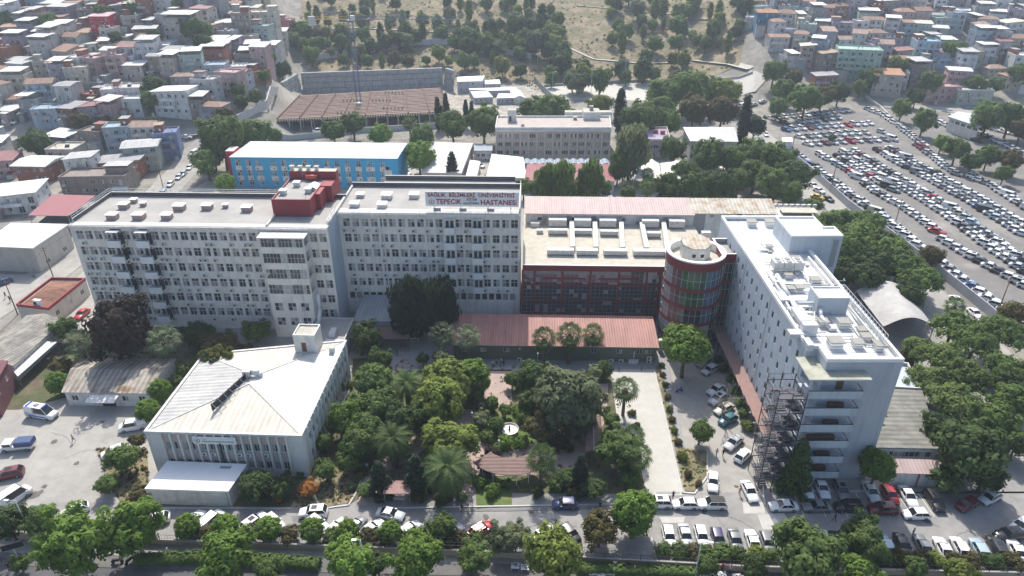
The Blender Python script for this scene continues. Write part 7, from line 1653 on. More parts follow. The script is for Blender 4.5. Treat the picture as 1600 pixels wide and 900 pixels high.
def car_parts(ty):
    L_, W_, bh, rh, (c1, c2, c3, c4), boot = TYPES[ty]; hw = W_/2; X = lambda f: L_/2-L_*f
    body = MB(); hood = bh-.12 if ty in ('sedan', 'hatch', 'suv') else bh-.05
    st = [(0, .80, .30, hood-.22), (.03, .92, .22, hood-.08), (.12, .99, .20, hood), (c1, 1.0, .2, bh), (.5, 1.0, .2, bh+.02), (c4, .99, .2, boot), (.975, .95, .22, boot-.04), (1.0, .84, .34, boot-.2)]
    rows = []
    for f, k, z0, z1 in st:
        h = hw*k; rows.append([(X(f), -h*.94, z0), (X(f), -h, z0+.2), (X(f), -h*.985, z1-.1), (X(f), -h*.86, z1), (X(f), 0, z1+.03), (X(f), h*.86, z1), (X(f), h*.985, z1-.1), (X(f), h, z0+.2), (X(f), h*.94, z0)])
    body.grid(rows, 0, True); body.poly([p for p in rows[0]][::-1], 0); body.poly(rows[-1], 0)
    body.poly([r[0] for r in rows] + [r[-1] for r in rows[::-1]], 1)
    # roof with pillars
    rw = hw*.74; bw_ = hw*.90; zr = rh
    def ring4(z, xa, xb, w1, w2): return [(xa, -w1, z), (xb, -w2, z), (xb, w2, z), (xa, w1, z)]
    xa, xb, xc, xd = X(c1), X(c2), X(c3), X(c4)
    body.grid([[(lerp(xb, xc, i/5), rw*s_, zr+.035*sin(pi*i/5)-(.05 if abs(s_) == 1 else 0)) for s_ in (-1, -.6, 0, .6, 1)] for i in range(6)], 0, True)
    for s_ in (-1, 1):
        body.bar((xa-.02, s_*bw_, bh-.02), (xb, s_*rw, zr-.05), .045, 4); body.bar((xd+.02, s_*bw_, boot-.02), (xc, s_*rw, zr-.05), .06, 4)
        xm = (xb+xc)/2; body.bar((xm, s_*(bw_+.005), bh), (xm-.05, s_*(rw+.01), zr-.06), .04, 4); body.bar((xb, s_*rw, zr-.05), (xc, s_*rw, zr-.05), .035, 4)
        body.box(xa-.45, xa-.25, *( (hw*.98, hw*1.12) if s_ > 0 else (-hw*1.12, -hw*.98)), bh, bh+.13, 0)
        if ty in ('van', 'ambulance', 'minibus'): body.poly([(xm-.2, s_*(bw_+.012), bh+.02), (xd+.1, s_*(bw_+.012), bh+.02), (xc, s_*(rw+.012), zr-.08), (xm-.25, s_*(rw+.012), zr-.08)], 0)
    body.box(X(.0)-.02, X(0)+.02, -hw*.6, hw*.6, .35, .5, 1)
    g = MB(); lo = [(xa, bw_), (xd, bw_)]; z0 = bh-.02; 
    A = [(xa, -bw_, z0), (xd, -bw_, boot-.02), (xd, bw_, boot-.02), (xa, bw_, z0)]; B = [(xb, -rw, zr-.05), (xc, -rw, zr-.05), (xc, rw, zr-.05), (xb, rw, zr-.05)]
    for i in range(4): j = (i+1) % 4; g.poly([A[i], A[j], B[j], B[i]], 0)
    if ty == 'suv' or ty == 'hatch': g.box(lerp(xb, xc, .12), lerp(xb, xc, .55), -rw*.6, rw*.6, zr+.012, zr+.045, 0) if ty == 'suv' else None
    wheel = MB(); wheel.bar((0, -.11, 0), (0, .11, 0), .32, 14, 0, smooth=True); wheel.bar((0, -.125, 0), (0, .125, 0), .2, 10, 1)
    hl_ = MB(); hl_.box(-.1, .04, -.19, .19, -.07, .07); tl_ = MB(); tl_.box(-.03, .06, -.16, .16, -.1, .1)
    wx = (X(.19), X(.80)); hz = hood-.24; tz = boot-.22
    return body, g, wheel, hl_, tl_, wx, hw, hz, tz, L_
CARM = {}
def car_meshes(ty):
    if ty not in CARM:
        body, g, wheel, h_, t_, wx, hw, hz, tz, L_ = car_parts(ty); far = MB()
        def put(src, dx, dy, dz, mi):
            i = len(far.v); far.v += [(x+dx, y+dy, z+dz) for x, y, z in src.v]
            for f, m, s_ in zip(src.f, src.m, src.sm): far.f.append(tuple(i+q for q in f)); far.m.append(mi[m] if m < len(mi) else mi[-1]); far.sm.append(s_)
        put(body, 0, 0, 0, (0, 3)); put(g, 0, 0, 0, (1,))
        w2 = MB(); w2.bar((0, -.11, 0), (0, .11, 0), .32, 8, 0)
        for x in wx:
            for s_ in (-1, 1): put(w2, x, s_*(hw-.1), .32, (2,))
        for s_ in (-1, 1): put(t_, -L_/2+.05, s_*hw*.68, tz, (4,)); put(h_, L_/2-.08, s_*hw*.66, hz, (5,))
        CARM[ty] = dict(body=body.mesh('body', [PAINT, TRIMB]), glass=g.mesh('windows', [CGL]), wheel=wheel.mesh('wheel', [TYRE, RIM]), head=h_.mesh('headlight', [HLT]), tail=t_.mesh('tail_light', [TLT]), far=far.mesh('car', [PAINT, CGL, TYRE, TRIMB, TLT, HLT]), farmb=far, wx=wx, hw=hw, hz=hz, tz=tz, L=L_)
    return CARM[ty]
CC = {'white': (.78, .78, .77), 'silver': (.48, .50, .52), 'grey': (.20, .21, .22), 'black': (.018, .018, .02), 'red': (.42, .02, .025), 'navy blue': (.02, .045, .16), 'light silver': (.6, .62, .63), 'dark red': (.14, .012, .018), 'teal': (.02, .12, .15), 'beige': (.52, .48, .40), 'yellow': (.62, .42, .02), 'blue': (.06, .14, .32), 'pale blue': (.35, .46, .55), 'violet': (.05, .045, .12)}
TN = {'sedan': 'sedan', 'hatch': 'hatchback', 'suv': 'SUV', 'van': 'van', 'ambulance': 'ambulance', 'minibus': 'minibus'}
OCC = []
def car(px, py, dx, dy, ty, colr, label=None, where=None, near=True, group=None, look=None):
    zc = .55; x, y, g = G(px, py, zc); x2, y2, _ = G(px+dx, py+dy, zc); a = atan2(y2-y, x2-x); M_ = car_meshes(ty)
    nm = {'van': 'parked_van', 'ambulance': 'ambulance', 'minibus': 'minibus', 'suv': 'parked_suv'}.get(ty, 'parked_car'); cat = {'van': 'van', 'ambulance': 'ambulance', 'minibus': 'minibus'}.get(ty, 'car')
    OCC.append((x, y)); tilt = 0
    zg = g+.045
    if near:
        e = link(nm, None, None, (x, y, zg), a); e.empty_display_size = .5
        link('body', M_['body'], e, color=CC[colr]); link('windows', M_['glass'], e)
        for wx in M_['wx']:
            for s_ in (-1, 1): link('wheel', M_['wheel'], e, (wx, s_*(M_['hw']-.1), .32))
        for s_ in (-1, 1): link('headlight', M_['head'], e, (M_['L']/2-.08, s_*M_['hw']*.66, M_['hz'])); link('tail_light', M_['tail'], e, (-M_['L']/2+.05, s_*M_['hw']*.68, M_['tz']))
    else:
        e = link(nm, M_['far'], None, (x, y, zg), a, 1.1 if 'row' in (where or '') or 'lot' in (where or '') else 1.0, color=CC[colr])
    e['category'] = cat
    if group: e['group'] = group
    if label: e['label'] = label
    else: reg(e, look or f"{colr} {TN[ty]}", where, px, py)
    return e
# road through the front
C = car
C(490, 801, -10, .5, 'suv', 'white', 'white SUV with a dark glass roof on the road before the clinic'); C(610, 804, 10, 2, 'sedan', 'silver', 'silver sedan driving right on the front road')
C(883, 788, -10, 0, 'hatch', 'navy blue', 'navy blue hatchback alone on the road in front of the garden'); C(1028, 786, -10, 0, 'suv', 'white', 'white SUV half hidden behind the large round tree')
C(1071, 788, -10, 0, 'hatch', 'white', 'white hatchback in the middle of three cars at the driveway mouth'); e = C(1113, 788, -10, 0, 'suv', 'white', 'white crossover with a black roof at the driveway mouth')
b = MB(); m_ = TYPES['suv']; b.box(-1.6, .45, -.62, .62, m_[3]+.02, m_[3]+.06); part('black_roof', b, [TRIMB], e)
for px, py, ty, c, lab in [(1224, 791, 'sedan', 'white', 'white sedan with a sunroof, first of the line parked lengthwise'), (1276, 792, 'sedan', 'grey', 'grey sedan between the white sedan and the black SUV'), (1326, 792, 'suv', 'black', 'black SUV parked lengthwise in the shade of the wing'), (1379, 796, 'suv', 'dark red', 'dark red SUV with a grey roof parked lengthwise')]: C(px, py, -10, 0, ty, c, lab)
C(1431, 804, -10, 0, 'hatch', 'white', 'white hatchback standing alone in the sun beside the dark red SUV')
for px, py, dx, dy, ty, c in [(1259, 765, 4, 9, 'hatch', 'white'), (1284, 763, 4, 9, 'sedan', 'white'), (1315, 767, 4, 9, 'suv', 'grey'), (1361, 769, 5, 9, 'sedan', 'light silver'), (1390, 773, 5.5, 9, 'hatch', 'red'), (1419, 776, 5.5, 9, 'sedan', 'white'), (1460, 783, 6, 9, 'suv', 'black'), (1511, 788, -10, 5, 'hatch', 'dark red'), (1547, 778, -10, 5, 'hatch', 'light silver')]:
    C(px, py, dx, dy, ty, c, None, 'parked nose out by the wing', group='cars parked nose out beside the long wing')
for px, py, ty, c, up in [(1045, 838, 'hatch', 'white', 1), (1071, 838, 'sedan', 'silver', 1), (1096, 838, 'hatch', 'white', 1), (1122, 842, 'hatch', 'violet', 1), (1149, 845, 'sedan', 'grey', 1), (1176, 846, 'sedan', 'white', -1), (1199, 848, 'hatch', 'grey', 1), (1228, 843, 'hatch', 'white', 1), (1252, 846, 'sedan', 'silver', 1), (1286, 846, 'hatch', 'white', 1), (1309, 848, 'hatch', 'black', 1), (1357, 852, 'sedan', 'white', -1), (1384, 852, 'hatch', 'pale blue', -1), (1411, 853, 'sedan', 'black', 1), (1442, 853, 'sedan', 'grey', -1), (1474, 858, 'sedan', 'white', -1), (1500, 856, 'hatch', 'white', -1), (1530, 858, 'hatch', 'pale blue', -1), (1558, 856, 'suv', 'black', -1), (1588, 860, 'sedan', 'white', -1)]:
    k = interp(px, (1045, 1530), (2, 5)); C(px, py, k*up, 9*up if up > 0 else -9, ty, c, None, 'along the roadside fence', group='cars parked against the roadside fence')
C(1577, 836, -10, 1, 'suv', 'black', 'black SUV parked lengthwise at the right edge above the fence row'); C(1596, 821, -8, 4, 'hatch', 'white', 'white car cut by the right edge of the photo')
C(1146, 692, -8, 7, 'sedan', 'silver', 'silver sedan, upper of the two cars by the escape stair'); C(1161, 712, 7, -7, 'hatch', 'white', 'white hatchback by the escape stair, below the silver sedan')
C(1114, 753, 0, 10, 'sedan', 'white', 'white sedan rolling toward the road between kerb and wing'); C(1171, 768, 4.5, 9, 'sedan', 'white', 'white sedan with two dark roof panes near the foot of the stair')
for px, py, ty, c in [(1102, 566, 'sedan', 'grey'), (1109, 578, 'hatch', 'silver'), (1119, 609, 'sedan', 'light silver'), (1122, 624, 'suv', 'silver'), (1131, 639, 'sedan', 'beige'), (1137, 656, 'hatch', 'teal')]:
    C(px, py, -9, 5, ty, c, None, 'angled beside the awning', group='cars parked at an angle beside the stepped awning')
for px, py, dx, dy, ty, c in [(244, 812, -9, 2, 'hatch', 'white'), (304, 813, 6, -7, 'hatch', 'white'), (328, 817, 8, -7, 'van', 'white'), (376, 832, 8, -7, 'sedan', 'silver'), (397, 817, 8, -6, 'suv', 'white'), (428, 816, 7, 6, 'hatch', 'white'), (496, 818, 7, 5, 'hatch', 'white'), (525, 826, 8, -8, 'sedan', 'white'), (556, 822, 7, -7, 'hatch', 'grey'), (581, 827, 8, -6, 'sedan', 'white'), (600, 834, 7, -7, 'sedan', 'beige'), (640, 828, 8, -6, 'hatch', 'light silver'), (706, 832, 8, -5, 'hatch', 'silver'), (752, 828, 8, -5, 'hatch', 'red'), (848, 834, 8, -6, 'sedan', 'white'), (891, 834, 6, 7, 'hatch', 'black')]:
    C(px, py, dx, dy, ty, c, None, 'behind the clipped roadside trees', group='cars parked behind the clipped roadside trees')
# left yard
am = C(66, 647, 10, 1.6, 'ambulance', 'white', 'white ambulance with blue stripes and roof lights in the left yard')
b = MB(); hw = 1.0
for s_ in (-1, 1):
    b.box(-2.6, 1.6, s_*1.012-.008, s_*1.012+.008, .62, .80, 0); b.box(-2.7, -.2, s_*1.01-.008, s_*1.01+.008, 1.0, 1.06, 0)
part('blue_stripe', b, [mat('stripe_blue', (.03, .08, .35), .4, 0)], am)
for x in (-2.2, 1.15): b = MB(); b.box(x-.15, x+.15, -.7, .7, 2.52, 2.68); part('light_bar', b, [mat('blue_lamp_glass', (.05, .12, .5), .2, 0)], am)
b = MB(); b.box(-1.0, -.2, -.3, .3, 2.5, 2.72); part('roof_vent', b, [FRG], am)
for s_ in (-1, 1):
    b = MB(); y = s_*1.02; b.poly([(-.2, y*.93, 1.45), (.75, y*.93, 1.45), (.75, y*.86, 2.0), (-.2, y*.86, 2.0)]); part('side_window', b, [CGL], am)
pu = root('pickup_truck', 'white pickup truck with a dark blue tarpaulin over its bed in the left yard', 'truck', (*P(27, 699, .4), .045), atan2(-.12, -1))
M_ = car_meshes('van')
b = MB(); b.box(-.1, 2.5, -.88, .88, .45, 1.15, 0); b.prism([(.3, -.85), (1.9, -.85), (1.9, .85), (.3, .85)], 1.15, 1.85, 0); b.box(2.5, 2.62, -.85, .85, .4, .8, 0); b.box(-2.9, -.12, -.95, .95, .6, 1.1, 0); part('body', b, [mat('white_van_paint', (.7, .7, .69), .35, .03)], pu)
b = MB(); b.box(1.9, 1.93, -.78, .78, 1.2, 1.75); 
for s_ in (-1, 1): b.box(.5, 1.75, s_*.86-.012, s_*.86+.012, 1.22, 1.72)
part('windows', b, [CGL], pu)
b = MB(); b.prism([(-2.95, -1), (-.15, -1), (-.15, 1), (-2.95, 1)], 1.1, 1.95); b.prism([(-2.9, -.85), (-.2, -.85), (-.2, .85), (-2.9, .85)], 1.951, 2.05); part('tarpaulin', b, [mat('blue_tarpaulin', (.07, .10, .20), .7, .1, 1)], pu)
for x in (-2.0, 1.7):
    for s_ in (-1, 1): link('wheel', M_['wheel'], pu, (x, s_*.85, .36), 0, 1.1)
C(14, 741, -10, 2, 'suv', 'dark red', 'dark red and grey SUV parked at the left edge of the yard'); C(16, 783, 9, -6, 'minibus', 'white', 'white minibus pointing up right at the left edge of the yard')
C(52, 803, -9, 2, 'hatch', 'teal', 'teal hatchback under the tree at the bottom left'); C(209, 666, -9, 1.5, 'van', 'white', 'white van beside the clinic wall with its nose to the left'); C(178, 706, -9, 3, 'hatch', 'white', 'white car half under the spreading tree left of the clinic'); C(117, 798, -8, 3, 'hatch', 'white', 'white car behind the tall light green trees at the bottom left')
e = C(128, 491, -7, 6, 'sedan', 'red', 'red pickup like car behind the hospital\'s left end')
C(5, 441, -8, 3, 'hatch', 'navy blue', 'blue car on the lane at the far left edge')
# side street and lanes
for px, py, ty, c in [(304, 240, 'van', 'white'), (312, 243, 'hatch', 'silver'), (305, 252, 'hatch', 'pale blue'), (296, 262, 'hatch', 'light silver'), (286, 272, 'hatch', 'pale blue'), (279, 277, 'hatch', 'silver'), (266, 288, 'hatch', 'light silver'), (254, 302, 'hatch', 'pale blue')]:
    C(px, py, -8, 8, ty, c, None, 'down the side street', near=False, group='cars parked down the side street')
for px, py, dx, dy, ty, c, w_ in [(292, 214, 9, 0, 'sedan', 'white', 'a'), (135, 221, 9, -1, 'hatch', 'dark red', 'a'), (158, 221, 9, -1, 'sedan', 'white', 'a'), (176, 223, 9, 0, 'sedan', 'silver', 'a'), (66, 192, 9, 0, 'sedan', 'white', 'a'), (15, 192, 9, 0, 'van', 'white', 'a')]:
    C(px, py, dx, dy, ty, c, None, 'on the lane below the left hill', near=False)
C(498, 205, -9, 1, 'van', 'white', 'white van beside the white site wall', near=False); C(585, 202, 9, 0, 'hatch', 'black', 'dark car beside the white site wall', near=False)
C(945, 306, 7, 3, 'ambulance', 'white', 'white ambulance behind the long pink roof')
for px, py, dx, dy, ty, c in [(1278, 308, 8, 2, 'sedan', 'yellow'), (1294, 311, 8, 4, 'sedan', 'black'), (1264, 316, 9, 0, 'sedan', 'silver'), (1280, 298, 7, 3, 'sedan', 'white'), (1271, 290, 6, 4, 'sedan', 'silver'), (1495, 470, 7, 6, 'sedan', 'white'), (1523, 490, 7, 6, 'sedan', 'white'), (1542, 508, 7, 6, 'sedan', 'white'), (1190, 222, 3, 5, 'van', 'white'), (1197, 210, 3, 5, 'sedan', 'white'), (1186, 205, 3, 5, 'sedan', 'silver'), (1160, 165, 6, -2, 'van', 'white'), (1178, 163, 6, -2, 'sedan', 'silver'), (1192, 158, 6, -2, 'sedan', 'white'), (1216, 152, 6, -2, 'van', 'white')]:
    C(px, py, dx, dy, ty, c, None, 'on road beside the big car park', near=False, group='cars on the road beside the big car park')
for px, py, c in [(760, 240, 'silver'), (757, 246, 'white'), (750, 259, 'white'), (748, 281, 'grey'), (765, 283, 'black'), (640, 278, 'white'), (655, 276, 'silver'), (635, 270, 'white')]:
    C(px, py, 8, 2, 'hatch', c, None, 'in lanes behind the blue ward', near=False)
# ---- the big car park
ROWS = [('in the row inside the long grey wall', [(1250, 244), (1320, 296), (1387, 344), (1430, 380), (1500, 433), (1560, 478), (1610, 515)], (20, 6), 3.0),
 ('in car park row two', [(1282, 241), (1335, 272), (1370, 300), (1410, 322), (1445, 345), (1480, 378), (1503, 392), (1540, 412), (1610, 450)], (20, 6), 2.85),
 ('in short row behind row two', [(1304, 240), (1340, 262), (1375, 284), (1398, 298)], (20, 6), 3.2),
 ('in car park row three', [(1318, 237), (1362, 265), (1405, 290), (1440, 310), (1480, 335), (1520, 365), (1560, 395), (1610, 428)], (20, 6), 2.85),
 ('in car park row four', [(1336, 236), (1380, 262), (1423, 287), (1458, 307), (1498, 332), (1538, 362), (1578, 392), (1610, 412)], (20, 5), 2.85),
 ('in car park row five', [(1372, 234), (1405, 254), (1435, 270), (1472, 290), (1525, 319), (1555, 338), (1610, 372)], (20, 5), 2.9),
 ('in car park row six', [(1392, 232), (1422, 250), (1452, 266), (1489, 286), (1542, 315), (1572, 334), (1610, 356)], (20, 5), 2.9),
 ('in car park row seven', [(1522, 277), (1555, 292), (1585, 312), (1612, 328)], (20, 6), 2.9),
 ('in row beside the far trees', [(1435, 227), (1460, 245), (1480, 262), (1497, 273)], (18, 5), 3.0),
 ('in far row one', [(1262, 225), (1330, 221), (1400, 217)], (14, 4), 3.7), ('in far row two', [(1250, 214), (1320, 209), (1385, 206)], (14, 4), 3.7), ('in far row three', [(1228, 203), (1300, 197), (1370, 192)], (14, 4), 3.7), ('in far row four', [(1226, 192), (1270, 189), (1310, 184)], (14, 4), 3.9), ('in farthest row', [(1205, 185), (1265, 179), (1330, 172)], (14, 5), 3.7),
 ('in row along the far lane', [(1383, 181), (1405, 197), (1425, 212), (1442, 226)], (18, 6), 3.0), ('beside the beige corner house', [(1350, 168), (1362, 173), (1376, 178)], (14, 4), 3.2),
 ('in the second lot, near row', [(1470, 192), (1500, 205), (1530, 222)], (14, 4), 3.2), ('in the second lot, middle row', [(1490, 184), (1530, 196), (1600, 214)], (14, 4), 3.4), ('in the second lot, far row', [(1540, 212), (1570, 226), (1600, 240)], (14, 4), 3.3)]
lot = []; rl = random.Random(21)
for where, pl, hv, sp in ROWS:
    w_ = [P(x, y, .5) for x, y in pl]; acc = 0; s_ = 0
    for a, c in zip(w_, w_[1:]):
        l = hypot(c[0]-a[0], c[1]-a[1]); t = s_
        while t < l:
            x, y = lerp(a[0], c[0], t/l), lerp(a[1], c[1], t/l)
            if rl.random() > .06: lot.append((x+rl.gauss(0, .15), y+rl.gauss(0, .12), hv, where, rl.choices(['white', 'silver', 'grey', 'black', 'red', 'blue', 'pale blue', 'light silver', 'dark red', 'beige'], (46, 16, 9, 8, 2.2, 2, 4, 14, 1.2, 2))[0], rl.choices(['sedan', 'hatch', 'suv', 'van'], (50, 30, 14, 4))[0]))
            t += sp
        s_ = t-l
lot.sort(key=lambda q: q[1]); nind = 0; rest = []
for x, y, hv, where, c, ty in lot:
    px, py, dep = proj(x, y, .5+T(x, y))
    if px > 1625 or any(hypot(x-a, y-d) < 2.2 for a, d in OCC): continue
    if nind < 205 and px < 1612:
        C(px, py, hv[0], hv[1], ty, c, None, where, near=False, group='cars in the big car park'); nind += 1
    else: rest.append((x, y, px, py, hv, c, ty)); OCC.append((x, y))
b = MB(); cols_ = ['white', 'silver', 'grey', 'black', 'red', 'blue', 'pale blue', 'light silver', 'dark red', 'beige']
pm = [mat('paint_'+c.replace(' ', '_'), CC[c], .32, .03, 1, coat=.6) for c in cols_]; others = [CGL, TYRE, TRIMB, TLT, HLT]
for x, y, px, py, hv, c, ty in rest:
    x2, y2 = P(px+hv[0], py+hv[1], .5); a = atan2(y2-y, x2-x); f = car_meshes(ty)['farmb']; i = len(b.v); ca, sa = cos(a), sin(a); z = T(x, y)+.05
    b.v += [(x+1.1*(u*ca-v*sa), y+1.1*(u*sa+v*ca), z+1.1*w__) for u, v, w__ in f.v]
    for q, m_, s_ in zip(f.f, f.m, f.sm): b.f.append(tuple(i+k for k in q)); b.m.append(cols_.index(c) if m_ == 0 else 9+m_); b.sm.append(s_)
if rest:
    o = struct('far_parked_cars', b, pm+others, 'stuff'); o['label'] = 'mass of small parked cars in the farthest rows of the big car park'; o['category'] = 'cars'
print('lot', len(lot), 'individual', nind, 'rest', len(rest))
# ================================================================ people
def person_mesh(pose):
    v = []; e = []; r = []
    def a(x, y, z, rad, parent=None): v.append((x, y, z)); r.append(rad); e.append((parent, len(v)-1)) if parent is not None else None; return len(v)-1
    st = {'walk': .24, 'stand': .05}[pose]
    pel = a(0, 0, .93, .135); sp_ = a(.01, 0, 1.15, .13, pel); ch = a(.02, 0, 1.36, .14, sp_); nk = a(.03, 0, 1.50, .055, ch); hd = a(.045, 0, 1.60, .085, nk); tp = a(.04, 0, 1.70, .075, hd)
    for s, f in ((-1, 1), (1, -1)):
        h = a(0, s*.09, .88, .10, pel); k = a(st*f*.55+.03, s*.1, .49, .065, h); an = a(st*f*1.1-(.08 if f < 0 else 0), s*.1, .08, .042, k); a(st*f*1.1+.14-(.06 if f < 0 else 0), s*.11, .035, .035, an)
        sh = a(.01, s*.19, 1.40, .06, ch); el = a(-st*f*.5, s*.25, 1.13, .045, sh); wr = a(-st*f*.9+.08, s*.25, .90, .033, el); a(-st*f*.95+.11, s*.25, .80, .035, wr)
    me = bpy.data.meshes.new('p'); me.from_pydata(v, e, []); o = bpy.data.objects.new('p', me); COL.objects.link(o)
    o.modifiers.new('s', 'SKIN'); me.skin_vertices[0].data[0].use_root = True
    for i, q in enumerate(r): me.skin_vertices[0].data[i].radius = (q, q)
    o.modifiers.new('u', 'SUBSURF').levels = 1
    bpy.context.view_layer.update(); m2 = bpy.data.meshes.new_from_object(o.evaluated_get(bpy.context.evaluated_depsgraph_get())); bpy.data.objects.remove(o)
    m2.name = 'body'; m2.materials.clear()
    for q in (CLOTH, mat('trousers', (.035, .038, .05), .9, .1, 3), SKIN, HAIR, mat('shoes', (.02, .02, .02), .7, 0)): m2.materials.append(q)
    for p in m2.polygons:
        c = p.center; p.material_index = 4 if c.z < .07 else 1 if c.z < .93 and abs(c.y) < .2 else 2 if c.z > 1.47 or (abs(c.y) > .19 and c.z < 1.15) else 0; p.use_smooth = True
    hb = MB(); rows = []
    for j in range(4):
        ph = pi/2*j/3; rows.append([(.03+.1*cos(ph)*cos(2*pi*k/10)-.012, .088*cos(ph)*sin(2*pi*k/10), 1.63+.13*sin(ph)) for k in range(10)])
    hb.grid(rows, 0, True, True); return m2, hb.mesh('hair', [HAIR])
PM = {k: person_mesh(k) for k in ('walk', 'stand')}
def person(px, py, hd, pose, colr, label):
    x, y, g = G(px, py); e = root('person', label, 'person', (x, y, g+.09), radians(hd)); me, hr_ = PM[pose]; link('body', me, e, color=colr); link('hair', hr_, e); return e
for px, py, hd, pose, c, lab in [
 (116, 691, -100, 'walk', (.40, .42, .46), 'person in a grey top walking across the sunlit left yard'), (1129, 714, -80, 'walk', (.02, .02, .025), 'person in black walking beside the cars by the escape stair'), (1119, 713, -80, 'walk', (.45, .42, .40), 'person in pale clothes beside the walker in black'),
 (1155, 773, -60, 'walk', (.55, .25, .05), 'person in an orange top next to the white sedan'), (1303, 815, 180, 'walk', (.03, .03, .05), 'person in dark clothes crossing the shaded road'), (1425, 838, 120, 'stand', (.35, .28, .30), 'person in a pale top by the fence row, right side'),
 (937, 796, 90, 'stand', (.015, .015, .02), 'person in black at the roadside by the large round tree'), (868, 824, 90, 'walk', (.03, .03, .04), 'person in dark clothes on the front road below the navy car'), (1051, 780, 90, 'stand', (.02, .02, .02), 'person standing between the white SUV and the white hatchback'),
 (621, 556, -60, 'walk', (.015, .015, .02), 'person in black walking in the shaded forecourt'), (628, 545, 60, 'walk', (.03, .03, .03), 'person in dark clothes just behind the walker in black, forecourt'), (641, 585, 0, 'stand', (.35, .40, .50), 'person in pale blue by the date palm at the forecourt edge'),
 (747, 568, 90, 'stand', (.6, .6, .6), 'person in white at the left of the group by the red roofed building'), (770, 574, -90, 'walk', (.55, .55, .56), 'person in white at the front of the group by the red roofed building'), (776, 570, 200, 'stand', (.45, .30, .28), 'person in pink in the group by the red roofed building'), (783, 569, 0, 'stand', (.6, .6, .6), 'person in white at the right of the group by the red roofed building'), (787, 573, 90, 'stand', (.02, .02, .02), 'person in black at the right of the group by the red roofed building'),
 (574, 735, -90, 'walk', (.40, .45, .6), 'person in pale blue walking down the dark garden path'), (737, 790, -90, 'walk', (.5, .35, .35), 'person in pink on the garden path at the roadside'), (731, 795, -90, 'walk', (.5, .5, .5), 'person in white on the garden path at the roadside'),
 (722, 800, -90, 'walk', (.02, .02, .02), 'person in black on the garden path at the roadside'), (1375, 185, 90, 'stand', (.25, .03, .03), 'person in dark red on the car park lane'), (1246, 249, 90, 'stand', (.03, .03, .03), 'person in black behind the long grey wall of the car park'), (758, 280, 90, 'stand', (.02, .02, .02), 'person in black in the lane beside the cafe'),
 (976, 303, 90, 'walk', (.02, .02, .03), 'person in black behind the long pink roof'), (10, 466, 90, 'walk', (.03, .03, .04), 'person in dark clothes, left one of the pair on the street corner'), (17, 472, 90, 'stand', (.03, .03, .04), 'person in dark clothes, right one of the pair on the street corner'),
 (263, 868, 180, 'walk', (.6, .6, .6), 'person in a white shirt walking along the shaded bottom street'), (6, 878, 90, 'walk', (.1, .12, .2), 'person in blue at the bottom left corner'), (16, 892, 90, 'stand', (.02, .02, .02), 'person in black at the bottom left corner'),
 (960, 889, 90, 'stand', (.5, .5, .55), 'person in pale blue at the left end of the street market'), (974, 892, -90, 'stand', (.02, .03, .1), 'person in dark blue at the left end of the street market'), (983, 890, 90, 'stand', (.02, .02, .02), 'person in black at the left end of the street market'), (991, 894, 180, 'walk', (.5, .5, .5), 'person in white before the street market cloths'),
 (1128, 893, 90, 'stand', (.4, .03, .05), 'person in red among the street market goods'), (1140, 897, 90, 'stand', (.55, .3, .35), 'person in pink at the right end of the street market')]:
    person(px, py, hd, pose, c, lab)
# ================================================================ roadside wall, fence and street
wl = [P(-60, 838), P(280, 852), P(750, 869), P(1170, 893), P(1512, 901), P(1660, 904)]
def fence_wall(i, a, c, lab):
    e = root('roadside_wall', lab, 'wall', (a[0], a[1], 0), atan2(c[1]-a[1], c[0]-a[0])); l = hypot(c[0]-a[0], c[1]-a[1]); b = MB(); b.box(0, l-.05, -.12, .12, 0, 1.1, 0); b.box(0, l-.05, -.17, .17, 1.1, 1.2, 1); part('wall', b, [mat('ochre_wall', (.38, .30, .20), .9, .15, .6), CONC], e)
    n = int(l/2.6)
    b = MB()
    for z in (1.35, 2.1): b.bar((0, 0, z), (l-.1, 0, z), .025)
    for k in range(int(l/.45)): b.bar((k*.45+.1, 0, 1.2), (k*.45+.1, 0, 2.15), .015, 3)
    part('railing', b, [STEEL], e)
    for k in range(n+1): b = MB(); b.bar((k*2.6+.05, 0, 1.2), (k*2.6+.05, 0, 2.35), .05); part('post', b, [STEEL], e)
for i, (a, c, lab) in enumerate(zip(wl, wl[1:], ('ochre roadside wall with black railing, leftmost stretch', 'ochre roadside wall with black railing, stretch below the clinic', 'ochre roadside wall with black railing, stretch below the garden', 'ochre roadside wall with black railing, stretch behind the street market', 'ochre roadside wall with black railing, rightmost stretch'))): fence_wall(i, a, c, lab)
def lamp(px, py, h, label, arm=1.2, m=None, rot=0, two=False, zoff=0):
    x, y, g = G(px, py); e = root('street_lamp', label, 'street lamp', (x, y, g), rot); b = MB(); b.bar((0, 0, 0), (0, 0, h), .11, 8, 0, .06, True); b.bar((0, 0, h), (arm, -.3, h+.35), .05, 6); part('pole', b, [m or ALU], e)
    b = MB(); b.box(arm-.1, arm+.55, -.48, -.15, h+.3, h+.45); part('lamp_head', b, [WHT], e)
    b = MB(); b.box(-.25, .25, -.25, .25, 0, .15); part('base', b, [CONC], e); return e
lamp(50, 838, 7.5, 'pale street lamp between the trees at the bottom left', -1.2); lamp(572, 905, 8.0, 'pale street lamp rising from the bottom edge below the clinic', -1.0); lamp(1085, 905, 7.5, 'pale street lamp before the roadside wall, right of the round tree', 1.0)
lamp(863, 152, 12, 'lamp mast at the left end of the white upper road', 1.0); lamp(923, 152, 13, 'tall lamp mast in front of the white upper road', 1.0); lamp(976, 131, 13, 'lamp mast beside the slope above the white upper road', 1.0); lamp(840, 108, 10, 'lamp mast among park trees above the rubble', 1.0)
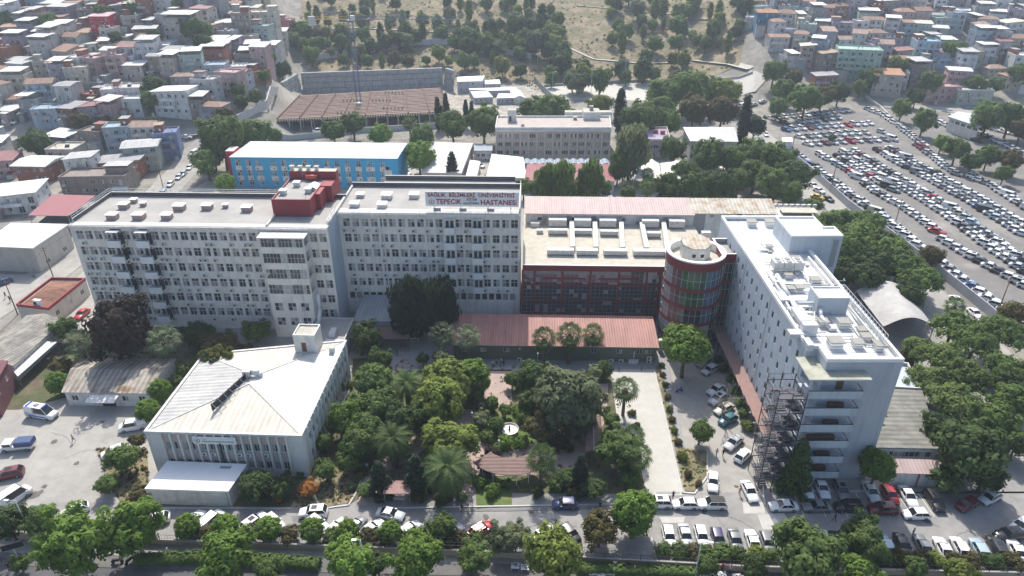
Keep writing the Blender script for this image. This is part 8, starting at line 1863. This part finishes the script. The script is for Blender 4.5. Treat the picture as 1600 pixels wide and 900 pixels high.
e = root('billboard', 'small tilted dark signboard on a post at the bottom left corner', 'sign', (*P(34, 884), .05), radians(25)); b = MB(); b.bar((0, 0, 0), (0, 0, 4.2), .07, 6); part('post', b, [ALU], e); b = MB(); b.box(-1.3, 1.3, -.1, .1, 3.6, 4.6); part('board', b, [DRK], e)
def upole(px, py, h, label, m=WOOD):
    x, y, g = G(px, py); e = root('utility_pole', label, 'pole', (x, y, g), .4); b = MB(); b.bar((0, 0, 0), (0, 0, h), .14, 7, 0, .09, True); part('pole', b, [m], e)
    b = MB(); b.bar((-.8, 0, h-.5), (.8, 0, h-.5), .06); b.bar((-.6, 0, h-1.1), (.6, 0, h-1.1), .05); part('crossarm', b, [m], e); return (x, y, g+h-.5)
p1 = upole(1297, 300, 12, 'dark utility pole beside the long grey wall, farther one'); p2 = upole(1397, 355, 9, 'slim dark pole in the car park behind the grey wall'); p3 = upole(1552, 505, 12, 'dark utility pole at the end of the long grey wall')
p4 = upole(84, 435, 9, 'dark utility pole behind the tiled roof building'); p5 = upole(28, 492, 9, 'dark utility pole left of the tiled roof building'); p6 = upole(255, 293, 9, 'dark utility pole on the side street'); upole(1222, 205, 8, 'thin pole at the far corner of the car park'); upole(1238, 232, 8, 'thin pole at the car park gate')
def wire(a, c, lab, sag=1.2, n=10):
    e = MB(); pts = [(lerp(a[0], c[0], i/n), lerp(a[1], c[1], i/n), lerp(a[2], c[2], i/n)-sag*sin(pi*i/n)) for i in range(n+1)]; o = pts[0]; e.path([(x-o[0], y-o[1], z-o[2]) for x, y, z in pts], .03, 3); ob = link('overhead_wire', e.mesh('overhead_wire', [STEEL]), None, o); tag(ob, lab, 'wire')
wire(p4, p5, 'overhead wire between the two poles by the tiled roof building'); wire(p1, p3, 'overhead wire along the long grey car park wall', 2); wire(p6, p4, 'overhead wires running down the side street', 2)
wa, wc = (*P(400, 868), 6.5), (*P(1085, 905), 6.9)
wire(wa, wc, 'upper overhead wire along the bottom street', .8); wire((wa[0], wa[1], 5.6), (wc[0], wc[1], 6.0), 'lower overhead wire along the bottom street', .8)
# ---- garden furniture
fx, fy = P(796, 678, 0); f_ = root('round_fountain', 'round white basin with a dark figure in the middle of the garden', 'fountain', (fx, fy, 0), 0)
b = MB(); b.grid([[(r*cos(2*pi*k/28), r*sin(2*pi*k/28), z) for k in range(28)] for r, z in ((1.55, .05), (1.6, 1.0), (1.75, 1.25), (1.6, 1.25), (1.45, .95))], 0, True, True); part('basin', b, [PNKW], f_)
b = MB(); b.poly([(1.46*cos(2*pi*k/28), 1.46*sin(2*pi*k/28), .96) for k in range(28)]); part('basin_floor', b, [WHT], f_)
b = MB(); b.grid([[(r*cos(2*pi*k/8)*.8, r*sin(2*pi*k/8), z) for k in range(8)] for r, z in ((.28, .96), (.16, 1.2), (.24, 1.45), (.1, 1.7), (.16, 1.85), (.02, 2.0))], 0, True, True); part('statuette', b, [STEEL], f_)
# arc pergola
ax_, ay_ = P(798, 722, 2.6); pg = root('curved_pergola', 'curved brown canopy on thin white posts over the garden entrance plaza', 'canopy', (ax_, ay_, 0), 0)
b = MB(); n = 14; R0, R1 = 4.4, 8.2; cyy = 5.0
def arc(r, t, z): an = lerp(radians(-140), radians(-40), t); return (r*cos(an), cyy+r*sin(an), z)
b.grid([[arc(R1, i/n, 2.75) for i in range(n+1)], [arc(R0, i/n, 2.95) for i in range(n+1)]], 0); b.grid([[arc(R1, i/n, 2.6) for i in range(n+1)], [arc(R1, i/n, 2.75) for i in range(n+1)]], 1); b.grid([[arc(R1-.02, i/n, 2.62) for i in range(n+1)], [arc(R0, i/n, 2.8) for i in range(n+1)]], 1); part('canopy', b, [BRN, PNKW], pg)
for i in range(0, n+1, 2): b = MB(); b.bar(arc(R1-.2, i/n, 0), arc(R1-.2, i/n, 2.65), .06); part('post', b, [WHT], pg)
b = MB(); q4 = [P(786, 716), P(808, 716), P(817, 727), P(790, 729)]; b.poly([(x, y, .12) for x, y in q4]); struct('plaza_slab', b, [PALE])
# long brown pergola
lp = [P(905, 720, 3.0), P(940, 720, 3.0), P(932, 600, 3.0), P(916, 600, 3.0)]; lp = [P(915, 705, 3.0), P(941, 705, 3.0), P(936, 603, 3.0), P(915, 602, 3.0)]
c = cen(lp); q = [(x-c[0], y-c[1]) for x, y in lp]; e = root('long_pergola', 'long brown ridged canopy running beside the garden hedge', 'canopy', (*c, 0), 0); b = MB()
ml = [(lerp(q[0][0], q[1][0], .5), lerp(q[0][1], q[1][1], .5)), (lerp(q[3][0], q[2][0], .5), lerp(q[3][1], q[2][1], .5))]
b.poly([(*q[0], 2.8), (*ml[0], 3.3), (*ml[1], 3.3), (*q[3], 2.8)]); b.poly([(*ml[0], 3.3), (*q[1], 2.8), (*q[2], 2.8), (*ml[1], 3.3)]); b.poly([(*t, 2.74) for t in q[::-1]]); part('roof', b, [BRN], e)
b = MB(); b.bar((*ml[0], 3.33), (*ml[1], 3.33), .09); part('ridge_cap', b, [PNKW], e)
for t in (0, .25, .5, .75, 1):
    for k, j in ((0, 3), (1, 2)): b = MB(); x, y = lerp(q[k][0], q[j][0], t), lerp(q[k][1], q[j][1], t); b.bar((x*.95, y*.98, 0), (x*.95, y*.98, 2.8), .07); part('post', b, [STEEL], e)
b = MB(); b.box(-.3, .3, -2, 2, .4, .46) ; b.box(-.28, .28, -1.9, -1.7, 0, .4); b.box(-.28, .28, 1.7, 1.9, 0, .4); part('bench', b, [WOOD], e)
e = root('garden_shelter', 'small red brown roofed shelter between the two dark firs', 'shelter', (*P(622, 788), 0), 0); b = MB(); b.box(-2.2, 2.2, -.3, 2.6, 2.5, 2.65, 0); part('roof', b, [mat('dull_red_brown_roof', (.30, .19, .17), .85, .15, 1)], e)
for x, y in ((-2, -.1), (2, -.1), (-2, 2.4), (2, 2.4)): b = MB(); b.bar((x, y, 0), (x, y, 2.5), .07); part('post', b, [FRG], e)
b = MB(); b.box(-1.0, 1.0, .4, 1.4, .7, .78); b.box(-.8, -.7, .5, 1.3, 0, .7); b.box(.7, .8, .5, 1.3, 0, .7); part('table', b, [WHD], e)
for i, (px, py) in enumerate([(738, 664), (745, 690), (780, 708), (840, 570), (915, 560), (957, 562), (812, 562)]):
    e = root('garden_lamp', 'x', 'lamp', (*P(px, py), .05), 0, 'white globe lamps in the garden'); b = MB(); b.bar((0, 0, 0), (0, 0, 2.6), .05, 6); part('pole', b, [WHT], e); b = MB(); b.grid([[(.22*cos(a)*cos(2*pi*k/8), .22*cos(a)*sin(2*pi*k/8), 2.75+.22*sin(a)) for k in range(8)] for a in (-1.5, -.8, 0, .8, 1.5)], 0, True, True); part('globe', b, [WHT], e); reg(e, 'white globe lamp on a thin post', 'in the front garden', px, py)
for px, py in ((967, 580), (1002, 579)):
    e = root('bollard', 'short dark bollard at the top of the driveway, %s one' % ('left' if px < 990 else 'right'), 'bollard', (*P(px, py), .08), 0); b = MB(); b.bar((0, 0, 0), (0, 0, .8), .1, 8, 0, .08, True); b.bar((0, 0, .8), (0, 0, .9), .12, 8, 0, .03); part('post', b, [STEEL], e)
e = root('scooter', 'blue scooter parked in the tree shade by the footpath', 'scooter', (*P(1061, 611, .3), .06), .3); b = MB(); b.box(-.5, .3, -.14, .14, .35, .7); b.box(.3, .45, -.2, .2, .3, 1.0); b.bar((.4, 0, .3), (.55, 0, 1.05), .04); b.bar((.5, -.3, 1.05), (.5, .3, 1.05), .025); part('body', b, [mat('scooter_blue', (.04, .1, .4), .4, 0)], e)
for x in (-.5, .62): b = MB(); b.bar((x, -.05, .25), (x, .05, .25), .25, 10); part('wheel', b, [TYRE], e)
e = root('utility_cabinet', 'white cylinder cabinet at the corner of the red sheet roof', 'cabinet', (*P(1031, 548), .05), 0); b = MB(); b.bar((0, 0, 0), (0, 0, 2.6), .55, 12, 0, .55, True); b.bar((0, 0, 2.6), (0, 0, 2.75), .62, 12, 0); part('body', b, [WHD], e)
e = root('red_machine', 'small red pump on wheels in front of the clinic shrubs', 'machine', (*P(437, 786), .08), 0); b = MB(); b.bar((-.4, 0, .5), (.4, 0, .5), .3, 8); b.bar((-.9, 0, .2), (-.9, 0, 1.4), .05); b.bar((-.9, 0, .9), (.4, 0, .9), .05); part('body', b, [mat('pump_red', (.5, .03, .03), .5, 0)], e); b = MB(); b.bar((.3, -.35, .2), (.3, .35, .2), .2, 8); part('wheel', b, [TYRE], e)
for i, (px, py, lab) in enumerate([(1357, 760, 'white leaning notice board by the pine trunk'),]):
    e = root('notice_board', lab, 'sign', (*P(px, py-8), .05), .5); b = MB(); b.box(-.6, .6, -.05, .05, .4, 1.9); b.bar((-.5, 0, 0), (-.5, 0, .4), .04); b.bar((.5, 0, 0), (.5, 0, .4), .04); part('board', b, [WHD], e)
e = root('road_ramp', 'white speed ramp strip at the mouth of the driveway', 'speed ramp', (*P(1044, 770), .1), 0); b = MB(); b.box(-1.9, 1.9, -.18, .18, 0, .07); part('strip', b, [CONC], e)
# street market on the pavement
mk = random.Random(6); gd = [('white', (.6, .6, .62)), ('pale blue', (.35, .42, .55)), ('grey', (.2, .2, .22)), ('pink', (.5, .2, .28)), ('dark blue', (.03, .05, .15)), ('white', (.65, .65, .66)), ('brown', (.15, .1, .08))]
for cx, cy in [(925, 886), (938, 888), (952, 886), (1100, 889), (1112, 892), (1124, 889), (1148, 893), (1158, 896), (805, 876), (820, 878)]:
    n_, c_ = gd[mk.randrange(len(gd))]; x, y = P(cx, cy-2, .5); e = root('market_stall', 'x', 'stall', (x, y-1.2, .08), mk.uniform(-.2, .2), 'low market tables along the roadside wall'); b = MB(); b.box(-.6, .6, -.5, .5, .5, .56)
    for sx in (-.5, .5):
        for sy in (-.4, .4): b.bar((sx, sy, 0), (sx, sy, .5), .03)
    part('table', b, [WHD], e); b = MB()
    for k in range(14): u, v = mk.uniform(-.5, .45), mk.uniform(-.4, .35); b.box(u, u+mk.uniform(.1, .25), v, v+mk.uniform(.1, .2), .57+k*.004, .6+k*.004+mk.uniform(0, .12), k % 3)
    part('goods', b, [CLOTH, WHD, mat('dark_goods', (.05, .05, .08), .9, .2)], e, c_); reg(e, 'low table of '+n_+' goods', 'before the roadside wall', cx, cy)
for i, (px, py) in enumerate([(183, 877), (203, 876), (212, 872), (1128, 884)]):
    e = root('motorbike', 'x', 'motorbike', (*P(px, py, .4), .08), .1+i); b = MB(); b.box(-.6, .3, -.12, .12, .4, .85); b.bar((.3, 0, .4), (.6, 0, 1.0), .05); b.bar((.55, -.3, 1.0), (.55, .3, 1.0), .03); part('body', b, [TRIMB if i != 3 else mat('pump_red', (.5, .03, .03))], e)
    for x in (-.6, .65): b = MB(); b.bar((x, -.06, .28), (x, .06, .28), .28, 10); part('wheel', b, [TYRE], e)
    reg(e, 'parked motorbike', 'along the bottom street', px, py)
# vehicles' car park booth
e, _ = bld('ticket_booth', 'small white booth behind the far end of the long grey wall', 'booth', [(1222, 222), (1238, 222), (1237, 216), (1222, 216)], 2.8, WHD, 'flat', rm=WHT, over=.1)
e, _ = bld('hut_on_stilts', 'white upstairs cabin on columns with a blue roof among the far parked cars', 'building', [(1484, 183), (1530, 198), (1530, 181), (1498, 176)], 6.0, WHD, 'flat', rm=mat('pale_blue_roof', (.50, .58, .64), .6, .1), over=.6, wins=((0, 5, (4.0,), 2.2, 1.2), (1, 2, (4.0,), 1.6, 1.2)))

# ================================================================ haze in the air
hb = MB(); hb.box(-960, 960, -260, 1260, -6, 97); hz = link('haze', hb.mesh('haze', [])); hz['kind'] = 'stuff'
hm = bpy.data.materials.new('haze'); hm.use_nodes = True; hn = hm.node_tree; hn.nodes.remove(hn.nodes['Principled BSDF'])
hv_ = hn.nodes.new('ShaderNodeVolumePrincipled'); hv_.inputs['Color'].default_value = (.74, .85, .98, 1); hv_.inputs['Density'].default_value = .00027; hv_.inputs['Anisotropy'].default_value = .3
hn.links.new(hv_.outputs[0], hn.nodes['Material Output'].inputs['Volume']); hz.data.materials.append(hm)
finish_labels()
for o in COL.objects:
    if '_h' in o: del o['_h']
